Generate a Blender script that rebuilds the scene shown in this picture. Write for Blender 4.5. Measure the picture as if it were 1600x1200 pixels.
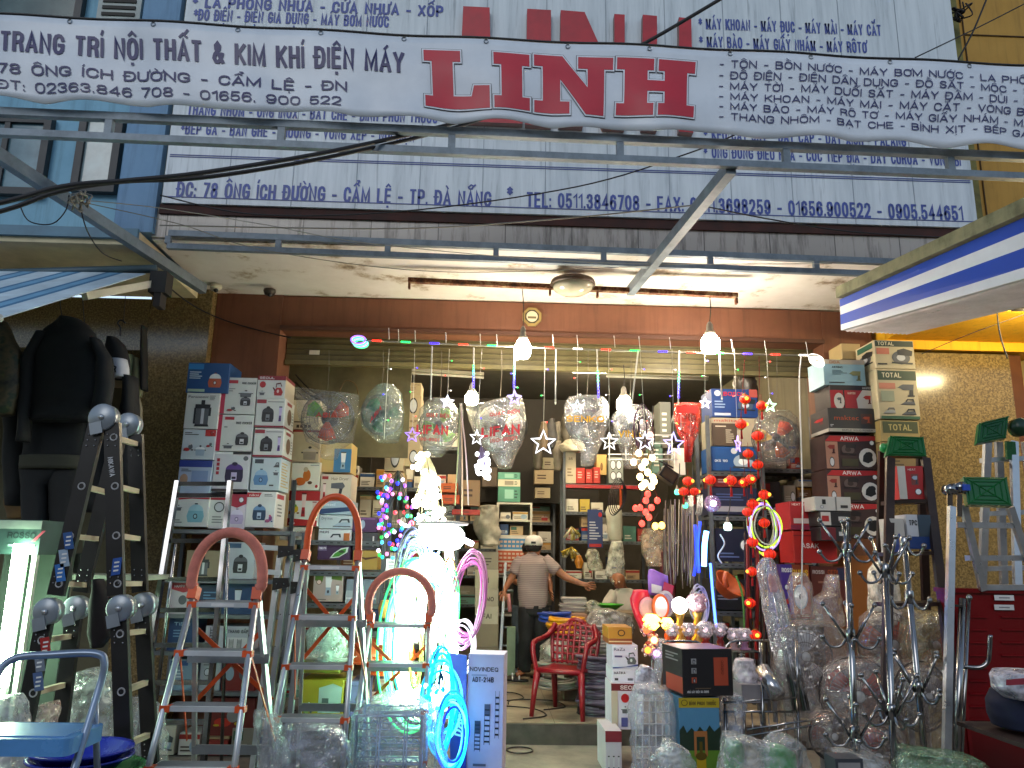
import bpy, bmesh, math, random
from mathutils import Vector, Matrix, noise
random.seed(7)
PI = math.pi
scene = bpy.context.scene
COL = scene.collection
for o in list(bpy.data.objects): bpy.data.objects.remove(o)

PF = 1208.0                                   # focal length in photo pixels (1600 wide)
EYE = Vector((0, 0, 1.45))
def camera_axes(pitch=12.6, yaw=1.8, roll=1.0):
    p, a, q = (math.radians(t) for t in (pitch, yaw, roll))
    h = Vector((math.sin(a), math.cos(a), 0)); r0 = Vector((math.cos(a), -math.sin(a), 0)); z = Vector((0, 0, 1))
    f = h*math.cos(p) + z*math.sin(p); u0 = -h*math.sin(p) + z*math.cos(p)
    return f, r0*math.cos(q) + u0*math.sin(q), u0*math.cos(q) - r0*math.sin(q)
CF, CR, CU = camera_axes()
cam = bpy.data.cameras.new('camera'); camo = bpy.data.objects.new('camera', cam); COL.objects.link(camo)
cam.sensor_width = 36; cam.lens = PF/1600*36; cam.clip_start = .05; cam.clip_end = 500
m = Matrix((CR, CU, -CF)).transposed().to_4x4(); m.translation = EYE
camo.matrix_world = m; scene.camera = camo

w = bpy.data.worlds.new('World'); scene.world = w; w.use_nodes = True
nt = w.node_tree; bg = nt.nodes['Background']
sky = nt.nodes.new('ShaderNodeTexSky'); sky.sky_type = 'NISHITA'; sky.sun_disc = False
SUN_EL, SUN_ROT = math.radians(4), math.radians(10)
sky.sun_elevation = SUN_EL; sky.sun_rotation = SUN_ROT; sky.air_density = 1.0; sky.dust_density = .4; sky.ozone_density = 3.0
hs = nt.nodes.new('ShaderNodeHueSaturation'); hs.inputs['Saturation'].default_value = .6
nt.links.new(sky.outputs[0], hs.inputs['Color']); nt.links.new(hs.outputs[0], bg.inputs[0]); bg.inputs[1].default_value = .085
sl = bpy.data.lights.new('sun', 'SUN'); sl.energy = .12; sl.angle = math.radians(25); sl.color = (1, .93, .85)
so = bpy.data.objects.new('sun', sl); COL.objects.link(so)
so.rotation_euler = (math.radians(62), 0, math.radians(-18))
so['label'] = 'weak dusk sky glow'
vs = scene.view_settings
vs.view_transform = 'Standard'; vs.look = 'None'; vs.exposure = 2.62; vs.gamma = 1
cy = scene.cycles
cy.max_bounces = 7; cy.diffuse_bounces = 3; cy.glossy_bounces = 3; cy.transmission_bounces = 4; cy.transparent_max_bounces = 14
cy.use_denoising = True; cy.sample_clamp_indirect = 4; cy.caustics_reflective = False; cy.caustics_refractive = False
try: cy.denoiser = 'OPENIMAGEDENOISE'
except Exception: pass

def P(px, py, Y):                              # photo pixel -> the point on the plane at depth Y
    d = CF + CR*((px-800)/PF) - CU*((py-600)/PF)
    return EYE + d*(Y/d.y)
def PG(px, py, z=0):                           # photo pixel -> the point at height z
    d = CF + CR*((px-800)/PF) - CU*((py-600)/PF)
    return EYE + d*((z-EYE.z)/d.z)
def S(Y): return Y/PF*1.0

def lin(c):
    if isinstance(c, str):
        c = c.lstrip('#')
        if len(c) == 3: c = ''.join(k*2 for k in c)
        c = [int(c[i:i+2], 16)/255 for i in (0, 2, 4)]
    return tuple(((t/12.92) if t <= .04045 else ((t+.055)/1.055)**2.4) for t in c) + (1,)
MATS = {}
def new_mat(name):
    m = bpy.data.materials.new(name); m.use_nodes = True
    return m, m.node_tree, m.node_tree.nodes['Principled BSDF']
def node(t, kind, **kw):
    n = t.nodes.new(kind)
    for k, v in kw.items(): setattr(n, k, v)
    return n
def coords(t, scale=(1, 1, 1), kind='Object'):
    tc = node(t, 'ShaderNodeTexCoord'); mp = node(t, 'ShaderNodeMapping')
    mp.inputs['Scale'].default_value = scale
    t.links.new(tc.outputs[kind], mp.inputs[0]); return mp.outputs[0]
def ramp(t, src, stops):
    r = node(t, 'ShaderNodeValToRGB'); e = r.color_ramp.elements
    while len(e) < len(stops): e.new(.5)
    for k, (p, c) in enumerate(stops): e[k].position = p; e[k].color = c
    t.links.new(src, r.inputs[0]); return r.outputs[0]
def noise_tex(t, vec, scale, detail=4, rough=.6):
    n = node(t, 'ShaderNodeTexNoise'); n.inputs['Scale'].default_value = scale
    n.inputs['Detail'].default_value = detail; n.inputs['Roughness'].default_value = rough
    t.links.new(vec, n.inputs['Vector']); return n.outputs['Fac']
def mixc(t, fac, a, b, mode='MIX'):
    x = node(t, 'ShaderNodeMix', data_type='RGBA', blend_type=mode)
    for s, v in ((0, fac), (6, a), (7, b)):
        if hasattr(v, 'is_output'): t.links.new(v, x.inputs[s])
        else: x.inputs[s].default_value = v
    return x.outputs[2]
def bump(t, bsdf, h, strength=.2, dist=.01):
    b = node(t, 'ShaderNodeBump'); b.inputs['Strength'].default_value = strength; b.inputs['Distance'].default_value = dist
    t.links.new(h, b.inputs['Height']); t.links.new(b.outputs[0], bsdf.inputs['Normal'])
def mat(c, rough=.55, metal=0., var=.12, scale=6., bmp=0., spec=.5):
    """plain surface: base colour broken up by soft noise (wear, dust)"""
    key = (c, rough, metal, var, scale, bmp, spec)
    if key in MATS: return MATS[key]
    m, t, b = new_mat('surface_' + str(c).strip('#'))
    L = lin(c); v = coords(t)
    n = noise_tex(t, v, scale)
    dark = tuple(x*(1-var*1.6) for x in L[:3]) + (1,); lite = tuple(min(1, x*(1+var)) for x in L[:3]) + (1,)
    t.links.new(ramp(t, n, [(.3, dark), (.7, lite)]), b.inputs['Base Color'])
    rr = node(t, 'ShaderNodeMapRange'); rr.inputs[3].default_value = max(.02, rough-.1); rr.inputs[4].default_value = min(1, rough+.12)
    t.links.new(n, rr.inputs[0]); t.links.new(rr.outputs[0], b.inputs['Roughness'])
    b.inputs['Metallic'].default_value = metal; b.inputs['Specular IOR Level'].default_value = spec
    if bmp: bump(t, b, noise_tex(t, v, scale*5), bmp)
    MATS[key] = m; return m
def glow(c, s, sample=False):
    key = ('glow', c, s)
    if key in MATS: return MATS[key]
    m, t, b = new_mat('glow_' + str(c).strip('#'))
    b.inputs['Base Color'].default_value = lin(c); b.inputs['Emission Color'].default_value = lin(c)
    b.inputs['Emission Strength'].default_value = s
    if not sample:
        try: m.cycles.emission_sampling = 'NONE'
        except Exception: pass
    MATS[key] = m; return m
def film(tint='#ffffff', body=.10, gloss=.16, scale=14., strength=.55):
    """clear crinkled plastic wrap"""
    key = ('film', tint, body, gloss, scale)
    if key in MATS: return MATS[key]
    m = bpy.data.materials.new('clear_wrap'); m.use_nodes = True; t = m.node_tree
    for n in list(t.nodes): t.nodes.remove(n)
    out = node(t, 'ShaderNodeOutputMaterial'); tr = node(t, 'ShaderNodeBsdfTransparent'); gl = node(t, 'ShaderNodeBsdfGlossy'); df = node(t, 'ShaderNodeBsdfDiffuse')
    tr.inputs[0].default_value = lin('#f6f8f8'); df.inputs[0].default_value = lin(tint); gl.inputs['Roughness'].default_value = .09
    v = coords(t); n = noise_tex(t, v, scale, 3, .55)
    vo = node(t, 'ShaderNodeTexVoronoi', feature='DISTANCE_TO_EDGE'); vo.inputs['Scale'].default_value = scale*.8
    wv = node(t, 'ShaderNodeVectorMath', operation='ADD'); t.links.new(v, wv.inputs[0])
    nn = node(t, 'ShaderNodeTexNoise'); nn.inputs['Scale'].default_value = scale*.5; t.links.new(v, nn.inputs['Vector'])
    t.links.new(nn.outputs['Color'], wv.inputs[1]); t.links.new(wv.outputs[0], vo.inputs['Vector'])
    ad = node(t, 'ShaderNodeMath', operation='ADD'); t.links.new(n, ad.inputs[0]); t.links.new(vo.outputs[0], ad.inputs[1])
    b = node(t, 'ShaderNodeBump'); b.inputs['Strength'].default_value = strength; b.inputs['Distance'].default_value = .03
    t.links.new(ad.outputs[0], b.inputs['Height']); t.links.new(b.outputs[0], gl.inputs['Normal'])
    m1 = node(t, 'ShaderNodeMixShader'); m2 = node(t, 'ShaderNodeMixShader')
    rp = node(t, 'ShaderNodeMapRange'); rp.inputs[1].default_value = .35; rp.inputs[2].default_value = .7
    rp.inputs[3].default_value = body*.3; rp.inputs[4].default_value = body*1.7
    t.links.new(n, rp.inputs[0]); t.links.new(rp.outputs[0], m1.inputs[0])
    t.links.new(tr.outputs[0], m1.inputs[1]); t.links.new(df.outputs[0], m1.inputs[2])
    fr = node(t, 'ShaderNodeLayerWeight'); fr.inputs[0].default_value = .25; t.links.new(b.outputs[0], fr.inputs['Normal'])
    mr = node(t, 'ShaderNodeMapRange'); mr.inputs[3].default_value = gloss*.3; mr.inputs[4].default_value = min(.75, gloss*2.4)
    t.links.new(fr.outputs['Facing'], mr.inputs[0]); t.links.new(mr.outputs[0], m2.inputs[0])
    t.links.new(m1.outputs[0], m2.inputs[1]); t.links.new(gl.outputs[0], m2.inputs[2]); t.links.new(m2.outputs[0], out.inputs[0])
    MATS[key] = m; return m
def special(name, fn):
    if name not in MATS:
        m, t, b = new_mat(name); fn(t, b); MATS[name] = m
    return MATS[name]

BASE = {}                                     # object -> its world origin
TXT = {}
def text_mesh(s, bold):
    if (s, bold) in TXT: return TXT[s, bold]
    c = bpy.data.curves.new('lettering', 'FONT'); c.body = s; c.size = 1; c.offset = bold; c.resolution_u = 2
    o = bpy.data.objects.new('lettering', c); COL.objects.link(o)
    me = bpy.data.meshes.new_from_object(o.evaluated_get(bpy.context.evaluated_depsgraph_get()))
    v = [(p.co.x, p.co.y) for p in me.vertices]; f = [tuple(p.vertices) for p in me.polygons]
    bpy.data.objects.remove(o); bpy.data.curves.remove(c); bpy.data.meshes.remove(me)
    TXT[s, bold] = (v, f); return v, f
CAP = .727                                    # cap height of the built-in face

LIFT = Vector((0, -.00012, 0))
def _g(w, *st): return (w, st)
_O = [(.5, 1), (.22, .95), (.04, .78), (0, .5), (.04, .22), (.22, .05), (.5, 0), (.78, .05), (.96, .22), (1, .5), (.96, .78), (.78, .95), (.5, 1)]
GLY = {
 'A': _g(.66, [(0, 0), (.5, 1), (1, 0)], [(.2, .3), (.8, .3)]), 'B': _g(.6, [(0, 0), (0, 1), (.62, 1), (.9, .92), (.9, .62), (.62, .53), (0, .53)], [(.6, .53), (.92, .45), (1, .28), (.92, .08), (.62, 0), (0, 0)]),
 'C': _g(.6, [(1, .7), (.94, .85), (.76, .97), (.5, 1), (.22, .95), (.04, .78), (0, .5), (.04, .22), (.22, .05), (.5, 0), (.76, .03), (.94, .15), (1, .3)]),
 'D': _g(.62, [(0, 0), (0, 1), (.5, 1), (.82, .92), (1, .68), (1, .32), (.82, .08), (.5, 0), (0, 0)]), 'E': _g(.52, [(1, 1), (0, 1), (0, 0), (1, 0)], [(0, .52), (.9, .52)]), 'F': _g(.5, [(1, 1), (0, 1), (0, 0)], [(0, .5), (.85, .5)]),
 'G': _g(.62, [(1, .74), (.92, .88), (.74, .98), (.5, 1), (.22, .95), (.04, .78), (0, .5), (.04, .22), (.22, .05), (.5, 0), (.8, .05), (1, .2), (1, .46), (.55, .46)]), 'H': _g(.6, [(0, 0), (0, 1)], [(1, 0), (1, 1)], [(0, .52), (1, .52)]),
 'I': _g(0, [(.5, 0), (.5, 1)]), 'J': _g(.45, [(1, 1), (1, .2), (.8, .03), (.5, 0), (.15, .05), (0, .25)]), 'K': _g(.62, [(0, 0), (0, 1)], [(1, 1), (.05, .42)], [(.3, .58), (1, 0)]), 'L': _g(.5, [(0, 1), (0, 0), (1, 0)]),
 'M': _g(.76, [(0, 0), (0, 1), (.5, .12), (1, 1), (1, 0)]), 'N': _g(.6, [(0, 0), (0, 1), (1, 0), (1, 1)]), 'O': _g(.64, _O), 'P': _g(.58, [(0, 0), (0, 1), (.6, 1), (.94, .9), (1, .72), (.94, .54), (.6, .45), (0, .45)]),
 'Q': _g(.64, _O, [(.6, .25), (1, -.05)]), 'R': _g(.6, [(0, 0), (0, 1), (.6, 1), (.94, .9), (.98, .74), (.9, .58), (.6, .5), (0, .5)], [(.6, .5), (.88, .36), (1, 0)]),
 'S': _g(.56, [(.96, .76), (.84, .94), (.5, 1), (.15, .93), (.03, .75), (.15, .6), (.5, .52), (.88, .42), (1, .25), (.88, .07), (.5, 0), (.14, .07), (.02, .25)]), 'T': _g(.56, [(0, 1), (1, 1)], [(.5, 1), (.5, 0)]),
 'U': _g(.6, [(0, 1), (0, .25), (.14, .05), (.5, 0), (.86, .05), (1, .25), (1, 1)]), 'V': _g(.62, [(0, 1), (.5, 0), (1, 1)]), 'W': _g(.92, [(0, 1), (.25, 0), (.5, .9), (.75, 0), (1, 1)]), 'X': _g(.62, [(0, 0), (1, 1)], [(0, 1), (1, 0)]),
 'Y': _g(.62, [(0, 1), (.5, .45), (1, 1)], [(.5, .45), (.5, 0)]), 'Z': _g(.55, [(0, 1), (1, 1), (0, 0), (1, 0)]),
 '0': _g(.54, _O), '1': _g(.26, [(0, .78), (1, 1), (1, 0)]), '2': _g(.52, [(0, .74), (.12, .94), (.5, 1), (.88, .93), (1, .72), (.86, .5), (0, 0), (1, 0)]),
 '3': _g(.52, [(.02, .78), (.15, .95), (.5, 1), (.86, .94), (.95, .76), (.84, .58), (.42, .53)], [(.42, .53), (.88, .46), (1, .26), (.88, .06), (.5, 0), (.14, .06), (0, .24)]), '4': _g(.56, [(.75, 0), (.75, 1), (0, .3), (1, .3)]),
 '5': _g(.52, [(.95, 1), (.12, 1), (.05, .5), (.3, .6), (.6, .62), (.9, .53), (1, .32), (.88, .07), (.5, 0), (.14, .06), (0, .22)]), '6': _g(.54, [(.95, .78), (.82, .95), (.5, 1), (.15, .9), (0, .5), (.04, .2), (.2, .03), (.5, 0), (.82, .05), (1, .3), (.85, .55), (.5, .6), (.2, .53), (.03, .35)]),
 '7': _g(.5, [(0, 1), (1, 1), (.35, 0)]), '8': _g(.54, [(.5, .54), (.14, .63), (.05, .78), (.18, .95), (.5, 1), (.82, .95), (.95, .78), (.86, .63), (.5, .54), (.12, .45), (0, .26), (.14, .05), (.5, 0), (.86, .05), (1, .26), (.88, .45), (.5, .54)]),
 '9': _g(.54, [(.05, .22), (.18, .05), (.5, 0), (.85, .1), (1, .5), (.96, .8), (.8, .97), (.5, 1), (.18, .95), (0, .7), (.15, .45), (.5, .4), (.8, .47), (.97, .65)]),
 '-': _g(.3, [(0, .4), (1, .4)]), '.': _g(.0, [(.5, -.02), (.5, .08)]), ':': _g(.0, [(.5, 0), (.5, .1)], [(.5, .5), (.5, .6)]), '*': _g(.36, [(.5, 1.0), (.5, .4)], [(0, .85), (1, .55)], [(0, .55), (1, .85)]),
 '&': _g(.66, [(1, 0), (.25, .68), (.22, .88), (.42, 1), (.62, .88), (.58, .7), (.1, .4), (0, .2), (.2, .02), (.45, 0), (.75, .14), (.95, .45)]), ',': _g(.0, [(.5, .08), (.5, -.15)]), '/': _g(.4, [(0, 0), (1, 1)]),
}
MARK = {'\u0301': [[(.38, 0), (.7, 1)]], '\u0300': [[(.3, 1), (.62, 0)]], '\u0302': [[(.14, 0), (.5, .9), (.86, 0)]], '\u0306': [[(.15, .9), (.3, .2), (.7, .2), (.85, .9)]],
 '\u0303': [[(.05, .2), (.3, .75), (.68, .3), (.95, .8)]], '\u0309': [[(.3, .95), (.6, 1), (.68, .65), (.48, .4), (.46, 0)]]}
def stroke_text(t, asp, th):
    import unicodedata
    seq = []
    for c in unicodedata.normalize('NFD', t.upper()):
        if c == 'Đ': seq.append(['D', ['bar']])
        elif unicodedata.combining(c): seq[-1][1].append(c)
        else: seq.append([c, []])
    gap = .105
    def width(c): return .3 if c == ' ' else GLY.get(c, GLY['O'])[0]
    nat = sum(width(c)+th+gap for c, _ in seq)-gap
    sx = asp/nat; t0 = th; th = min(th, .26*max(sx, .6)) if sx < .8 else th
    vs, fs = [], []; lift = [0]
    def ribbon(pts, wd):
        q = [Vector((p[0], p[1])) for p in pts]; q = [p for i, p in enumerate(q) if i == 0 or (p-q[i-1]).length > 1e-5]
        if len(q) < 2: return
        closed = (q[0]-q[-1]).length < 1e-4
        if closed: q = q[:-1]
        n = len(q); o = len(vs); lift[0] = lift[0] % 6+1
        for i in range(n):
            a = q[i-1] if (closed or i) else None; b = q[(i+1) % n] if (closed or i < n-1) else None
            d1 = (q[i]-a).normalized() if a is not None else None; d2 = (b-q[i]).normalized() if b is not None else None
            d = d1 if d2 is None else d2 if d1 is None else (d1+d2)
            if d.length < .2: d = d1 or d2
            d = d.normalized(); nv = Vector((-d.y, d.x)); k = 1
            if d1 is not None and d2 is not None: k = 1/max(.42, abs(nv.dot(Vector((-d1.y, d1.x)))))
            p = q[i].copy()
            if a is None: p -= d*wd*.35
            if b is None: p += d*wd*.35
            for sg in (1, -1): e = p+nv*sg*wd/2*k; vs.append((e.x, e.y, lift[0]))
        for i in range(n if closed else n-1):
            j = (i+1) % n; fs.append((o+2*i+1, o+2*j+1, o+2*j, o+2*i))
    x = 0
    for c, marks in seq:
        w = (width(c)+t0)*sx; tx = min(th, w*.36) if width(c) else min(th, w)
        if c != ' ' and c in GLY:
            h = tx/2
            f = lambda p, w=w, h=h: (x+h+(w-2*h)*p[0], th*.5+(1-th)*p[1])
            for st in GLY[c][1]: ribbon([f(p) for p in st], tx if len(st) > 2 or abs(st[0][0]-st[1][0]) < .01 else th*.9)
            top = 1.1; m = th*.62
            if 'bar' in marks: ribbon([(x-.06*w, .53), (x+.5*w, .53)], m)
            for k in marks:
                if k == '\u031b': ribbon([(x+w*.92, .86), (x+w*1.08, .96), (x+w*1.1, 1.14)], m)
                elif k == '\u0323': ribbon([(x+w/2-th*.1, -.2), (x+w/2+th*.12, -.2)], th*.85)
                elif k in MARK:
                    mw = max(w*.8, .34*sx) if k in ('\u0302', '\u0306', '\u0303') else max(w*.7, .3*sx); sh = 0
                    if top > 1.15: sh = w*.22 if k != '\u0300' else -w*.1; top -= .06
                    for st in MARK[k]: ribbon([(x+w/2-mw/2+mw*p[0]+sh, top+.17*p[1]) for p in st], m)
                    top += .22
        x += w+gap*sx
    return vs, fs
class B:
    def __init__(s): s.v = []; s.f = []; s.m = []; s.sm = []; s.mats = []
    def mi(s, mt):
        if mt not in s.mats: s.mats.append(mt)
        return s.mats.index(mt)
    def add(s, vs, fs, mt, smooth=False):
        o = len(s.v); s.v += [Vector(p) for p in vs]; i = s.mi(mt)
        for f in fs: s.f.append(tuple(k+o for k in f)); s.m.append(i); s.sm.append(smooth)
        return s
    def quad(s, a, b, c, d, mt): return s.add([a, b, c, d], [(0, 1, 2, 3)], mt)
    def obox(s, c, X, Y, Z, mt):              # centre and half-axis vectors
        c, X, Y, Z = map(Vector, (c, X, Y, Z))
        vs = [c+X*i+Y*j+Z*k for k in (-1, 1) for j in (-1, 1) for i in (-1, 1)]
        return s.add(vs, [(0, 2, 3, 1), (4, 5, 7, 6), (0, 1, 5, 4), (2, 6, 7, 3), (0, 4, 6, 2), (1, 3, 7, 5)], mt)
    def box(s, a, b, mt):
        a, b = Vector(a), Vector(b); h = (b-a)/2
        return s.obox((a+b)/2, (h.x, 0, 0), (0, h.y, 0), (0, 0, h.z), mt)
    def beam(s, a, b, wd, th, mt, up=(0, 0, 1)):   # a bar from a to b: wd across, th along 'up'
        a, b, up = Vector(a), Vector(b), Vector(up); d = (b-a); L = d.length; d.normalize()
        sd = d.cross(up)
        if sd.length < 1e-4: sd = d.cross(Vector((0, 1, 0)))
        sd.normalize(); u = sd.cross(d)
        return s.obox((a+b)/2, d*L/2, sd*wd/2, u*th/2, mt)
    def tube(s, pts, r, mt, n=6, closed=False, caps=True):
        pts = [Vector(p) for p in pts]; k = len(pts); rr = r if isinstance(r, (list, tuple)) else [r]*k
        vs = []; ref = Vector((.31, .17, .93)); last = None
        for i, p in enumerate(pts):
            d = (pts[(i+1) % k]-pts[i-1]) if closed else (pts[min(i+1, k-1)]-pts[max(i-1, 0)])
            if d.length < 1e-9: d = Vector((0, 0, 1))
            d.normalize()
            if last is None:
                a = d.cross(ref); a = a if a.length > .05 else d.cross(Vector((1, 0, 0)))
            else: a = last - d*last.dot(d)
            if a.length < 1e-6: a = d.cross(Vector((0, 1, 0)))
            a.normalize(); last = a; b = d.cross(a)
            vs += [p+(a*math.cos(2*PI*j/n)+b*math.sin(2*PI*j/n))*rr[i] for j in range(n)]
        fs = []
        for i in range(k if closed else k-1):
            for j in range(n):
                i2 = (i+1) % k
                fs.append((i*n+j, i*n+(j+1) % n, i2*n+(j+1) % n, i2*n+j))
        if not closed and caps: fs += [tuple(range(n))[::-1], tuple(range((k-1)*n, k*n))]
        return s.add(vs, fs, mt, n > 4)
    def rod(s, a, b, r, mt, n=6): return s.tube([a, b], r, mt, n)
    def ring(s, c, ax, R, r, mt, N=24, n=5, sx=1., X=None):
        X, Y = axes(ax, X)
        return s.tube([Vector(c)+X*math.cos(2*PI*i/N)*R*sx+Y*math.sin(2*PI*i/N)*R for i in range(N)], r, mt, n, True)
    def loft(s, rows, mt, n=14, amp=0., fr=6., seed=0, caps=True):
        """rows: (centre, half-width vector, half-depth vector) -> closed skin"""
        vs = []
        for c, X, Y in rows:
            c, X, Y = Vector(c), Vector(X), Vector(Y)
            for j in range(n):
                a = 2*PI*j/n; p = c+X*math.cos(a)+Y*math.sin(a)
                if amp:
                    q = p*fr+Vector((seed*7.3, seed*3.1, 0)); p = p+(p-c).normalized()*(noise.noise(q)-(abs(noise.noise(q*2.7))-.2)*.9*(amp > .018))*amp if (p-c).length > 1e-6 else p
                vs.append(p)
        k = len(rows); fs = [(i*n+j, i*n+(j+1) % n, (i+1)*n+(j+1) % n, (i+1)*n+j) for i in range(k-1) for j in range(n)]
        if caps: fs += [tuple(range(n))[::-1], tuple(range((k-1)*n, k*n))]
        return s.add(vs, fs, mt, True)
    def lathe(s, prof, c, mt, n=20, ax=(0, 0, 1), caps=True):
        X, Y = axes(ax); A = Vector(ax).normalized(); c = Vector(c)
        return s.loft([(c+A*z, X*max(r, 1e-4), Y*max(r, 1e-4)) for r, z in prof], mt, n, caps=caps)
    def ball(s, c, r, mt, n=10, sz=1., k=6, ax=(0, 0, 1)):
        return s.lathe([(r*math.sin(PI*i/k), -r*sz*math.cos(PI*i/k)) for i in range(k+1)], c, mt, n, ax, caps=False)
    def prism(s, poly, O, X, Y, th, mt, side=None):
        O, X, Y = Vector(O), Vector(X), Vector(Y); N = X.cross(Y).normalized()*th; k = len(poly)
        a = [O+X*x+Y*y for x, y in poly]; b = [p+N for p in a]
        s.add(b, [tuple(range(k))], mt)
        s.add(a, [tuple(range(k))[::-1]], side or mt)
        return s.add(a+b, [(i, (i+1) % k, k+(i+1) % k, k+i) for i in range(k)], side or mt)
    def flat(s, poly, O, X, Y, mt):
        O, X, Y = Vector(O), Vector(X), Vector(Y)
        return s.add([O+X*x+Y*y for x, y in poly], [tuple(range(len(poly)))], mt)
    def text(s, t, x, y, w, h, fn, mt, bold=.0):
        """lettering with cap height h; fn maps flat (x, y) to space; capitals are drawn stroke by stroke"""
        if any(c.islower() for c in t):
            v, f = text_mesh(t, 0)
            if not v: return s
            x0 = min(p[0] for p in v); x1 = max(p[0] for p in v); sy = h/CAP; sx = w/(x1-x0)
            return s.add([fn(x+(p[0]-x0)*sx, y+p[1]*sy) for p in v], f, mt)
        asp = (fn(x+w, y)-fn(x, y)).length/max(1e-9, (fn(x, y+h)-fn(x, y)).length)
        vs, fs = stroke_text(t, asp, .12+bold*3)
        return s.add([fn(x+p[0]/asp*w, y+p[1]*h)+LIFT*p[2] for p in vs], fs, mt)
    def build(s, name, parent=None, label=None, cat=None, group=None, kind=None, origin=None):
        if parent is not None: og = BASE[parent]
        elif origin is not None: og = Vector(origin)
        else:
            xs = [p.x for p in s.v]; ys = [p.y for p in s.v]; zs = [p.z for p in s.v]
            og = Vector(((min(xs)+max(xs))/2, (min(ys)+max(ys))/2, min(zs)))
        me = bpy.data.meshes.new(name); me.from_pydata([p-og for p in s.v], [], s.f)
        for mt in s.mats: me.materials.append(mt)
        me.polygons.foreach_set('material_index', s.m); me.polygons.foreach_set('use_smooth', s.sm); me.update()
        o = bpy.data.objects.new(name, me); COL.objects.link(o)
        if parent is not None: o.parent = parent
        else: o.location = og
        BASE[o] = og; tag(o, label, cat, group, kind); return o
def axes(ax, X=None):
    A = Vector(ax).normalized()
    if X is None: X = Vector((1, 0, 0)) if abs(A.x) < .8 else Vector((0, 1, 0))
    X = Vector(X); X = (X-A*X.dot(A)).normalized(); return X, A.cross(X)
def tag(o, label=None, cat=None, group=None, kind=None):
    for k, v in (('label', label), ('category', cat), ('group', group), ('kind', kind)):
        if v: o[k] = v
def thing(name, label, cat, loc, group=None):
    o = bpy.data.objects.new(name, None); o.empty_display_size = .1; COL.objects.link(o); o.location = loc
    BASE[o] = Vector(loc); tag(o, label, cat, group); return o
def dup(root, loc, label, group=None, rot=None, scale=None):
    r = root.copy(); COL.objects.link(r); r.location = loc; BASE[r] = Vector(loc); r['label'] = label
    if group: r['group'] = group
    if rot: r.rotation_euler = rot
    if scale: r.scale = (scale,)*3
    for ch in root.children:
        c = ch.copy(); COL.objects.link(c); c.parent = r
        for g in ch.children:
            d = g.copy(); COL.objects.link(d); d.parent = c
    return r
def plane(O, X, Y):
    O, X, Y = Vector(O), Vector(X), Vector(Y); return lambda x, y: O+X*x+Y*y
def bez(pts, k=8):                             # smooth curve through points
    pts = [Vector(p) for p in pts]; out = []
    for i in range(len(pts)-1):
        a, b, c, d = pts[max(i-1, 0)], pts[i], pts[i+1], pts[min(i+2, len(pts)-1)]
        for j in range(k):
            t = j/k; out.append(.5*((2*b)+(c-a)*t+(2*a-5*b+4*c-d)*t*t+(3*b-a-3*c+d)*t**3))
    return out+[pts[-1]]
def sag(a, b, s, k=16):
    a, b = Vector(a), Vector(b); return [a.lerp(b, i/k)-Vector((0, 0, s*4*(i/k)*(1-i/k))) for i in range(k+1)]
def _granite(t, b):
    v = coords(t); n = noise_tex(t, v, 75, 2, .6); n2 = noise_tex(t, v, 1.2, 3)
    c = ramp(t, n, [(.33, lin('#594c35')), (.5, lin('#75643f')), (.66, lin('#8f7b54'))])
    t.links.new(mixc(t, n2, c, lin('#7c6f55'), 'MULTIPLY') if 0 else c, b.inputs['Base Color']); b.inputs['Roughness'].default_value = .16
def _boarding(t, b):
    v = coords(t, (3.2, 3.2, .22)); n = noise_tex(t, v, 3.0, 6, .72); v2 = coords(t, (9, 9, .5)); n2 = noise_tex(t, v2, 3, 4, .6)
    c = ramp(t, n, [(.28, lin('#97a0a8')), (.42, lin('#b9c1c8')), (.6, lin('#c9d0d6'))])
    c2 = ramp(t, n2, [(.27, lin('#8a929b')), (.42, lin('#ffffff'))])
    t.links.new(mixc(t, .6, c, c2, 'MULTIPLY'), b.inputs['Base Color']); b.inputs['Roughness'].default_value = .45
def _soffit(t, b):
    v = coords(t); n = noise_tex(t, v, 2.6, 7, .68); n2 = noise_tex(t, v, .7, 3)
    c = ramp(t, n, [(.30, lin('#6a5a48')), (.36, lin('#a99a86')), (.44, lin('#d8d2ca')), (.8, lin('#e8e3de'))])
    t.links.new(c, b.inputs['Base Color']); b.inputs['Roughness'].default_value = .8; bump(t, b, n, .3, .01)
def _tileband(t, b):
    v = coords(t); br = node(t, 'ShaderNodeTexBrick'); br.offset = 0; br.inputs['Scale'].default_value = 1
    br.inputs['Brick Width'].default_value = .5; br.inputs['Row Height'].default_value = .6; br.inputs['Mortar Size'].default_value = .004
    br.inputs['Color1'].default_value = lin('#a59e96'); br.inputs['Color2'].default_value = lin('#9a948d'); br.inputs['Mortar'].default_value = lin('#57524d')
    sw = node(t, 'ShaderNodeVectorRotate', rotation_type='X_AXIS'); sw.inputs['Angle'].default_value = PI/2
    t.links.new(v, sw.inputs['Vector']); t.links.new(sw.outputs[0], br.inputs['Vector'])
    v2 = coords(t, (5, 5, .5)); n = noise_tex(t, v2, 3, 5, .7)
    t.links.new(mixc(t, .8, br.outputs[0], ramp(t, n, [(.34, lin('#7d766f')), (.5, (1, 1, 1, 1))]), 'MULTIPLY'), b.inputs['Base Color']); b.inputs['Roughness'].default_value = .3
def _shutter(t, b):
    v = coords(t); n = noise_tex(t, v, 3, 5)
    t.links.new(ramp(t, n, [(.3, lin('#575034')), (.7, lin('#777050'))]), b.inputs['Base Color']); b.inputs['Roughness'].default_value = .4; b.inputs['Metallic'].default_value = .25
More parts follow.
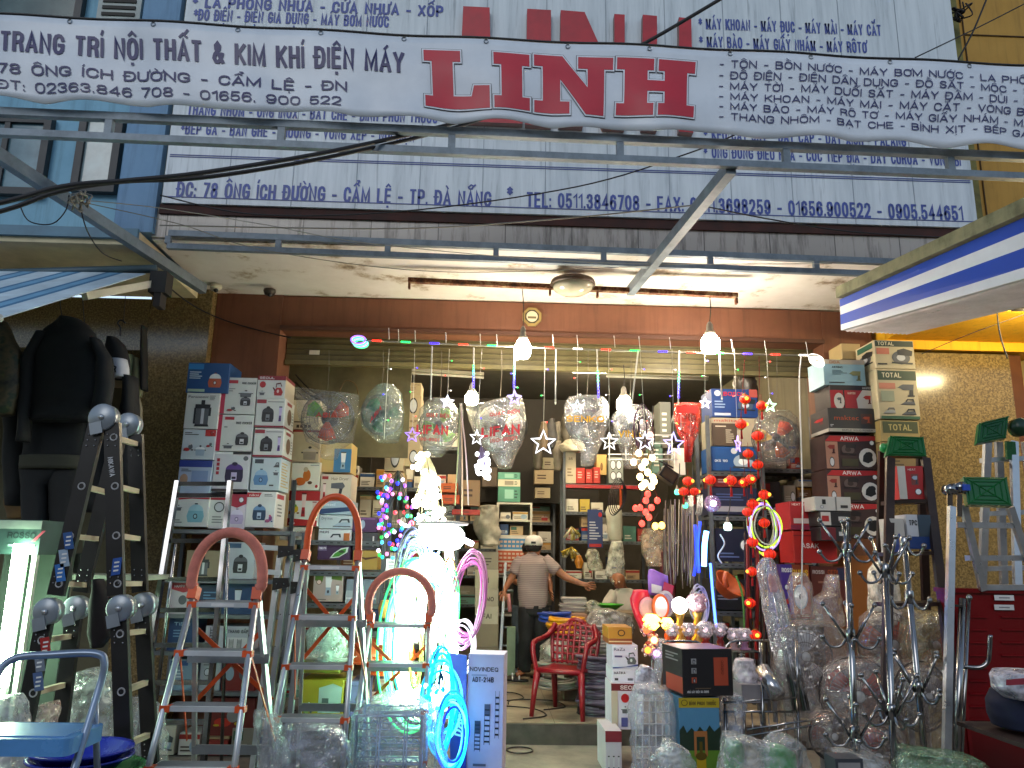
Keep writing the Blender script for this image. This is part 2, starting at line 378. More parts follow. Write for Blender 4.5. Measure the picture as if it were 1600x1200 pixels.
def _floor(t, b):
    v = coords(t); br = node(t, 'ShaderNodeTexBrick'); br.offset = 0; br.inputs['Scale'].default_value = 1
    br.inputs['Brick Width'].default_value = .5; br.inputs['Row Height'].default_value = .5; br.inputs['Mortar Size'].default_value = .003
    br.inputs['Color1'].default_value = lin('#a0947f'); br.inputs['Color2'].default_value = lin('#988b76'); br.inputs['Mortar'].default_value = lin('#5a5044')
    t.links.new(v, br.inputs['Vector']); n = noise_tex(t, v, 3.5, 6, .7)
    t.links.new(mixc(t, .9, br.outputs[0], ramp(t, n, [(.3, lin('#8b8278')), (.6, (1, 1, 1, 1))]), 'MULTIPLY'), b.inputs['Base Color']); b.inputs['Roughness'].default_value = .38
def _pave(t, b):
    v = coords(t); n = noise_tex(t, v, 2.2, 7, .7); n2 = noise_tex(t, v, 40, 3)
    c = ramp(t, n, [(.28, lin('#56504a')), (.5, lin('#7c746a')), (.72, lin('#90877b'))])
    t.links.new(c, b.inputs['Base Color']); b.inputs['Roughness'].default_value = .8; bump(t, b, n2, .25, .006)
def _paint(c1, c2, c3, sc=1.4):
    def fn(t, b):
        v = coords(t); n = noise_tex(t, v, sc, 7, .65); v2 = coords(t, (6, 6, .35)); n2 = noise_tex(t, v2, 2.5, 5, .7)
        c = ramp(t, n, [(.28, lin(c1)), (.5, lin(c2)), (.75, lin(c3))])
        t.links.new(mixc(t, .3, c, ramp(t, n2, [(.33, lin('#8a8a8a')), (.5, (1, 1, 1, 1))]), 'MULTIPLY'), b.inputs['Base Color'])
        b.inputs['Roughness'].default_value = .75; bump(t, b, noise_tex(t, v, 30), .12, .005)
    return fn
def _rust(t, b):
    v = coords(t); n = noise_tex(t, v, 18, 6, .7)
    t.links.new(ramp(t, n, [(.35, lin('#2e1a10')), (.5, lin('#6b3a1c')), (.62, lin('#8d7658'))]), b.inputs['Base Color']); b.inputs['Roughness'].default_value = .85; bump(t, b, n, .4, .004)
def _galv(t, b):
    v = coords(t); n = noise_tex(t, v, 7, 5, .7)
    t.links.new(ramp(t, n, [(.3, lin('#5a6670')), (.6, lin('#76838e')), (.85, lin('#87939c'))]), b.inputs['Base Color']); b.inputs['Roughness'].default_value = .5; b.inputs['Metallic'].default_value = .2
GRAN = special('speckled_granite', _granite); BOARD = special('weathered_sign_sheet', _boarding); SOFF = special('peeling_soffit', _soffit)
BAND = special('balcony_tiles', _tileband); SHUT = special('shutter_slats', _shutter); FLOOR = special('shop_tiles', _floor); PAVE = special('pavement_concrete', _pave)
BROWN = special('brown_wall_paint', _paint('#66402d', '#754a34', '#80523a')); BLUEW = special('blue_wall_paint', _paint('#6a97b0', '#7caac2', '#8ab6cc'))
BLUEC = special('blue_column_paint', _paint('#5b7c9c', '#6a8cac', '#7899b6')); OCHRE = special('ochre_wall_paint', _paint('#94702c', '#a87f34', '#b38a3e'))
YELLOW = special('yellow_wall_paint', _paint('#d9a010', '#e6ae16', '#efbb25')); CREAM = special('cream_wall_paint', _paint('#b5aa8c', '#cfc5a8', '#d9d0b6'))
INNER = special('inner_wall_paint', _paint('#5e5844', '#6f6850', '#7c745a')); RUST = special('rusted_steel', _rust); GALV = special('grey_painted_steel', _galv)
DARKW = mat('#2a2622', .9); NAVY = mat('#2b2e6b', .5, var=.05); RED = mat('#b5202c', .5, var=.08); BLACK = mat('#121214', .5); STONE = mat('#4b4440', .35, var=.25, scale=9)

B().box((-14, -12, -.3), (14, 6.6, 0), PAVE).build('pavement', kind='structure', label='worn grey concrete forecourt in front of the shop')
fl = B(); fl.box((-1.95, 6.63, -.3), (3.15, 13.2, .155), FLOOR); fl.box((-1.95, 6.585, -.3), (3.15, 6.628, .152), STONE)
fl.build('shop_floor', kind='structure', label='tiled shop floor raised one step above the forecourt')
B().box((-9, 6.61, -.3), (-1.96, 13.2, .02), PAVE).box((3.16, 6.61, -.3), (12, 13.2, .02), PAVE).build('side_floor', kind='structure')

ob = thing('opposite_building', 'plain grey row of shophouses across the street, behind the camera', 'building', (0, -12.5, 0))
g = B(); g.box((-30, -14, 0), (30, -11.5, 6.4), mat('#6e6a64', .8, var=.2, scale=2)); g.build('wall', ob)
for i in range(10): g = B(); g.box((-27+6*i, -11.49, .1), (-23.5+6*i, -11.44, 3), mat('#2c2a28', .5)); g.build('shutter', ob)

shop = thing('shop_building', 'brown and granite fronted shop building with an open roller shutter', 'shop', (.6, 6.6, 0))
g = B(); g.box((-2.94, 6.5, 0), (-2.42, 7.1, 3.69), GRAN); g.build('granite_pillar', shop)
g = B(); g.box((3.45, 6.5, 0), (4.62, 7.1, 3.28), GRAN); g.build('granite_pillar', shop)
g = B(); g.box((-2.415, 6.6, 0), (-1.84, 7.0, 3.69), BROWN); g.build('pilaster', shop)
g = B(); g.box((3.0, 6.6, 0), (3.445, 7.0, 3.67), BROWN); g.build('pilaster', shop)
g = B(); g.box((-1.838, 6.61, 3.37), (2.998, 7.0, 3.68), BROWN); g.box((-1.836, 6.56, 3.36), (2.996, 6.608, 3.395), mat('#4f2f20', .6)); g.build('lintel', shop)
g = B()
for i in range(5):
    z = 3.40-i*.05; g.box((-1.83, 6.82+.004*(i % 2), z-.046), (2.99, 6.86, z), SHUT); g.box((-1.83, 6.812, z-.052), (2.99, 6.84, z-.044), mat('#4c462c', .4))
g.box((-1.83, 6.79, 3.105), (2.99, 6.86, 3.145), mat('#6b6442', .4))
g.box((-1.62, 6.806, 3.2), (-1.53, 6.811, 3.24), mat('#cfcabd', .5))
g.build('roller_shutter', shop)
g = B(); g.box((-2.5, 5.42, 3.685), (3.62, 6.6, 3.80), SOFF); g.build('soffit', shop)
g = B(); g.box((-2.5, 5.40, 3.70), (3.62, 5.418, 3.93), BAND); g.build('balcony_face', shop)
g = B(); g.box((-2.5, 5.44, 3.80), (3.62, 7.1, 7.2), CREAM); g.build('upper_wall', shop)
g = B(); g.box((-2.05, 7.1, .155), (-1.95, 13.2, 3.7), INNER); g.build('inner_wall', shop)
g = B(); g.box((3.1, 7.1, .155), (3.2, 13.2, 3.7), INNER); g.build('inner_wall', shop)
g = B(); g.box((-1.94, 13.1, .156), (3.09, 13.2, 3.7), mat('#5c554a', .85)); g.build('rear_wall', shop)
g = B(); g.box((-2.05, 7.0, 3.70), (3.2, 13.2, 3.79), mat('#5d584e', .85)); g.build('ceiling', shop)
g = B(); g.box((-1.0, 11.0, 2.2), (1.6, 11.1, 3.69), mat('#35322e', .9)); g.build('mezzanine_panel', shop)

nb = thing('blue_building', 'pale blue neighbouring building with dark framed windows, left of the shop', 'building', (-4, 5.5, 0))
g = B(); g.box((-8, 5.5, 3.72), (-2.77, 6.3, 7.5), BLUEW); g.build('wall', nb)
g = B(); g.box((-2.765, 5.36, 3.72), (-2.48, 6.3, 7.5), BLUEC); g.build('column', nb)
g = B(); g.box((-8, 5.32, 3.60), (-2.55, 6.5, 3.70), mat('#c9bd9a', .7)); g.box((-8, 5.29, 3.64), (-2.55, 5.318, 3.715), mat('#5d7f92', .6)); g.build('ledge', nb)
def window(px0, py0, px1, py1, Y, parent, pane='#7f99a3', mull=0):
    a, b = P(px0, py1, Y), P(px1, py0, Y); fr = B(); dk = mat('#26282b', .5); t = .055
    fr.box((a.x-t, Y-.03, a.z-t), (b.x+t, Y+.03, a.z), dk).box((a.x-t, Y-.03, b.z), (b.x+t, Y+.03, b.z+t), dk)
    fr.box((a.x-t, Y-.03, a.z), (a.x, Y+.03, b.z), dk).box((b.x, Y-.03, a.z), (b.x+t, Y+.03, b.z), dk)
    for i in range(mull): x = a.x+(b.x-a.x)*(i+1)/(mull+1); fr.box((x-.02, Y-.026, a.z), (x+.02, Y+.026, b.z), dk)
    o = fr.build('window', parent); B().box((a.x, Y-.004, a.z), (b.x, Y+.004, b.z), mat(pane, .15, var=.25, scale=3)).build('pane', o)
window(-60, 195, 72, 292, 5.46, nb, '#55747f', 1); window(124, 190, 184, 290, 5.46, nb, '#9fb0b2')
window(-80, -40, 128, 28, 5.46, nb, '#23474a')
g = B(); a, b = P(160, 30, 5.46), P(215, 8, 5.46); g.box((a.x-.04, 5.44, a.z-.03), (b.x+.04, 5.47, b.z+.2), mat('#a3aaa8', .6))
for i in range(5): z = a.z+(i+.3)*(b.z-a.z+.16)/5; g.box((a.x, 5.43, z), (b.x, 5.45, z+.028), mat('#26231f', .7))
g.build('air_vent', nb)
nl = thing('granite_shopfront', 'granite clad opening of the clothes stall left of the shop', 'shopfront', (-4.5, 6.5, 0))
g = B(); g.box((-8, 6.5, 3.12), (-2.945, 7.1, 3.58), GRAN); g.build('lintel', nl)
g = B(); g.box((-8, 9, 0.03), (-2.3, 9.1, 3.3), mat('#6d6a52', .8)); g.build('rear_wall', nl)
g = B(); g.box((-2.9, 7.11, 0.03), (-2.8, 8.99, 3.3), mat('#84795c', .8)); g.build('side_wall', nl)
g = B(); g.box((-8, 6.52, 3.31), (-2.56, 9.2, 3.38), mat('#b9ad8d', .8)); g.build('ceiling', nl)
nr = thing('ochre_building', 'ochre painted upper storey right of the sign board', 'building', (6, 5.7, 0))
g = B(); g.box((3.72, 5.9, 3.85), (10, 6.4, 8), OCHRE); g.build('wall', nr)
g = B(); g.box((3.725, 5.62, 3.85), (3.93, 5.898, 8), mat('#6e6a3a', .8, var=.3)); g.build('corner_pilaster', nr)
g = B()
for x in (4.15, 4.95, 5.7): g.box((x, 5.885, 3.9), (x+.008, 5.898, 8), mat('#4a3517', .8))
for z in (5.0, 6.05): g.box((4.16, 5.888, z), (9, 5.897, z+.008), mat('#4a3517', .8))
g.build('wall_joint', nr)
ny = thing('yellow_shopfront', 'bright yellow lit shopfront right of the granite pillar', 'shopfront', (5.5, 6.2, 0))
g = B(); g.box((3.5, 5.6, 3.38), (9, 6.45, 3.46), YELLOW); g.build('soffit', ny)
g = B(); g.box((3.5, 6.46, 3.3), (9, 6.9, 3.7), YELLOW); g.build('lintel', ny)
g = B(); g.box((4.9, 6.5, 0.02), (9, 6.9, 3.29), mat('#d9c07c', .6)); g.build('wall', ny)
g = B(); g.box((4.63, 6.55, 0.02), (4.76, 6.9, 3.29), mat('#5a3216', .5)); g.box((4.77, 6.53, 0.02), (4.89, 6.9, 2.6), mat('#c8a45a', .5)); g.build('door_frame', ny)

SY = 5.36
def on_sign(px, py): return P(px, py, SY)
sg = thing('sign_board', 'large weathered white sign board with blue lettering above the shop entrance', 'sign', (.6, SY, 3.95))
Lx, Rx, Bz, Tz = -2.44, 3.70, 3.955, 6.6
p = B(); p.box((Lx, SY, Bz), (Rx, SY+.08, Tz), BOARD)
for i in range(1, 13): x = Lx+(Rx-Lx)*i/13; p.box((x-.003, SY-.003, Bz), (x+.003, SY, Tz), mat('#8b95a0', .6))
for z in (4.0, 4.325, 4.34): p.box((Lx+.02, SY-.004, z), (Rx-.02, SY-.0005, z+.007), mat('#3c4a86', .5))
p.build('panel', sg)
B().box((Lx-.02, SY+.02, Bz-.075), (Rx, SY+.1, Bz-.002), mat('#3a1d18', .8, var=.4)).build('bottom_edge', sg)
SB = mat('#3d4c92', .5, var=.2, scale=10)
def sign_line(t, px0, py, px1, hpx):        # baseline left at (px0,py); px1 end of line
    a = on_sign(px0, py); e = on_sign(px1, py); h = (on_sign(px0, py-hpx)-a).length
    b = B(); b.text(t, a.x, a.z, e.x-a.x, h, lambda x, y: Vector((x, SY-.004, y)), SB, .028); b.build('lettering', sg)
sign_line('ĐC: 78 ÔNG ÍCH ĐƯỜNG - CẨM LỆ - TP. ĐÀ NẴNG', 275, 308, 768, 24)
sign_line('*', 792, 313, 801, 22)
sign_line('TEL: 0511.3846708 - FAX: 0511.3698259 - 01656.900522 - 0905.544651', 822, 324, 1503, 24)
sign_line('* LA PHÔNG NHỰA - CỬA NHỰA - XỐP', 300, 12, 693, 18)
sign_line('*ĐỒ ĐIỆN - ĐIỆN GIA DỤNG - MÁY BƠM NƯỚC', 302, 32, 608, 18)
sign_line('MÁY PHÁT ĐIỆN - DÂY ĐIỆN', 315, 64, 600, 18)
sign_line('THANG NHÔM - ỐNG INOX - BẠT CHE - BÌNH PHUN THUỐC', 292, 180, 684, 17)
sign_line('*BẾP GA - BÀN GHẾ - GIƯỜNG - VÕNG XẾP - NỒI ĐIỆN', 282, 210, 648, 17)
sign_line('* MÁY KHOAN - MÁY ĐỤC - MÁY MÀI - MÁY CẮT', 1092, 46, 1376, 18)
sign_line('* MÁY BÀO - MÁY GIẤY NHÁM - MÁY RÔTƠ', 1093, 74, 1354, 18)
sign_line('MÁY HÀN - MÁY NỔ - BẢO HỘ', 1110, 104, 1350, 18)
sign_line('* KÉO CẮT SẮT - DÂY CÁP - DÂY XÍCH - PALĂNG', 1100, 219, 1415, 18)
sign_line('* ỐNG ĐỒNG ĐIỀU HOÀ - CỌC TIẾP ĐỊA - DÂY CUROA - VÒNG BI', 1100, 247, 1500, 18)
RED3 = mat('#a81f2a', .45, var=.15); RSIDE = mat('#8a6a66', .6)
def raised(poly_px):                            # tall red letters standing off the board
    pts = [on_sign(x, y) for x, y in poly_px]; pts = pts[::-1]
    b = B(); b.prism([(q.x, q.z) for q in pts], (0, SY-.002, 0), (1, 0, 0), (0, 0, 1), .06, RED3, RSIDE)
    b.build('raised_letter', sg)
raised([(724, 18), (765, 20), (768, 170), (815, 175), (816, 200), (716, 196)])
raised([(823, 22), (860, 24), (860, 204), (820, 201)])
raised([(875, 24), (912, 27), (958, 130), (958, 30), (974, 31), (974, 208), (940, 206), (908, 130), (909, 205), (872, 203)])
raised([(940+62, 31), (1024, 33), (1024, 100), (1058, 103), (1058, 35), (1077, 37), (1080, 214), (1058, 212), (1058, 135), (1024, 132), (1024, 210), (1000, 208)])

fr = thing('canopy_frame', 'open grey steel canopy frame bolted to the balcony over the forecourt', 'canopy frame', (.6, 4.6, 3.6))
FZ = 3.665
def truss(pa, pb, Y, n, up, name):
    a, b = P(*pa, Y), P(*pb, Y); d = (b-a)/n
    g = B(); g.beam(a, b, .04, .04, GALV); g.build('lower_rail', fr)
    g = B(); g.beam(a+Vector((0, 0, up)), b+Vector((0, 0, up)), .04, .045, GALV); g.build('upper_rail', fr)
    for i in range(n+1):
        q = a+d*i; B().beam(q+Vector((0, 0, .021)), q+Vector((0, 0, up-.024)), .04, .036, GALV, (0, 1, 0)).build('upright', fr)
truss((-105, 203), (1740, 283), 3.95, 7, .125, 'outer')
truss((262, 385), (1440, 431), 5.36, 7, .10, 'inner')
for p0, p1, y0, y1 in (((-60, 205), (318, 452), 3.97, 6.05), ((1142, 262), (985, 455), 3.97, 5.9)):
    a, b = P(*p0, y0), P(*p1, y1); B().beam(a, b, .06, .075, GALV).build('cross_beam', fr)

BY = 3.86
c00, c10, c01, c11 = P(-90, 148, BY), P(1700, 238, BY), P(-90, 20, BY), P(1700, 108, BY)
def ban(u, v, off=0.):
    lo = c00.lerp(c10, u); hi = c01.lerp(c11, u); p = lo.lerp(hi, v)
    k = (1-v)**2
    p.z += k**4*.024*(abs(math.sin(u*36))-.5)+k**3*.006*math.sin(u*41+1)-.03*math.sin(PI*u)*(1-v)*0
    p.y += .007*math.sin(u*47+v*2)+.014*k*math.sin(u*88+.6)+.005*math.sin(v*9+u*13)-off
    return p
BW = (c10-c00).length; BH = (c01-c00).length
def banpx(px, py):                              # photo pixel -> banner (u, v)
    q = P(px, py, BY); u = (q.x-c00.x)/(c10.x-c00.x); lo = c00.lerp(c10, u); hi = c01.lerp(c11, u)
    return u, (q.z-lo.z)/(hi.z-lo.z)
VIN = special('banner_vinyl', lambda t, b: (t.links.new(ramp(t, noise_tex(t, coords(t), 2.2, 6), [(.25, lin('#bcc4cf')), (.6, lin('#d6dce4'))]), b.inputs['Base Color']), setattr(b.inputs['Roughness'], 'default_value', .4)))
bn = thing('banner', 'long white vinyl banner with red and navy lettering hung across the canopy frame', 'banner', ((c00.x+c10.x)/2, BY, c00.z))
g = B(); NU, NV = 260, 12; vs = []
for off in (0, -.004):
    for i in range(NU+1):
        for j in range(NV+1): vs.append(ban(i/NU, j/NV, off))
q = (NU+1)*(NV+1); fs = []
for i in range(NU):
    for j in range(NV):
        a = i*(NV+1)+j; fs += [(a, a+NV+1, a+NV+2, a+1), (q+a, q+a+1, q+a+NV+2, q+a+NV+1)]
for i in range(NU):
    a = i*(NV+1); c = a+NV; fs += [(a, q+a, q+a+NV+1, a+NV+1), (c, c+NV+1, q+c+NV+1, q+c)]
g.add(vs, fs, VIN, True)
BT = mat('#25235c', .45, var=.06); BR_ = mat('#bb2034', .45, var=.06); BO = mat('#1d1c30', .5); BWH = mat('#d9dee6', .45)
def ban_line(t, px0, py, px1, hpx, mt, bold=.0):
    u0, v0 = banpx(px0, py); u1, v1 = banpx(px1, py+(px1-px0)*.053); dv = banpx(px0, py-hpx)[1]-v0
    g.text(t, 0, 0, 1, 1, lambda x, y: ban(u0+(u1-u0)*x, v0+(v1-v0)*x+dv*y, .005), mt, bold)
ban_line('TRANG TRÍ NỘI THẤT & KIM KHÍ ĐIỆN MÁY', 14, 82, 635, 33, BT, .035)
ban_line('78 ÔNG ÍCH ĐƯỜNG - CẨM LỆ - ĐN', 4, 116, 545, 16, BT, .016)
ban_line('ĐT: 02363.846 708 - 01656. 900 522', -2, 140, 535, 15, BT, .010)
for k, t in enumerate(['- TÔN - BỒN NƯỚC - MÁY BƠM NƯỚC - LA PHÔNG', '- ĐỒ ĐIỆN - ĐIỆN DÂN DỤNG - ĐỒ SẮT - MỘC - SƠN', '- MÁY TỜI - MÁY DUỖI SẮT - MÁY ĐẦM - DÙI - MÁY', '- MÁY KHOAN - MÁY MÀI - MÁY CẮT - VÒNG BI', '- MÁY BÀO - MÁY RÔ TƠ - MÁY GIẤY NHÁM - MÁY', '- THANG NHÔM - BẠT CHE - BÌNH XỊT - BẾP GA']):
    ban_line(t, 1119+k*.6, 105+k*16.6, (1618, 1625, 1632, 1598, 1622, 1608)[k], 11.5, BT, .008)
def slab(polys, grow, off, mt):
    for poly in polys:
        pts = []
        n = len(poly); ar = sum(poly[i][0]*poly[(i+1) % n][1]-poly[(i+1) % n][0]*poly[i][1] for i in range(n)); sg_ = 1 if ar > 0 else -1
        for i in range(n):
            p0, p1, p2 = (Vector(poly[(i+k) % n]) for k in (-1, 0, 1))
            d1 = (p1-p0).normalized(); d2 = (p2-p1).normalized(); n1 = Vector((d1.y, -d1.x))*sg_; n2 = Vector((d2.y, -d2.x))*sg_
            bs = (n1+n2); bs = bs/max(.35, bs.length_squared/2) if bs.length > 1e-6 else n1
            pts.append(p1+bs*grow)
        # fill through small strips so that the letters follow the cloth
        bmm = bmesh.new(); vv = [bmm.verts.new((q_[0], q_[1], 0)) for q_ in pts]; fc = bmm.faces.new(vv); fc.normal_update()
        bmesh.ops.triangulate(bmm, faces=[fc]); bmesh.ops.subdivide_edges(bmm, edges=bmm.edges[:], cuts=5, use_grid_fill=True)
        bmm.verts.index_update()
        g.add([ban(*banpx(v_.co.x, v_.co.y), off) for v_ in bmm.verts], [[v_.index for v_ in f_.verts][::-1] for f_ in bmm.faces], mt, True); bmm.free()
def sk(pts, x0, y0, w_, h_): return [(x0+x*w_, y0+y*h_+x*w_*.055) for x, y in pts]
Lp = [(0, 0), (.56, 0), (.56, .2), (.44, .2), (.44, .78), (.72, .78), (.76, .6), (1, .6), (1, 1), (0, 1), (0, .8), (.12, .8), (.12, .2), (0, .2)]
Ip = [(0, 0), (1, 0), (1, .22), (.79, .22), (.79, .78), (1, .78), (1, 1), (0, 1), (0, .78), (.21, .78), (.21, .22), (0, .22)]
Np = [(0, 0), (.36, 0), (.68, .54), (.68, .2), (.56, .2), (.56, 0), (1, 0), (1, .2), (.89, .2), (.89, 1), (.66, 1), (.33, .42), (.33, .8), (.45, .8), (.45, 1), (0, 1), (0, .8), (.11, .8), (.11, .2), (0, .2)]
Hp = [(0, 0), (.47, 0), (.47, .2), (.39, .2), (.39, .38), (.61, .38), (.61, .2), (.53, .2), (.53, 0), (1, 0), (1, .2), (.9, .2), (.9, .8), (1, .8), (1, 1), (.53, 1), (.53, .8), (.61, .8), (.61, .58), (.39, .58), (.39, .8), (.47, .8), (.47, 1), (0, 1), (0, .8), (.1, .8), (.1, .2), (0, .2)]
LET = [sk(Lp, 666, 78, 100, 88), sk(Ip, 773, 83, 55, 88), sk(Np, 835, 85, 121, 90), sk(Hp, 962, 91, 120, 88)]
slab(LET, 3.0, .0045, BO); slab(LET, 2.2, .0065, BWH); slab(LET, 0, .0085, BR_)
g.build('sheet', bn)
g = B(); g.tube([ban(i/60, 1, -.004)+Vector((0, 0, .012)) for i in range(61)], .008, BLACK, 5); g.build('top_rope', bn)
for i in range(14): g = B(); p = ban((i+.5)/14, .97, .003); g.ring(p, (0, 1, 0), .012, .003, mat('#9aa3ad', .3, .8), 10, 4); g.build('eyelet', bn)

wl = thing('striped_awning', 'blue and white striped fabric awning over the clothes stall', 'awning', P(60, 440, 5))
a0, a1 = P(228, 428, 5.35), P(2, 497, 4.1); a1.x = min(a1.x, a0.x+.02)
WSTR, LSTR = mat('#b9cbd6', .7), mat('#6f9fc0', .7); DSTR = mat('#3d6f95', .7)
g = B(); L = Vector((-1, 0, .0)); x = 0; i = 0
while x < 3.2:
    wd = (.16, .035, .06, .03)[i % 4]; mt = (WSTR, DSTR, LSTR, DSTR)[i % 4]
    g.obox((a0+a1)/2+L*(x+wd/2), L*wd/2, (a1-a0)/2, Vector((0, -.25, .97))*.003, mt); x += wd; i += 1
g.build('fabric', wl)
B().tube([a1+Vector((.0, 0, .0)), a1+L*3.2], .022, mat('#b8bdb8', .5)).build('front_bar', wl)
B().beam(P(132, 463, 4.9), P(246, 442, 5.42), .05, .05, mat('#cfc6b2', .5)).build('arm', wl)
g = B(); q = P(252, 440, 5.4); g.box(q+Vector((-.06, -.06, -.1)), q+Vector((.06, .06, .06)), mat('#1d1b1a', .6)); g.box(q+Vector((-.02, -.05, -.2)), q+Vector((.03, .05, -.1)), mat('#2b2624', .7)); g.build('bracket', wl)
B().tube([P(-40, 428, 5.3), P(245, 420, 5.4)], .03, mat('#3e5560', .5)).build('roller', wl)

wr = thing('striped_fascia_awning', 'projecting tin awning with a blue and white striped fascia at the right edge', 'awning', P(1450, 460, 4.4))
f0t, f0b, f1t, f1b = P(1312, 468, 5.3), P(1314, 516, 5.3), P(1640, 322, 3.45), P(1640, 424, 3.45)
AB, AW = mat('#2148b0', .35, var=.05), mat('#d3d8e0', .35, var=.05)
g = B(); cuts = [0, .24, .50, .82, 1.0]; Nn = (f1t-f0t).cross(f0b-f0t).normalized(); Nn = Nn if Nn.x < 0 else -Nn
for k in range(4):
    c = [f0t.lerp(f0b, cuts[k]), f1t.lerp(f1b, cuts[k]), f1t.lerp(f1b, cuts[k+1]), f0t.lerp(f0b, cuts[k+1])]; mt = AB if k % 2 == 0 else AW
    if k == 3: mt = AW
    g.add(c+[p-Nn*.05 for p in c], [(0, 3, 2, 1), (4, 5, 6, 7), (0, 1, 5, 4), (3, 7, 6, 2), (0, 4, 7, 3), (1, 2, 6, 5)], mt)
g.build('fascia', wr)
g = B(); n = 30                                 # ribbed underside
run = f1b-f0b; across = Vector((.5, .06, .01)); vs = []
for i in range(n+1):
    for e in (0, 1): vs.append(f0b+across*(i/n)+run*e-Vector((0, 0, .012 if i % 2 else 0))+Vector((.03, 0, 0)))
vs += [v+Vector((0, 0, .03)) for v in vs]; o_ = 2*(n+1)
g.add(vs, [(2*i, 2*i+1, 2*i+3, 2*i+2) for i in range(n)]+[(o_+2*i, o_+2*i+2, o_+2*i+3, o_+2*i+1) for i in range(n)], mat('#dcd6da', .35)); g.build('ribbed_underside', wr)
g = B(); g.beam(f0t+Vector((.05, 0, .05)), f1t+Vector((.05, 0, .05)), .16, .08, special('mossy_edge', _paint('#4f5236', '#77775a', '#8a8868', 9))); g.build('mossy_edge', wr)
g = B(); q0 = P(1432, 495, 4.7)
g.text('TOLE', 0, 0, .14, .022, plane(f0b+run*.42+across*.24+Vector((0, 0, -.016)), run.normalized(), across.normalized()*-1), mat('#3a3440', .6)); g.build('printed_mark', wr)
def ell(cx, cy, rx, ry, n=16, a0=0, a1=2*PI): return [(cx+rx*math.cos(a0+(a1-a0)*i/(n if a1-a0 < 6.2 else n)), cy+ry*math.sin(a0+(a1-a0)*i/n)) for i in range(n+1 if a1-a0 < 6.2 else n)]
def rc(x0, y0, x1, y1): return [(x0, y0), (x1, y0), (x1, y1), (x0, y1)]
D, M_, L_, A_ = 0, 1, 2, 3                      # dark, mid, light, accent
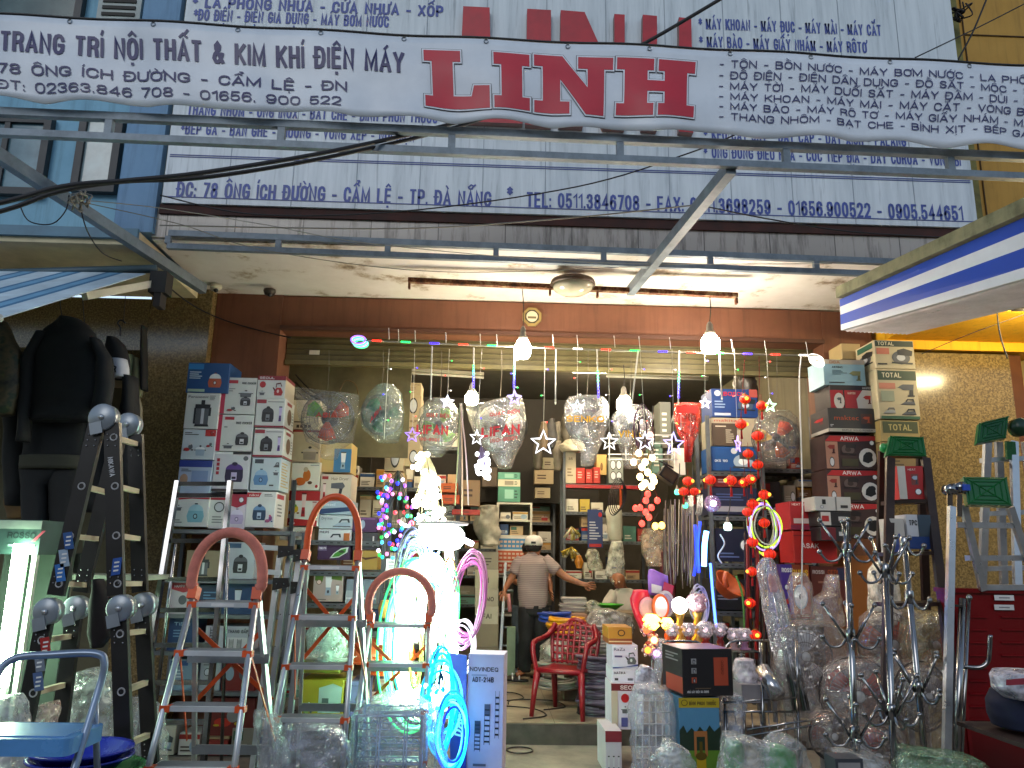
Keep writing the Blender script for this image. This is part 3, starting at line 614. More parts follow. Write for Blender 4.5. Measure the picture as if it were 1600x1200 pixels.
ICON = {
 'cooker': [(D, [(.1, .1), (.9, .1), (.95, .3), (.93, .62), (.07, .62), (.05, .3)]), (M_, ell(.5, .62, .43, .25, 12, 0, PI)), (L_, rc(.36, .18, .64, .5)), (D, rc(.4, .22, .6, .32)), (D, ell(.5, .86, .14, .08))],
 'whitecooker': [(M_, [(.12, .06), (.88, .06), (.97, .35), (.9, .6), (.1, .6), (.03, .35)]), (L_, ell(.5, .6, .4, .3, 12, 0, PI)), (D, ell(.5, .34, .12, .13)), (L_, ell(.5, .34, .07, .08)), (D, rc(.42, .9, .58, .96))],
 'pot': [(M_, [(.15, .05), (.85, .05), (.9, .5), (.1, .5)]), (D, rc(.0, .42, .1, .5)), (D, rc(.9, .42, 1, .5)), (L_, ell(.5, .52, .42, .2, 12, 0, PI)), (D, ell(.5, .76, .1, .07))],
 'juicer': [(D, [(.12, 0), (.9, 0), (.84, .1), (.18, .1)]), (M_, rc(.16, .08, .84, .72)), (L_, rc(.44, .1, .6, .7)), (D, rc(.1, .68, .9, .84)), (D, rc(.4, .84, .6, 1)), (D, rc(.84, .4, .96, .72)), (D, rc(.06, .1, .16, .7))],
 'kettle': [(M_, [(.2, .05), (.85, .05), (.95, .3), (.75, .6), (.35, .6), (.15, .3)]), (D, [(.18, .35), (.0, .6), (.05, .64), (.28, .48)]), (D, [(.28, .62), (.3, .9), (.7, .97), (.85, .7), (.78, .68), (.68, .88), (.36, .82), (.36, .62)]), (L_, ell(.5, .35, .1, .12))],
 'blender': [(L_, [(.3, .4), (.7, .4), (.78, .95), (.22, .95)]), (M_, [(.25, .02), (.75, .02), (.68, .4), (.32, .4)]), (D, rc(.22, .93, .78, 1)), (D, ell(.5, .2, .09, .08))],
 'iron': [(M_, [(.0, .1), (1, .1), (.95, .45), (.7, .5), (.3, .42)]), (D, [(.0, .04), (1, .04), (1, .12), (0, .12)]), (D, [(.3, .42), (.45, .78), (.9, .8), (.95, .45), (.85, .45), (.8, .66), (.5, .64), (.42, .44)])],
 'irongreen': [(L_, [(.0, .02), (.5, .1), (.95, .5), (1, .9), (.6, .8), (.2, .4)]), (A_, [(.12, .1), (.5, .18), (.85, .5), (.88, .8), (.6, .7), (.28, .4)]), (D, ell(.62, .55, .16, .1))],
 'drill': [(M_, [(.0, .62), (.15, .58), (.3, .45), (.85, .45), (.9, .85), (.3, .85), (.15, .75)]), (D, [(.6, .0), (.82, .0), (.85, .46), (.65, .46)]), (D, rc(.52, .0, .9, .1))],
 'saw': [(M_, ell(.45, .45, .42, .4)), (L_, ell(.45, .45, .2, .19)), (D, [(.3, .6), (.95, .55), (1, .85), (.6, 1), (.3, .9)]), (D, [(.0, .1), (.95, .05), (.98, .15), (.02, .2)]), (L_, ell(.45, .45, .07, .07))],
 'dryer': [(M_, [(.0, .55), (.75, .5), (.9, .7), (.75, .95), (.0, .88)]), (D, [(.5, .0), (.66, .0), (.75, .52), (.55, .55)])],
 'grinder': [(L_, ell(.5, .5, .5, .5)), (D, [(.2, .3), (.5, .2), (.8, .35), (.75, .6), (.45, .8), (.25, .6)]), (D, ell(.6, .65, .2, .16))],
 'ladder': [(D, rc(.1, 0, .16, 1)), (D, rc(.84, 0, .9, 1))]+[(D, rc(.16, .06+.13*i, .84, .1+.13*i)) for i in range(7)],
 'food': [(A_, ell(.3, .25, .28, .2)), (M_, ell(.62, .55, .2, .3)), (D, ell(.8, .2, .12, .08)), (L_, ell(.55, .85, .12, .12)), (D, ell(.1, .12, .1, .05))],
 'sprayer': [(A_, [(.1, 0), (.9, 0), (.95, .3), (.75, .55), (.75, .66), (.25, .66), (.25, .55), (.05, .3)]), (M_, rc(.15, .92, .85, .99)), (M_, rc(.15, .68, .28, .92)), (M_, rc(.72, .68, .85, .92)), (D, rc(.42, .66, .58, .86)), (D, ell(.5, .68, .3, .05))],
 'fan': [(M_, ell(.5, .5, .5, .5)), (L_, ell(.5, .5, .42, .42)), (D, ell(.5, .5, .12, .12))],
 'ball': [(M_, ell(.5, .5, .5, .5))], 'ring': [(D, ell(.5, .5, .5, .5)), (L_, ell(.5, .5, .4, .4))],
}
TXB = .018
def art_on(b, art, fn, asp):
    """print on a face: fn(u, v, lift) maps the unit square of the face to space"""
    for k, a in enumerate(art):
        e = .0012+.0006*k
        if a[0] == 'r':
            _, x0, y0, x1, y1, c = a; b.add([fn(x, y, e) for x, y in rc(x0, y0, x1, y1)], [(0, 1, 2, 3)], mat(c, .45, var=.06))
        elif a[0] == 'p':
            b.add([fn(x, y, e) for x, y in a[1]], [tuple(range(len(a[1])))], mat(a[2], .45, var=.06))
        elif a[0] == 't':
            _, t, x0, y0, x1, h, c = a; b.text(t, 0, 0, 1, 1, lambda x, y: fn(x0+(x1-x0)*x, y0+h*y, e), mat(c, .45, var=.03), TXB)
        elif a[0] == 'i':
            _, kind, x0, y0, x1, y1, cols = a
            for j, (ci, poly) in enumerate(ICON[kind]):
                b.add([fn(x0+(x1-x0)*x, y0+(y1-y0)*y, e+.0003*j) for x, y in poly], [tuple(range(len(poly)))], mat(cols[ci % len(cols)], .4, var=.1))
        elif a[0] == 'l':                       # small print: n thin lines
            _, x0, y0, x1, y1, n, c = a; rr = random.Random(int(x0*100+y0*1000)); dy = (y1-y0)/n
            for j in range(n):
                b.add([fn(x, y, e) for x, y in rc(x0, y0+dy*(j+.25), x0+(x1-x0)*rr.uniform(.5, 1), y0+dy*(j+.7))], [(0, 1, 2, 3)], mat(c, .5, var=.02))
WHT = '#d6d6d2'
def carton(label, px0, py0, px1, py1, Y, dep, base=WHT, art=(), side=(), yaw=0., name='carton', cat='carton', group=None, top=None, open_=False):
    """front face given by its pixel edges at depth Y"""
    ym, xm = (py0+py1)/2, (px0+px1)/2
    x0, x1 = P(px0, ym, Y).x, P(px1, ym, Y).x; z0, z1 = P(xm, py1, Y).z, P(xm, py0, Y).z
    return carton_at(label, x0, x1, Y, z0, z1, dep, base, art, side, yaw, name, cat, group, top)
def carton_at(label, x0, x1, Y, z0, z1, dep, base=WHT, art=(), side=(), yaw=0., name='carton', cat='carton', group=None, top=None):
    z0 += .001; c = Vector(((x0+x1)/2, Y, z0)); hw = (x1-x0)/2-.001; hh = z1-z0-.001; cs, sn = math.cos(yaw), math.sin(yaw)
    X, Yv = Vector((cs, sn, 0)), Vector((-sn, cs, 0)); Z = Vector((0, 0, 1)); mt = mat(base, .5, var=.07, scale=4)
    b = B(); bw = .004
    # body with softened vertical edges
    pts = [(-hw+bw, 0), (hw-bw, 0), (hw, bw), (hw, dep-bw), (hw-bw, dep), (-hw+bw, dep), (-hw, dep-bw), (-hw, bw)]
    lo = [c+X*x+Yv*y for x, y in pts]; hi = [p+Z*hh for p in lo]
    b.add(lo+hi, [tuple(range(8))[::-1], tuple(range(8, 16))]+[(i, (i+1) % 8, 8+(i+1) % 8, 8+i) for i in range(8)], mt)
    if top:
        b.quad(*[c+X*x+Yv*y+Z*(hh+.001) for x, y in ((-hw+.005, .005), (hw-.005, .005), (hw-.005, dep-.005), (-hw+.005, dep-.005))], mat(top, .45, var=.06))
    # flap seam and tape along the top
    b.box(c+Vector((-.0, 0, 0)), c, mt) if 0 else None
    art_on(b, art, lambda u, v, e: c+X*(-hw+2*hw*u)+Z*(hh*v)-Yv*e, hw*2/max(hh, .01))
    if side:
        for sg in ((1, -1) if c.x*1 < .4 else (-1, 1))[:1]:
            art_on(b, side, lambda u, v, e: c+X*(sg*(hw+e))+Yv*(dep*(u if sg > 0 else 1-u))+Z*(hh*v), 1)
    return b.build(name, None, label, cat, group, origin=c)
def bar(c, y0=.86, y1=1.): return ('r', 0, y0, 1, y1, c)
G1, G2 = ['#2a2a2e', '#5a5c62', '#c9cbd0', '#b03030'], ['#4a5560', '#8ea3b4', '#dfe6ea', '#90b060']
P1 = ['#2b2140', '#5b3a86', '#c8b9dd', '#7a3a90']; R1 = ['#5a0f12', '#b01d22', '#e7c9c4', '#d23b2a']
Bz_ = ['#1c2430', '#44566e', '#c2ccd6', '#3a6ab0']; W1 = ['#3a4048', '#9fb2c4', '#eef1f3', '#70a0c0']

Ys = 6.12; GS = 'appliance cartons stacked in front of the left pilaster'
LS = [(.08, .2, .4, .5, 3, '#8a8a8a')]
def s_art(brandcol, nm, icon, cols, pos=(.45, .12, .92, .62)):
    return [('r', .05, .84, .28, .93, brandcol), ('t', nm, .5, .85, .93, .06, '#333'), ('l', .06, .6, .3, .78, 3, '#8c8c90'), ('i', icon, *pos, cols), ('l', .05, .06, .35, .2, 2, '#77777a')]
carton('blue carton with a white cooker picture, on top of the leftmost stack', 292, 567, 358, 614, Ys, .3, '#1f4f86', [('r', .02, .78, .38, .96, '#2a7fc0'), ('l', .06, .45, .36, .72, 4, '#c8d8e8'), ('i', 'whitecooker', .5, .15, .85, .7, ['#7a3020', '#c05a3a', '#e0e4e8']), ('r', .05, .03, .45, .12, '#a9c7b0')], group=GS)
carton('white Panasonic carton with a steel juicer picture in the leftmost stack'.replace('Panasonic ', ''), 289, 614, 342, 670, Ys, .3, WHT, [('t', 'Panasonic', .06, .86, .66, .07, '#1a1a1a'), ('l', .7, .8, .92, .94, 4, '#888'), ('i', 'juicer', .24, .06, .8, .8, G1)], group=GS)
carton('white carton with a red corner logo and scattered cookware, below the juicer carton', 284, 671, 336, 718, Ys, .3, '#c9d2d8', [('t', 'FAST', .74, .85, .94, .08, '#fff'), ('r', .68, .78, 1, 1, '#b32c2c'), ('l', .06, .8, .5, .92, 2, '#555'), ('i', 'food', .06, .25, .4, .55, G1), ('i', 'food', .74, .4, .95, .6, G1), ('i', 'pot', .4, .1, .75, .55, W1)], group=GS)
carton('pale blue carton with a portrait, second from the bottom of the leftmost stack', 278, 719, 330, 773, Ys, .3, '#aab8d0', [('r', 0, .8, 1, 1, '#2c3c8c'), ('i', 'ball', .06, .3, .3, .6, ['#caa088', '#b08a74']), ('r', .4, .25, .9, .7, '#8296bd'), ('l', .08, .66, .5, .76, 2, '#445')], group=GS)
carton('white carton with a pale teal rice cooker at the foot of the leftmost stack', 270, 775, 326, 823, Ys, .3, WHT, [('p', [(0, .86), (.5, .92), (1, .9), (1, 1), (0, 1)], '#b02434'), ('i', 'whitecooker', .38, .1, .9, .8, ['#2d3c44', '#7fb4c4', '#a5cbd6']), ('i', 'pot', .05, .5, .25, .75, G1), ('l', .05, .1, .3, .25, 2, '#777')], group=GS)
carton('upper of two pink edged rice cooker cartons in the second stack', 345, 590, 400, 647, Ys+.02, .3, WHT, [('r', 0, 0, .13, 1, '#b8244a'), ('r', .2, .84, .46, .93, '#b52a3a'), ('t', 'RICE COOKER', .58, .82, .98, .06, '#333'), ('i', 'pot', .5, .45, .92, .7, G1), ('i', 'cooker', .55, .2, .88, .5, G1), ('i', 'food', .2, .06, .5, .22, G1), ('l', .22, .6, .4, .72, 2, '#999')], group=GS)
carton('lower of two pink edged rice cooker cartons in the second stack', 338, 648, 395, 705, Ys+.02, .3, WHT, [('r', 0, 0, .13, 1, '#b8244a'), ('r', .2, .86, .46, .94, '#b52a3a'), ('t', 'RICE COOKER', .52, .74, .96, .07, '#333'), ('l', .2, .62, .38, .7, 1, '#888'), ('i', 'cooker', .52, .12, .92, .55, G1), ('i', 'pot', .2, .06, .5, .24, G1)], group=GS)
carton('white carton with a purple pressure cooker picture in the second stack', 333, 706, 390, 768, Ys+.02, .3, '#cfcdd2', [('r', 0, .94, .5, 1, '#e4e4e2'), ('r', .5, .94, 1, 1, '#2a2528'), ('i', 'cooker', .3, .18, .86, .78, P1), ('i', 'ball', .8, .78, .94, .9, G1)]+[('r', .08, .42+.11*i, .16, .5+.11*i, '#a8283a') for i in range(4)]+[('r', 0, .0, 1, .06, '#3a3234')], group=GS)
carton('narrow white carton with a hand blender picture behind the chrome ladder', 326, 775, 356, 826, Ys+.02, .28, WHT, [('r', 0, .88, 1, 1, '#b02434'), ('i', 'ring', .25, .5, .8, .82, G1), ('l', .2, .15, .8, .4, 3, '#888')], group=GS)
carton('white carton with a crimson wave and lilac cooker, behind the chrome ladder', 356, 772, 384, 826, Ys+.02, .28, '#d2c9d4', [('p', [(0, .68), (.5, .6), (1, .72), (1, 1), (0, 1)], '#a8283e'), ('i', 'whitecooker', .1, .1, .95, .6, ['#6a5a80', '#b4a2c8', '#d8cfe4']), ('i', 'ring', .55, .75, .85, .92, W1)], group=GS)
SQ = [('r', 0, .0, 1, .05, '#8a1f30')]
carton('small kettle carton on top of the third stack', 402, 587, 446, 622, Ys+.02, .3, WHT, [('r', 0, .8, 1, 1, '#8a1f2c'), ('t', 'SEOUL', .06, .85, .6, .1, '#eee'), ('i', 'ball', .08, .45, .3, .74, R1), ('i', 'kettle', .55, .08, .95, .72, R1), ('i', 'pot', .08, .1, .3, .36, G1)], [('r', 0, 0, 1, 1, '#c8bca8'), ('r', 0, .85, 1, 1, '#7a1f2c')], group=GS, top='#8a1f2c')
for k, (y0, y1, wh) in enumerate(((622, 668, 'upper'), (669, 714, 'lower'))):
    carton(wh+' of two white cartons with a black rice cooker and purple figure', 399-3*k, y0, 445-2*k, y1, Ys+.02, .3, WHT, [('r', .02, .82, .35, .95, '#9a2a34'), ('l', .4, .84, .95, .92, 1, '#999'), ('i', 'cooker', .2, .12, .66, .76, ['#18181c', '#2c2c32', '#777a80', '#444']), ('i', 'blender', .76, .2, .95, .72, P1), ('r', 0, 0, 1, .06, '#8a1f30')], [('r', .2, .82, .7, .93, '#9a2a34'), ('p', ell(.5, .45, .22, .28), '#6a4a34'), ('r', 0, 0, 1, .06, '#8a1f30'), ('l', .75, .2, .95, .7, 5, '#999')], group=GS)
carton('pale carton with a blue rice cooker and accessory pictures in the third stack', 392, 715, 438, 766, Ys+.02, .3, '#bcc9cf', [('r', .1, .82, .4, .95, '#394048'), ('i', 'whitecooker', .08, .12, .62, .68, ['#2a4060', '#5d86b4', '#8fb0d0']), ('i', 'iron', .75, .7, .95, .9, G1), ('i', 'pot', .75, .45, .95, .65, G1), ('l', .65, .1, .95, .2, 1, '#444')], [('l', .1, .1, .9, .9, 9, '#b8a070')], group=GS)
carton('white carton with a red label and glass lidded cooker, lowest of the third stack', 384, 768, 430, 824, Ys+.02, .3, WHT, [('p', [(0, .84), (.42, .84), (.5, .97), (0, .97)], '#b3222e'), ('t', 'nikai', .08, .87, .4, .07, '#f0e0d8'), ('l', .6, .86, .95, .94, 2, '#555'), ('i', 'cooker', .22, .14, .72, .68, ['#28405a', '#6d93ba', '#b6cadb', '#333']), ('i', 'food', .68, .12, .98, .36, ['#284a80', '#8a4a80', '#c05070', '#b06080'])], [('r', .1, .82, .8, .95, '#a8323a'), ('l', .2, .3, .8, .7, 4, '#777')], group=GS)
rk = thing('display_rack', 'slotted steel rack of cartons behind the step ladders at the left', 'rack', P(350, 1150, 6.3)*1)
BASE[rk].z = 0; rk.location.z = 0
xl, xr = P(262, 830, 6.1).x, P(455, 830, 6.1).x; STEEL = mat('#6f7478', .45, .5)
shelfz = [P(350, y, 6.1).z for y in (828, 905, 960, 1018, 1080)]
for z in shelfz: B().box((xl, 6.08, z-.03), (xr, 6.5, z-.002), STEEL).build('shelf', rk)
for x in (xl-.03, xr+.002):
    for y in (6.1, 6.46): B().box((x, y, 0), (x+.028, y+.03, shelfz[0]-.001), STEEL).build('upright', rk)
GL = 'cartons on the rack behind the left step ladders'
def shelfbox(label, px0, px1, k, hpx, base, art, Y=6.14, **kw):
    yb = (828, 905, 960, 1018, 1080)[k]; carton(label, px0, yb-hpx, px1, yb, Y, .26, base, art, group=GL, **kw)
shelfbox('white carton with a dark cooker picture seen through the padded ladder', 352, 398, 1, 58, '#b8bfc4', [('r', .0, .84, .5, .97, '#3a5a78'), ('i', 'cooker', .25, .1, .8, .7, G1)])
shelfbox('beige carton with an air fryer picture beside the chrome ladder', 290, 345, 1, 45, '#8f8064', [('i', 'juicer', .3, .1, .7, .8, G1)])
shelfbox('white carton with a red arch and small cup picture', 264, 307, 2, 50, '#c4bfc0', [('p', [(0, .8), (.5, .68), (1, .8), (1, 1), (0, 1)], '#a82833'), ('t', 'HAPPY TIME', .15, .84, .85, .08, '#ddd'), ('i', 'ball', .35, .3, .65, .6, G1)])
shelfbox('navy carton beside the white cup carton', 310, 345, 2, 46, '#17324f', [('l', .2, .5, .8, .8, 3, '#5a86a8')])
shelfbox('deep blue carton with small pale print low on the rack', 347, 396, 2, 50, '#1d3e66', [('i', 'blender', .3, .15, .7, .8, Bz_)])
shelfbox('blue carton standing below the white cup carton', 262, 304, 3, 54, '#173a66', [('t', 'TIEN', .2, .75, .8, .1, '#8fb0cc'), ('l', .2, .4, .8, .65, 3, '#6a90b0')])
shelfbox('grey carton with a ladder diagram sheet', 320, 390, 3, 40, '#b9bcc4', [('t', 'THANG GẤP', .5, .72, .96, .14, '#2a2a30'), ('i', 'ladder', .08, .1, .3, .95, G1), ('r', .5, .1, .95, .55, '#d8d8d8'), ('i', 'ladder', .54, .14, .66, .5, G1), ('i', 'ladder', .72, .14, .84, .5, G1)])
shelfbox('white carton with a torch and dials on the low shelf', 312, 345, 4, 58, '#aeb3b6', [('t', 'MATIKA', .15, .88, .9, .07, '#222'), ('i', 'ring', .2, .4, .5, .62, G1), ('i', 'ring', .4, .08, .8, .36, G1), ('l', .15, .68, .8, .8, 2, '#666')])
shelfbox('red carton with round glass jars beside the torch carton', 347, 400, 4, 54, '#7e1f1a', [('i', 'ball', .1, .3, .35, .7, G2), ('i', 'ball', .5, .3, .8, .72, G1)])
shelfbox('pale blue carton at the left end of the low shelf', 262, 305, 4, 50, '#7f95ab', [('r', .05, .8, .7, .95, '#2a4a80'), ('l', .1, .3, .8, .7, 4, '#ccd6e0')])
carton('red carton with yellow print on the ground under the rack', 318, 1090, 398, 1150, 6.14, .3, '#6a1c16', [('i', 'food', .2, .2, .8, .8, ['#c0a020', '#888', '#aaa', '#bb3020'])], group=GL)

Yi = 6.72; GD = 'cartons piled inside the doorway at the left'
KR = '#b59a7a'
carton('kraft carton with a casserole pot picture under the round orange bladed fan', 456, 672, 500, 724, Yi, .3, '#b3a084', [('i', 'pot', .35, .08, .95, .6, ['#2a2320', '#8d7f70', '#b9aa98']), ('r', 0, .94, 1, 1, '#8a2a20')], group=GD)
carton('kraft carton with a row of black symbols behind the fan bag', 456, 625, 499, 671, Yi, .3, '#c1b193', [('l', .1, .2, .6, .3, 1, '#4a3a2a')]+[('r', .2+.14*i, .05, .3+.14*i, .15, '#3a2c20') for i in range(4)], group=GD)
carton('white carton with orange fruit and food pictures', 455, 722, 500, 766, Yi, .3, '#ddd6ca', [('i', 'food', .12, .12, .8, .85, ['#5a3a20', '#c26a20', '#b8a890', '#c8641c']), ('i', 'ball', .85, .08, .95, .2, R1), ('l', .65, .86, .95, .93, 1, '#888')], group=GD)
carton('white and red carton with red food processors', 450, 767, 499, 822, Yi, .3, '#ddd8d0', [('r', 0, .72, 1, 1, '#a8201e'), ('p', [(0, .0), (.95, .0), (.95, .16), (0, .22)], '#a8201e'), ('i', 'blender', .36, .25, .62, .95, R1), ('i', 'food', .02, .3, .4, .62, ['#8a5a20', '#c8a020', '#60902a', '#c06020']), ('i', 'blender', .72, .3, .96, .7, ['#801818', '#a82020', '#d8c0b8', '#a33']), ('t', 'elba', .06, .05, .26, .08, '#f0e0dc')], group=GD)
carton('white open topped carton with a red line below the red food processor carton', 437, 823, 480, 844, Yi, .3, '#cfc4b4', [('t', 'COPPER BLENDER', .1, .45, .92, .2, '#7a5a48'), ('t', 'MIX-3800', .3, .12, .7, .16, '#7a5a48')], group=GD)
carton('kraft carton with a hair dryer picture', 500, 741, 549, 782, Yi, .3, '#cdbfae', [('t', 'Hair Dryer', .35, .78, .9, .12, '#6a5040'), ('r', .05, .8, .25, .92, '#9a2a2a'), ('i', 'dryer', .35, .15, .85, .72, G1), ('i', 'blender', .06, .08, .22, .65, R1)], group=GD)
carton('tan carton with a yellow top edge leaning behind the fan bag', 500, 692, 549, 738, Yi+.05, .3, '#c0a468', [('r', .45, 0, 1, .8, '#3f78a6'), ('i', 'blender', .6, .1, .9, .7, W1)], group=GD)
carton('silver and blue carton with a steam iron, topmost of the iron cartons', 500, 783, 552, 804, Yi, .25, '#9fb3c3', [('p', [(0, .0), (1, .3), (1, .6), (0, .4)], '#27406a'), ('t', 'Russell', .08, .65, .45, .22, '#e5eaf0')], group=GD)
carton('pale carton with a white steam iron, second of the iron cartons', 498, 805, 551, 826, Yi, .25, '#b9c4cc', [('i', 'iron', .42, .1, .95, .9, W1), ('t', 'Dry iron', .08, .66, .4, .2, '#445')], group=GD)
carton('pale carton with an outlined iron and orange window, third of the iron cartons', 497, 827, 549, 850, Yi, .25, '#c9ccd2', [('t', 'PHILIPS', .04, .72, .32, .16, '#333a44'), ('i', 'iron', .2, .12, .72, .85, ['#333a44', '#c9ccd2', '#c9ccd2']), ('r', .77, .2, .95, .75, '#b0652c')], group=GD)
carton('dark purple carton with a bright green iron, lowest of the iron cartons', 496, 851, 547, 875, Yi, .25, '#3b1f45', [('r', 0, .6, .28, .95, '#6a5a80'), ('t', 'PHILIPS', .04, .7, .26, .15, '#d8d0e0'), ('i', 'irongreen', .38, .08, .95, .95, ['#2a4420', '#4a7a34', '#c9d6cc', '#3f8a2a'])], group=GD)
carton('purple carton with a white kettle picture right of the orange padded ladder', 551, 808, 590, 831, Yi, .25, '#4a2a55', [('i', 'ball', .3, .2, .5, .8, W1), ('r', .1, .84, .9, .95, '#7a4a86')], group=GD)
carton('charcoal carton with a white iron right of the orange padded ladder', 551, 832, 590, 859, Yi, .25, '#3a3a40', [('i', 'iron', .4, .2, .75, .8, W1), ('r', .8, .2, .86, .8, '#c9c9c9')], group=GD)
carton('mustard carton with a brown handle picture right of the orange padded ladder', 551, 860, 591, 890, Yi, .25, '#a5873c', [('p', [(.2, .7), (.5, .5), (.95, .62), (.95, .7), (.5, .62)], '#4a2a18')], group=GD)
carton('pinkish carton with a juice blender and leaves', 489, 896, 536, 940, Yi, .25, '#b8a6a0', [('i', 'blender', .3, .2, .72, .95, W1), ('p', [(.05, .75), (.3, .7), (.35, 1), (.05, 1)], '#5a7a28'), ('p', [(.6, .8), (.95, .75), (.95, 1), (.6, 1)], '#5a7a28'), ('i', 'blender', .72, .25, .92, .6, W1), ('i', 'ring', .1, .6, .28, .78, R1), ('l', .05, .05, .8, .1, 1, '#444')], group=GD)
carton('white and grey carton behind the second step ladder', 540, 905, 588, 950, Yi, .25, '#7e8d9b', [('r', 0, 0, .5, .6, '#aab4be'), ('r', 0, .3, 1, .36, '#d6dce2')], group=GD)
carton('navy carton with a small white word behind the second step ladder', 553, 952, 592, 980, Yi, .25, '#1d2a55', [('t', 'HOME', .3, .1, .85, .2, '#c9d2e0')], group=GD)
carton('olive yellow carton under the clear helmet bags', 471, 1030, 531, 1052, 5.6, .3, '#8f8a2a', [('t', 'MATIKA', .72, .3, .98, .3, '#2a2a20'), ('r', 0, .0, 1, .12, '#6f6a1e')], group=GD)
carton('yellow carton with a white air cooler picture low on the pile', 470, 1062, 536, 1120, 5.6, .35, '#a39222', [('p', [(.42, .1), (.95, .1), (.97, .8), (.75, .9), (.42, .78)], '#a8b8b4'), ('r', .5, .3, .66, .5, '#5a6a66'), ('i', 'food', .08, .05, .3, .4, G2)], group=GD)
carton('lilac carton with a small dark figure low on the pile', 546, 1065, 572, 1120, 5.6, .3, '#6f6a96', [('t', 'Model RX-700', .08, .86, .9, .05, '#222'), ('i', 'drill', .3, .1, .8, .7, G1)], group=GD)
carton('white carton with a steel kettle picture beside the green glowing lights', 602, 873, 650, 905, 6.0, .25, '#c7c3c4', [('t', 'MATIKA', .1, .78, .55, .1, '#222'), ('l', .1, .55, .5, .7, 2, '#777'), ('r', .66, .05, .86, .45, '#6a4a40')], group=GD)
carton('white leaflet carton with a purple wrench drawing', 592, 975, 634, 1008, 5.55, .12, '#cfcdd6', [('p', [(.15, .2), (.3, .1), (.45, .55), (.8, .8), (.7, .92), (.3, .75)], '#3a2a78')], group=GD)
for k, (x0, x1) in enumerate(((601, 631), (631, 658))):        # tall pale columns
    ys = ((590, 640, 690, 736), (598, 618, 650, 700, 728))[k]
    for j in range(len(ys)-1):
        carton(('%s pale tan lamp carton of the %s tall column behind the fans' % (('top', 'second', 'third', 'bottom')[j], ('left', 'right')[k])), x0, ys[j], x1, ys[j+1], 7.6+.06*k, .3, ('#c3b394', '#b9a684')[k], [[('i', 'ring', .3, .1, .8, .9, G1)], [('t', 'PHILIPS', .1, .8, .9, .08, '#5a4a3a'), ('l', .3, .2, .7, .7, 4, '#8a7660')]][(j+k) % 2], group='tall columns of lamp cartons behind the fans')
carton('kraft carton with a black mug picture under the lamp carton column', 598, 738, 631, 772, 7.55, .3, '#b79c76', [('i', 'cooker', .5, .1, .95, .6, ['#2a2018', '#3a2c22', '#6a5a48']), ('t', 'Rainbow', .05, .82, .8, .12, '#4a3a2c')], group='tall columns of lamp cartons behind the fans')

Yr = 6.05; GR = 'power tool cartons stacked in front of the right pilaster'
carton('pale blue carton with an air nailer picture, on top of the inner right stack', 1287, 562, 1352, 602, Yr, .3, '#8fb4c4', [('r', 0, .82, 1, 1, '#b5aa9a'), ('t', 'DCA', .15, .85, .4, .1, '#a86a3a'), ('t', 'AST64C', .2, .66, .46, .08, '#222'), ('l', .2, .4, .6, .6, 4, '#4a6a7a'), ('i', 'drill', .6, .18, .92, .62, ['#6a6a40', '#8a8a58', '#aaa']), ('l', .1, .06, .5, .14, 1, '#333')], [('r', 0, 0, 1, 1, '#a9c6d2')], group=GR)
carton('red and black carton with two white tool panels', 1297, 602, 1365, 638, Yr, .3, '#2a2224', [('r', 0, 0, .3, .78, '#a81f2a'), ('p', ell(.2, .3, .12, .36), '#d8d2cc'), ('r', .33, 0, 1, .78, '#a81f2a'), ('p', [(.62, 0), (1, .0), (1, .78), (.75, .8), (.6, .4)], '#cfc8c2'), ('i', 'drill', .75, .2, .95, .62, R1), ('i', 'drill', .14, .2, .26, .5, G1), ('t', 'MARTON', .4, .6, .58, .1, '#e8c8b8'), ('t', 'MASTER', .75, .84, .95, .09, '#bbb')], group=GR)
carton('charcoal carton with a red tool emblem', 1294, 638, 1374, 675, Yr-.02, .34, '#3d3a39', [('t', 'maktec', .12, .5, .6, .2, '#c2542c'), ('r', .64, .34, .86, .78, '#5a3a30'), ('i', 'drill', .67, .4, .83, .7, ['#c2542c', '#c2542c']), ('r', 0, 0, 1, .14, '#b5b0a6'), ('t', 'SIMPLE SOLID POWER', .25, .03, .85, .07, '#444'), ('l', .03, .2, .1, .32, 2, '#ccc')], [('r', .0, 0, 1, .14, '#b5b0a6'), ('i', 'drill', .2, .4, .8, .7, R1)], group=GR)
for k, (y0, y1) in enumerate(((680, 733), (734, 785), (786, 840))):
    carton(('topmost', 'middle', 'lowest')[k]+' of three red topped angle grinder cartons', 1290+3*k, y0, 1370+5*k, y1, Yr, .3, '#3a2422', [('p', [(0, .82), (.1, .98), (1, .98), (1, .86), (.5, .8)], '#b01f22'), ('t', 'ARWA', .3, .84, .66, .12, '#e8dede'), ('r', 0, .0, .24, .8, '#a87a66'), ('i', 'ring', .06, .05, .16, .35, G1), ('i', 'drill', .03, .45, .2, .75, ['#401818', '#8a3028']), ('i', 'grinder', .64, .06, .98, .62, ['#1c1816', '#ddd6cc', '#ddd6cc']), ('r', .3, .08, .62, .3, '#3f3a22'), ('i', 'saw', .3, .4, .6, .78, ['#241a18', '#5a4a46', '#3a2a26']), ('i', 'ring', .86, .7, .96, .86, W1)], group=GR)
Yt = 5.95; GT = 'weathered tool cartons stacked beside the granite pillar'
T0 = '#c4b695'
carton('weathered cream and green carton with a circular saw picture, top of the outer right stack', 1367, 532, 1429, 576, Yt, .32, T0, [('r', .02, .78, .98, .98, '#2c3a30'), ('t', 'TOTAL', .08, .82, .5, .13, '#d8d2b8'), ('i', 'saw', .4, .12, .95, .72, G1), ('r', .04, .5, .36, .72, '#c0705a'), ('l', .05, .1, .3, .22, 1, '#2a2a2a')], [('r', .1, .75, .9, .95, '#2c5a4a'), ('i', 'saw', .1, .2, .9, .7, G1)], group=GT)
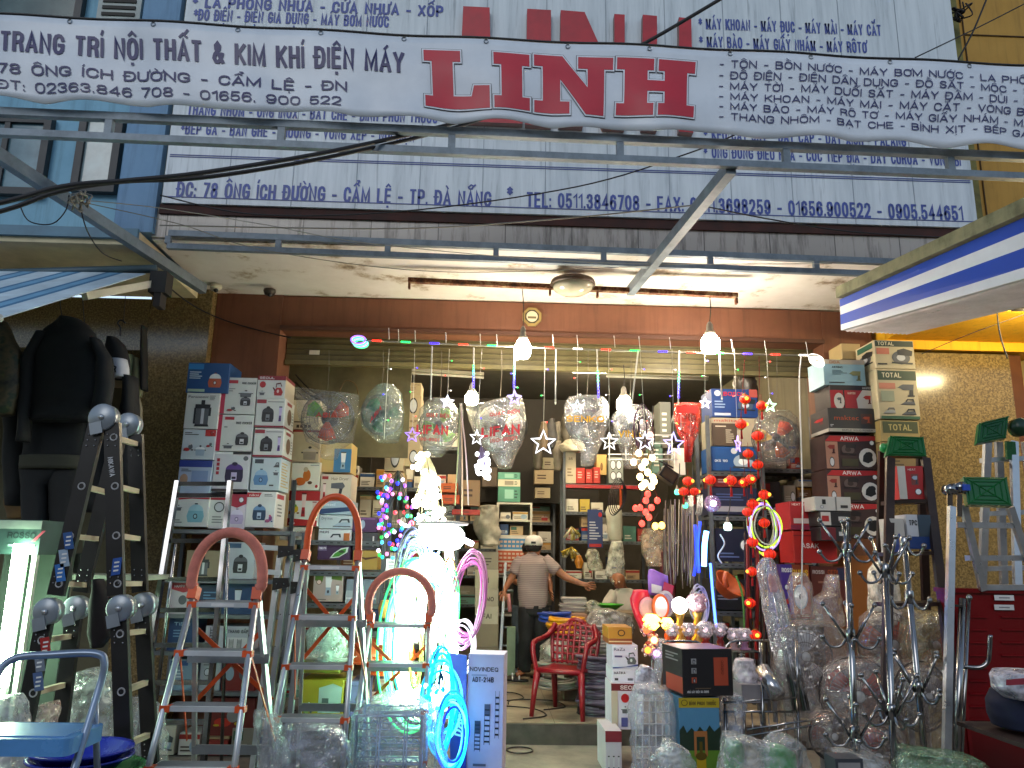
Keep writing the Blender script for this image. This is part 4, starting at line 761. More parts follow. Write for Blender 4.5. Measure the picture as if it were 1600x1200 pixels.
carton('tall cream and green carton with tool line drawings in the outer right stack', 1371, 577, 1435, 655, Yt, .32, T0, [('r', .04, .78, .98, .97, '#27402e'), ('t', 'TOTAL', .14, .83, .62, .1, '#d8d2b8'), ('r', .05, .6, .45, .72, '#c8806a'), ('i', 'drill', .5, .45, .95, .74, G1), ('i', 'iron', .55, .28, .9, .44, G1), ('i', 'iron', .55, .08, .9, .24, G1), ('r', .08, .35, .4, .56, '#9aa08a'), ('i', 'iron', .1, .1, .4, .26, ['#777', '#aaa', '#999']), ('r', .04, .0, .98, .06, '#2f5a40')], group=GT)
carton('dirty brown and green carton below the line drawing carton', 1376, 657, 1437, 690, Yt, .32, '#a8925c', [('r', .06, .4, .96, .95, '#4a5030'), ('t', 'TOTAL', .2, .52, .8, .3, '#b8a868'), ('l', .5, .1, .8, .3, 1, '#3a3020')], group=GT)
carton('plain tan carton lowest in the outer right stack', 1380, 691, 1445, 745, Yt, .32, '#8c744c', [('l', .1, .3, .6, .6, 3, '#5a4a30')], group=GT)
carton('tan carton lying on its side above the inner right stack', 1315, 537, 1345, 561, Yr+.25, .25, '#b0996c', [], group=GR)
GW = 'cartons below the right stacks'
carton('scarlet heat gun carton with a white panel', 1234, 784, 1300, 828, 6.1, .3, '#b0262a', [('p', [(.48, 0), (1, 0), (1, 1), (.58, 1), (.5, .6)], '#cfc9c0'), ('t', 'HEAT GUN', .06, .86, .45, .08, '#f0dcd0'), ('r', .08, .22, .46, .4, '#d9c6c0'), ('i', 'drill', .6, .1, .98, .6, G1), ('r', 0, 0, 1, .16, '#8a2a44')], group=GW)
carton('white and black carton lying flat on the small dark cartons', 1273, 776, 1330, 798, 5.9, .25, '#c2c0bc', [('r', .56, 0, .6, 1, '#7a7a7a'), ('r', .2, .45, .3, .8, '#222'), ('i', 'ring', .14, .15, .24, .38, G1), ('r', .7, .2, .9, .4, '#333')], group=GW)
carton('upper of two small black cartons with a red label', 1280, 799, 1330, 822, 5.9, .25, '#242224', [('r', .05, .05, .36, .95, '#c9c4be'), ('r', .08, .3, .3, .7, '#a83030'), ('r', .6, .35, .9, .65, '#bbb')], group=GW)
carton('lower of two small black cartons with a red label', 1282, 823, 1330, 845, 5.9, .25, '#242226', [('r', .02, .05, .5, .95, '#6a2028'), ('r', .6, .35, .9, .65, '#bbb')], group=GW)
cs = carton('red plastic tool case with a white name on it', 1240, 830, 1308, 880, 6.08, .3, '#b02018', [('t', 'ASAK', .18, .46, .58, .16, '#e6d8d2'), ('r', 0, .84, 1, .87, '#7a120e')], name='tool_case', cat='tool case', group=None)
carton('purple and orange carton of a wall fan', 1221, 882, 1266, 960, 6.05, .3, '#4a2f8a', [('r', .4, 0, 1, 1, '#8c3c16'), ('t', 'ROSSI', .04, .84, .42, .09, '#eee'), ('t', 'RUBIS', .4, .77, .96, .13, '#e0b030'), ('i', 'ring', .1, .48, .26, .6, W1), ('i', 'ball', .1, .2, .24, .3, R1), ('i', 'fan', .4, .1, .9, .6, W1)], group=GW)
carton('dark orange carton with a fan picture beside the purple one', 1268, 885, 1322, 960, 6.1, .3, '#5a2214', [('t', 'ROSSI', .06, .84, .4, .08, '#c9b8b0'), ('t', 'CERI', .5, .84, .8, .09, '#a04a20'), ('r', .78, .72, .98, .97, '#2a2a48'), ('l', .2, .62, .7, .72, 1, '#8a5a48')], group=GW)
carton('plain orange brown panel carton behind the coat racks', 1322, 868, 1372, 985, 6.2, .2, '#9a5a1c', [], group=GW)
carton('red heat gun carton on the upper tread of the brown ladder', 1405, 728, 1443, 780, 4.75, .14, '#a81e22', [('r', 0, .0, .3, 1, '#c9c4ba'), ('r', .5, .42, .78, .76, '#7a3a34'), ('i', 'drill', .52, .46, .76, .74, W1), ('i', 'ring', .6, .12, .86, .32, W1), ('t', 'HEAT', .4, .86, .7, .06, '#e0c8c0')], yaw=-.2, group=None)
carton('white and blue carton on the middle tread of the brown ladder', 1418, 804, 1456, 858, 4.6, .14, '#c3c6cc', [('r', 0, 0, 1, .36, '#22407a'), ('r', .45, .36, 1, 1, '#3a4a58'), ('t', 'TPC', .08, .68, .42, .16, '#222')], group=None)
carton('white narrow carton beside the blue one on the brown ladder', 1393, 810, 1415, 868, 4.6, .14, '#bfbab2', [('r', 0, .0, 1, .3, '#3a4a8a'), ('p', [(.1, .3), (.8, .3), (.6, .6), (.1, .5)], '#4a5a90')], group=None)
GF = 'cartons stacked at the edge of the aisle'
carton('white carton with a steel kettle picture and blue base, above the step', 957, 1008, 997, 1045, 6.05, .3, '#c3bfd6', [('t', 'RaZa', .06, .76, .5, .14, '#22284a'), ('r', .08, .48, .38, .56, '#4a4470'), ('i', 'kettle', .5, .16, .96, .72, G1), ('p', [(0, .0), (1, .12), (1, .2), (.5, .08), (0, .06)], '#3a4a8a'), ('i', 'ring', .86, .8, .95, .92, W1)], group=GF)
carton('white carton with plain black lettering below the kettle carton', 956, 1045, 997, 1066, 6.05, .3, '#c9c6d8', [('t', 'MATIKA', .08, .6, .52, .2, '#25252c'), ('r', .1, .12, .24, .3, '#222'), ('r', .6, .12, .8, .3, '#5a5a66')], group=GF)
carton('white and maroon kettle carton under the lettered one', 955, 1068, 1006, 1140, 6.0, .3, '#c8c4d4', [('r', 0, .84, 1, 1, '#6a1c26'), ('t', 'SEOUL', .28, .87, .9, .09, '#e0d4d4'), ('i', 'ball', .3, .58, .55, .78, R1), ('i', 'pot', .3, .34, .56, .54, G1), ('r', 0, 0, .2, .84, '#b8a898'), ('r', .3, .06, .5, .26, '#4a4a86')], group=GF)
carton('white and maroon carton with small appliance pictures at the foot of the aisle pile', 946, 1142, 972, 1240, 5.75, .4, '#bdb8c4', [('r', 0, .82, 1, 1, '#7a2430')]+[('i', 'blender', .1+.3*i, .3, .3+.3*i, .6, G1) for i in range(3)], group=GF)
carton('orange carton with a dark badge, topmost of the aisle pile', 950, 980, 988, 998, 6.1, .3, '#b07a2a', [('p', ell(.55, .5, .16, .3), '#4a2c14'), ('p', ell(.55, .5, .11, .2), '#b07a2a')], group=GF)
carton('thin red brown carton under the orange one', 951, 998, 988, 1007, 6.1, .3, '#8a4a28', [('r', 0, .4, 1, .6, '#d0b090')], group=GF)
bx = carton('black and orange carton with three small pictures and an orange panel', 1064, 1014, 1148, 1088, 4.55, .3, '#141013', [('r', .62, .22, .9, .82, '#a8442a'), ('l', .24, .14, .8, .19, 1, '#5a4a3a'), ('t', 'NHÀ MÁY ĐIỆN GIA DỤNG', .08, .07, .5, .05, '#ccc')]+[('r', .17, .28+.2*i, .27, .4+.2*i, ('#a84a30', '#8a8a8a', '#9a9a9a')[i]) for i in range(3)]+[('i', 'juicer', .19, .29+.2*i, .25, .39+.2*i, G1) for i in range(3)]+[('i', 'ring', .76, .46+.08*i, .81, .52+.08*i, ['#1a1414', '#a8442a', '#a8442a']) for i in range(4)], [('r', .2, .05, 1, .4, '#a8442a'), ('l', .2, .7, .9, .9, 3, '#888')], yaw=.16, top='#7a3f34')
carton('yellow insecticide sprayer carton with palms and a rice field, under the black carton', 1062, 1090, 1128, 1290, 4.55, .28, '#4f86a8', [('r', 0, .92, 1, 1, '#b09a1e'), ('t', 'BÌNH PHUN THUỐC', .26, .94, .92, .03, '#4a3a10'), ('i', 'ring', .06, .935, .22, .985, ['#3a3010', '#b09a1e', '#b09a1e']), ('r', 0, .0, 1, .62, '#5c8428'), ('p', [(0, .58), (0, .74), (.1, .78), (.18, .72), (.3, .76), (.4, .72), (.5, .77), (.62, .72), (.74, .78), (.85, .73), (1, .77), (1, .58)], '#1c3020'), ('i', 'sprayer', .28, .1, .74, .74, ['#5a4a10', '#a86a3a', '#d8d0a0', '#b59a1a'])], yaw=.06)
def pxrows(rows, Y, dep, amp_x=1.):
    """rows of (py, left px, right px[, depth scale]) -> loft rows at depth Y"""
    out = []
    for r in rows:
        y, xl, xr = r[:3]; k = r[3] if len(r) > 3 else 1.
        a, b = P(xl, y, Y), P(xr, y, Y); h = (b-a)/2; out.append(((a+b)/2, h, Vector((0, max(.004, dep*k), 0))))
    return out[::-1]
def closed_rows(rows):                          # pinch the ends shut
    c0, X0, Y0 = rows[0]; c1, X1, Y1 = rows[-1]
    return [(Vector(c0)-Vector((0, 0, .004)), Vector(X0)*.2, Vector(Y0)*.2)]+rows+[(Vector(c1)+Vector((0, 0, .004)), Vector(X1)*.2, Vector(Y1)*.2)]
def dense(rows, k=4):
    out = []
    for (c0, X0, Y0), (c1, X1, Y1) in zip(rows, rows[1:]):
        for i in range(k): t = i/k; out.append((Vector(c0).lerp(Vector(c1), t), Vector(X0).lerp(Vector(X1), t), Vector(Y0).lerp(Vector(Y1), t)))
    return out+[rows[-1]]
SEED = [0]
def soft(b, rows, Y, dep, mt, amp=.015, fr=9., n=22, k=4):
    SEED[0] += 1
    return b.loft(dense(closed_rows(pxrows(rows, Y, dep)), k), mt, n, amp, fr, SEED[0])
CLEAR = film(); CLEAR2 = film('#f4f6ff', .2, .2, 18); THICK = film('#e8ecec', .34, .2, 12); COOL = film('#dfe9ff', .26, .22, 16)
def plastic_bag(label, rows, Y, dep, mt=None, amp=.03, fr=8., group=None, name='plastic_bag', cat='plastic bag', fill=None):
    b = B(); soft(b, rows, Y, dep, mt or THICK, amp, fr, 44, 8)
    return b.build(name, None, label, cat, group)

ALU = mat('#b9bec2', .3, .75, var=.08, scale=12); ALUD = mat('#8d9498', .35, .7, var=.1); ORN = mat('#d4501a', .45, var=.1); PEACH = mat('#c9796a', .9, var=.12, scale=20, bmp=.4)
WHITEP = mat('#c3c8cb', .35, .3, var=.08); BLK = mat('#060607', .4, var=.2); CHROME = mat('#8f9092', .14, 1., var=.1); LABELW = mat('#dcdcda', .5)
def hoop_ladder(label, px, py, Y, H, wt, wb, lean, steps, pad, group, hoop_h=.17, hoop_w=None, yaw=0., rear=.55, rearw=None):
    """A-frame household ladder with a padded hoop; (px, py) is the middle of the hoop's crown"""
    top = P(px, py, Y); sc = 1.; H = top.z; base = Vector((top.x, Y, 0)); Hc = H-hoop_h-.02
    t = thing('step_ladder', label, 'ladder', base, group); cs, sn = math.cos(yaw), math.sin(yaw)
    W = lambda x, y, z: base+Vector((x*cs-y*sn, x*sn+y*cs, z)); rw = rearw or wb*1.05
    def front(s, z): k = 1-z/Hc; return W(s*(wt+(wb-wt)*k)/2, -lean*k, z)
    for s in (-1, 1):
        g = B(); g.tube([front(s, 0.02), front(s, Hc)], .015, ALU, 8); g.build('front_leg', t)
        g = B(); g.beam(W(s*rw/2*1.02, rear, .02), W(s*wt/2*1.02, .03, Hc-.06), .02, .035, ALU); g.build('rear_leg', t)
        g = B(); g.beam(front(s, Hc-.05), front(s, Hc+.005), .045, .045, ORN); g.build('joint_clamp', t)
        g = B(); g.obox(front(s, .012), (.02, 0, 0), (0, .02, 0), (0, 0, .012), BLK); g.build('foot', t)
    g = B(); hw = (hoop_w or wt)/2; arc = [front(-1, Hc)]+[W(-hw*math.cos(PI*i/14), 0, Hc+.02+hoop_h*math.sin(PI*i/14)**.8) for i in range(15)]+[front(1, Hc)]
    g.tube(arc, .014, ALU, 8); o = g.build('handle_hoop', t)
    g = B(); g.tube(bez(arc, 2), .026 if pad is not ORN else .02, pad, 10); g.build('foam_grip', o)
    for i, z in enumerate(steps):
        a, b = front(-1, z), front(1, z); d = .11 if i else .17; ctr = (a+b)/2; X = (b-a)/2; Yv = Vector((-sn, cs, 0))
        g = B(); g.obox(ctr+Yv*(d/2-.01), X*.93, Yv*d/2, (0, 0, .011), WHITEP)
        for k in range(5): g.obox(ctr+Yv*(.012+(d-.03)*k/4)+Vector((0, 0, .0125)), X*.9, Yv*.004, (0, 0, .0015), ALUD)
        if i == 0: g.obox(ctr-Yv*.0105, X*.35, Yv*.0008, (0, 0, .007), LABELW)
        o = g.build('step', t)
        for s, e in ((-1, a), (1, b)):
            g = B(); g.obox(e+X*(-s*.04)+Yv*.008, X.normalized()*.022, Yv*.022, (0, 0, .014), ORN); g.build('step_bracket', o)
    z0, z1 = steps[1]-.22, steps[0]-.12
    for s in (-1, 1):
        g = B(); g.beam(W(-s*wb*.45, rear*.55, max(.1, z0-.05)), W(s*wb*.4, rear*.2, z1), .022, .004, ORN, (0, 1, 0)); g.build('cross_strap', t)
        g = B(); g.beam(front(s, steps[1])+Vector((0, .02, 0)), W(s*rw/2, rear*.55, steps[-2]), .014, .004, ORN, (1, 0, 0)); g.build('side_strap', t)
    for z in steps[1::2]: q = 1-z/Hc; B().beam(W(-rw/2+.02, rear*q+.01, z-.05), W(rw/2-.02, rear*q+.01, z-.05), .012, .045, ALUD).build('rear_rail', t)
    return t
GLD = 'household step ladders with padded hoops'
hoop_ladder('aluminium step ladder with a fuzzy peach padded hoop, nearest at the left', 362, 832, 3.95, 1.6, .3, .42, .42, [1.2, .985, .755, .52, .28], PEACH, GLD, .25, .34)
hoop_ladder('aluminium step ladder with a smooth orange padded hoop, behind the peach one', 525, 776, 4.65, 1.8, .3, .42, .5, [1.37, 1.1, .85, .6, .35], ORN, GLD, .3, .3)
hoop_ladder('step ladder with a pinkish padded hoop half hidden by the glowing light coils', 628, 893, 5.05, 1.35, .36, .44, .4, [1.02, .8, .55, .3], PEACH, GLD, .24, .4)

t = thing('chrome_ladder', 'tall slim chrome ladder leaning by the granite pillar', 'ladder', P(300, 1100, 5.35)*1); BASE[t].z = 0; t.location.z = 0
def pxrod(b, a, c, Ya, Yc, r, mt, n=6): return b.rod(P(*a, Ya), P(*c, Yc), r, mt, n)
for s, (a, c) in enumerate((((278, 752), (205, 1190)), ((360, 752), (318, 1190)))):
    b = B(); b.beam(P(*a, 5.4), P(*c, 5.1), .028, .05, CHROME, (0, 1, 0)); b.build('rail', t)
    b = B(); b.rod(P(a[0]-4, 850, 5.5), P(c[0]+28, 1190, 5.85), .012, CHROME); b.build('rear_leg', t)
for y, x0, x1 in ((756, 279, 360), (774, 275, 357), (845, 262, 350), (905, 252, 344), (953, 243, 339), (1008, 234, 333), (1066, 226, 328), (1128, 216, 322)):
    Yq = 5.4-(y-752)/438*.3; b = B(); b.beam(P(x0, y, Yq), P(x1, y, Yq), .03, .028, CHROME); b.build('rung', t)

t = thing('folded_ladder', 'bundle of folded aluminium ladder rails with black plastic brackets', 'ladder', P(430, 1150, 4.95)*1); BASE[t].z = 0; t.location.z = 0
for i, (x0, x1) in enumerate(((438, 405), (452, 420), (467, 438), (480, 455))):
    b = B(); b.beam(P(x0, 868+4*i, 5.0+.03*i), P(x1-14, 1230, 4.9+.03*i), .03, .05, (ALU, ALUD)[i % 2], (0, 1, 0))
    for k in range(4): b.ball(P(x0-(x0-x1)*k/4, 960+50*k, 4.93+.03*i), .004, BLK, 6)
    b.build('rail', t)
for (x, y) in ((448, 862), (472, 868), (440, 912), (468, 918)):
    b = B(); q = P(x, y, 4.95); b.prism([(-.05, -.035), (.05, -.02), (.05, .03), (-.045, .04)], q, (1, 0, .1), (-.1, 0, 1), .03, BLK)
    for dx in (-.022, .022): b.ball(q+Vector((dx, -.033, 0)), .005, CHROME, 6)
    b.build('bracket', t)
for y in (855, 893): b = B(); b.beam(P(408, y, 4.97), P(440, y+2, 4.97), .02, .03, WHITEP); b.build('rung', t)

t = thing('folding_ladder', 'tall black multi joint folding ladder with round grey hinges and numbered blue stickers', 'ladder', P(150, 1190, 4.2)*1); BASE[t].z = 0; t.location.z = 0
GREYH = mat('#8b949c', .35, .4, var=.06); RUNG = mat('#a89a84', .5, var=.1)
Yn, Yf = 4.1, 4.48
def rail(pts, Y):
    for a, c in zip(pts, pts[1:]):
        b = B(); b.beam(P(*a, Y), P(*c, Y), .03, .083, BLK, (1, 0, 0)) if 0 else b.beam(P(*a, Y), P(*c, Y), .032, .08, BLK, (1, 0, .0))
        A, Cc = P(*a, Y), P(*c, Y); d = (Cc-A).normalized()
        for e, s in ((A, 1), (Cc, -1)):
            for k in range(3):
                for m in (-1, 1): q = e+d*s*(.06+.03*k)+Vector((m*.02, -.018, 0)); b.ball(q, .005, CHROME, 6)
        b.build('rail', t)
def hinge(px, py, Y, r=.066):
    b = B(); c = P(px, py, Y); b.lathe([(r, -.03), (r, .026), (r-.006, .032), (.0, .033)], c, GREYH, 22, (0, -1, 0)); b.lathe([(.014, .03), (.014, .042), (0, .044)], c, ALU, 10, (0, -1, 0))
    b.obox(c+Vector((-.02, -.034, -.06)), (.03, 0, .008), (0, .004, 0), (-.008, 0, .03), GREYH); b.build('hinge', t)
nl_, nr_ = [(150, 668), (86, 935), ], [(176, 668), (188, 935)]
rail([(152, 662), (88, 930)], Yn); rail([(72, 962), (22, 1215)], Yn); rail([(176, 662), (182, 930)], Yn); rail([(187, 965), (196, 1230)], Yn)
rail([(186, 680), (127, 925)], Yf); rail([(117, 958), (85, 1200)], Yf); rail([(212, 680), (219, 925)], Yf); rail([(223, 955), (236, 1200)], Yf)
hinge(163, 653, Yn, .072); hinge(202, 664, Yf, .068)
for q in ((76, 955, Yn), (190, 950, Yn), (120, 950, Yf), (225, 945, Yf)): hinge(*q)
for (x0, y0, x1, y1) in ((180, 684, 213, 694), (182, 760, 215, 768), (184, 837, 217, 842), (186, 912, 220, 912), (190, 990, 225, 986), (192, 1080, 229, 1066), (194, 1165, 232, 1148), (130, 760, 170, 770), (112, 838, 152, 842), (95, 912, 133, 914), (68, 1000, 110, 994), (55, 1082, 100, 1070), (35, 1170, 92, 1148)):
    b = B(); a, c = P(x0, y0, Yn), P(x1, y1, Yf); b.beam(a, c, .03, .026, RUNG); o = b.build('rung', t)
    b = B(); b.ring(a+Vector((0, -.018, 0)), (0, -1, 0), .017, .004, mat('#a8a8a8', .4), 12, 4); b.build('rung_end', o)
for k, (x, y, c) in enumerate(((107, 845, '#20508c'), (100, 872, '#8fa4b8'), (94, 895, '#2a6ab0'), (182, 885, '#1f4f9c'), (62, 1035, '#6c7684'), (60, 1065, '#4a5f8a'), (71, 1010, '#9c2020'))):
    b = B(); q = P(x, y, Yn-.022); b.obox(q, (.022, 0, .004), (0, .001, 0), (-.011, 0, .042) if x < 150 else (0, 0, .042), mat(c, .4))
    for j in range(3): b.obox(q+Vector((0, -.002, .02-.02*j)), (.012, 0, .002), (0, .0006, 0), (0, 0, .004), LABELW)
    b.build('sticker', t)
b = B(); b.text('NIKAWA', 0, 0, .1, .026, plane(P(168, 715, Yn-.02), (.25, 0, -1), (1, 0, .2)), mat('#b9bcc0', .4), .02); b.build('lettering', t)

t = thing('step_stool', 'small grey tubed step stool with a shiny blue tread', 'step stool', P(80, 1190, 3.3)*1); BASE[t].z = 0; t.location.z = 0
TUB = mat('#7e8fa6', .3, .5, var=.06); BLUE = mat('#5590cc', .25, var=.1)
b = B(); b.tube(bez([P(-45, 1190, 3.1), P(-12, 1070, 3.2), P(20, 1030, 3.25), P(80, 1023, 3.28), P(148, 1021, 3.3), P(163, 1036, 3.3), P(152, 1085, 3.28), P(104, 1240, 3.15)], 6), .015, TUB, 8); b.build('handle_hoop', t)
b = B(); b.rod(P(148, 1090, 3.34), P(154, 1260, 3.5), .013, TUB, 8); b.build('rear_leg', t)
b = B(); q = P(52, 1152, 3.25); b.prism([(sx*.17+.035*math.cos(a), sy*.11+.035*math.sin(a)) for sx, sy, a0 in ((1, 1, 0), (-1, 1, PI/2), (-1, -1, PI), (1, -1, 1.5*PI)) for a in (a0, a0+PI/6, a0+PI/3, a0+PI/2)], q-Vector((0, 0, .035)), (1, 0, 0), (0, 1, 0), .06, BLUE); b.obox(q+Vector((0, 0, .027)), (.17, 0, 0), (0, .11, 0), (0, 0, .002), mat('#6aa0d8', .3)); b.build('tread', t)
def basin(label, px, py, Y, R, c, h=.1):
    b = B(); q = P(px, py, Y); b.lathe([(.02, 0), (R*.7, 0), (R*.96, h), (R*1.06, h+.004), (R*1.06, h+.012), (R*.94, h+.008), (R*.68, .01), (0, .01)], q-Vector((0, 0, h)), mat(c, .25, var=.06), 30)
    return b.build('basin', None, label, 'basin', 'plastic basins by the blue step stool')
basin('royal blue plastic basin on the stacked basins under the step stool', 128, 1172, 3.75, .2, '#1b2fae', .05); basin('royal blue plastic basin beneath the topmost one', 126, 1184, 3.75, .205, '#1a2ca0', .05); basin('green plastic basin beneath the two blue ones', 140, 1202, 3.75, .215, '#1c7a34', .06)
GB = 'bags of goods at the foot of the black ladder'
plastic_bag('clear plastic bag of pale goods beneath the blue step stool tread', [(1088, 5, 22), (1100, -8, 38), (1125, -14, 44), (1160, -20, 50), (1200, -20, 46)], 3.9, .12, THICK, .03, 9, GB)
plastic_bag('crinkled silver bag between the rails of the black ladder', [(1046, 132, 148), (1060, 118, 176), (1095, 108, 184), (1130, 112, 182), (1175, 108, 188)], 4.75, .14, THICK, .035, 9, GB)
plastic_bag('clear bag with a red tinted item, right of the pale goods bag', [(1098, 70, 84), (1110, 55, 86), (1135, 48, 84), (1170, 40, 80)], 4.2, .08, film('#e8c8c0', .4, .2), .02, 9, GB)
plastic_bag('clear wrap heap behind the lower rails of the black ladder', [(1090, 198, 235), (1110, 190, 250), (1150, 184, 258), (1210, 180, 262)], 4.9, .14, CLEAR2, .03, 9, GB)

t = thing('display_case', 'tall glowing display case with a green sign and an upright fluorescent tube', 'display case', P(20, 1100, 4.5)*1); BASE[t].z = 0; t.location.z = 0
z0, z1, zs = P(20, 1085, 4.5).z, P(20, 866, 4.5).z, P(20, 812, 4.5).z; xa, xb = P(-70, 940, 4.5).x, P(63, 840, 4.5).x
FRM = mat('#b9c6b8', .4)
b = B(); b.box((xa, 4.5, z1), (xb, 4.9, zs), mat('#3a5550', .5)); b.box((xa, 4.494, zs-.05), (xb, 4.499, zs-.004), mat('#9aa89c', .5))
b.text('ROSSO', 0, 0, .155, .035, plane(P(11, 841, 4.497), (1, 0, 0), (0, 0, 1)), mat('#1c2a2a', .4), .012); b.prism([(0, 0), (.02, .0), (.07, .06), (.055, .06)], P(49, 846, 4.496), (1, 0, 0), (0, 0, 1), .001, mat('#b04a5a', .4))
b.box((P(13, 850, 4.5).x, 4.497, P(20, 854, 4.5).z), (P(55, 850, 4.5).x, 4.499, P(20, 850, 4.5).z), mat('#8aa89c', .4)); b.build('sign_panel', t)
for x in (xb-.03, xb-.09): b = B(); b.box((x, 4.5, z0-.2), (x+.025, 4.53, z1-.002), FRM); b.build('post', t)
b = B(); b.box((xa, 4.88, z0-.2), (xb, 4.9, z1-.002), mat('#4c5a50', .7)); b.build('back_panel', t)
b = B(); b.box((xa, 4.5, z0-.26), (xb, 4.9, z0-.2), FRM); b.build('floor_panel', t)
b = B(); b.rod(P(33, 850, 4.46), P(2, 1072, 4.46), .035, glow('#d8ffd8', 9., True), 12); b.build('fluorescent_tube', t)
b = B(); b.rod(P(52, 868, 4.52), P(38, 985, 4.52), .006, glow('#d8ffd8', 1.), 8); b.build('edge_strip', t)
DJ = mat('#0b0e10', .75, var=.25, scale=5, bmp=.2); DJ2 = mat('#0f1316', .8, var=.25, scale=5, bmp=.2)
t = thing('jacket', 'dark raincoat jacket hanging on a wire from the shopfront head', 'jacket', P(105, 660, 5.2)); 
b = B(); soft(b, [(500, 96, 126), (506, 84, 134), (518, 68, 146), (540, 58, 158), (575, 46, 170), (615, 44, 172), (658, 40, 142)], 5.2, .11, DJ, .022, 6, 28, 5); b.build('body', t)
b = B(); soft(b, [(530, 140, 158), (560, 150, 174), (600, 150, 178), (640, 142, 172)], 5.12, .06, DJ2, .015, 7); b.build('sleeve', t)
b = B(); soft(b, [(520, 60, 76), (560, 36, 56), (620, 30, 50), (690, 28, 46)], 5.14, .06, DJ, .015, 7); b.build('sleeve', t)
b = B(); b.tube([P(97, 440, 5.2), P(94, 475, 5.2), P(98, 505, 5.2)], .003, BLACK, 4); b.tube([P(127, 440, 5.2), P(132, 505, 5.2)], .003, BLACK, 4); b.build('hanging_wire', t)
t = thing('trousers', 'dark rain trousers hanging below the raincoat jacket', 'trousers', P(80, 830, 5.3))
b = B(); soft(b, [(650, 45, 135), (700, 36, 130), (722, 32, 128), (724, 30, 127), (760, 34, 74), (832, 38, 74)], 5.3, .07, DJ2, .015, 7, 24); b.build('leg', t)
b = B(); soft(b, [(720, 76, 128), (770, 76, 120), (830, 78, 112)], 5.3, .06, DJ, .012, 7); b.build('leg', t)
b = B(); soft(b, [(712, 31, 128), (733, 30, 127)], 5.285, .085, mat('#37382c', .8), .004, 8); b.build('hem_band', t)
CAMO = special('camouflage_cloth', lambda t, b: t.links.new(ramp(t, noise_tex(t, coords(t), 7, 3, .6), [(.38, lin('#1c1812')), (.46, lin('#3e3826')), (.54, lin('#54462e')), (.62, lin('#26301e'))]), b.inputs['Base Color']))
b = B(); soft(b, [(502, -16, 8), (520, -24, 18), (550, -30, 34), (600, -30, 33), (648, -30, 24)], 5.1, .08, CAMO, .014, 7); b.build('jacket', None, 'brown camouflage jacket at the left edge of the picture', 'jacket')
t = thing('cap', 'black cap with a white front panel hung from a hook', 'cap', P(188, 592, 5.4))
b = B(); soft(b, [(528, 168, 184), (540, 164, 196), (562, 166, 202), (592, 170, 203)], 5.4, .06, mat('#101012', .8), .006, 6); b.build('crown', t)
b = B(); soft(b, [(562, 172, 198), (576, 173, 201), (590, 174, 201)], 5.36, .06, mat('#b9bcc6', .7), .002, 6); b.text('R', 0, 0, .04, .05, plane(P(172, 582, 5.29), (1, 0, 0), (0, 0, 1)), BLACK, .02); b.build('white_panel', t)
b = B(); b.tube(bez([P(188, 525, 5.4), P(188, 512, 5.4), P(184, 505, 5.4), P(189, 500, 5.4), P(196, 505, 5.4)], 5), .006, BLACK, 5); b.tube([P(196, 462, 5.4), P(193, 503, 5.4)], .002, BLACK, 4); b.build('hook', t)
rr = random.Random(4)
for k, (x, y, w_, h_, c, lb) in enumerate(((20, 720, 24, 60, '#a8a088', 'pale folded garment behind the camouflage jacket'), (26, 790, 40, 40, '#6a5230', 'brown bag on the heap of clothes under the trousers'), (60, 812, 50, 26, '#3a2c20', 'dark brown cloth heap under the rain trousers'), (215, 590, 14, 60, '#7c7a5a', 'olive garment hanging inside the clothes stall'), (212, 640, 20, 44, '#8f8670', 'pale knotted cloth behind the black ladder hinge'), (225, 560, 10, 100, '#1c1a18', 'black strap bundle by the granite pillar'), (140, 850, 16, 30, '#8a8a78', 'pale cap on the shelf behind the black ladder'), (128, 880, 30, 30, '#4a4c40', 'grey helmet shell on the shelf behind the black ladder'), (205, 570, 12, 30, '#8a9470', 'light green cloth inside the clothes stall'))):
    b = B(); soft(b, [(y-h_/2, x-w_*.3, x+w_*.3), (y-h_/4, x-w_*.5, x+w_*.45), (y+h_/4, x-w_*.45, x+w_*.5), (y+h_/2, x-w_*.35, x+w_*.4)], 5.9 if k not in (6, 7) else 5.0, .05, mat(c, .8, var=.2), .014, 12); b.build('garment' if k < 6 or k == 8 else 'hat', None, lb, 'garment' if k < 6 or k == 8 else 'hat')
b = B(); b.box((P(70, 900, 5).x, 4.9, P(70, 905, 4.9).z), (P(235, 900, 5).x, 5.3, P(70, 897, 4.9).z), mat('#9aa090', .5)); b.box((P(70, 900, 5).x, 4.9, 0), (P(75, 900, 5).x, 5.3, P(70, 905, 4.9).z), mat('#9aa090', .5)); b.build('shelf_table', None, 'pale metal shelf table behind the black folding ladder', 'table')
b = B(); soft(b, [(905, 148, 160), (940, 142, 172), (990, 136, 176), (1012, 140, 160)], 4.35, .05, mat('#160d10', .85), .015, 8); b.build('garment', None, 'dark maroon bag hanging between the rails of the black ladder', 'bag')

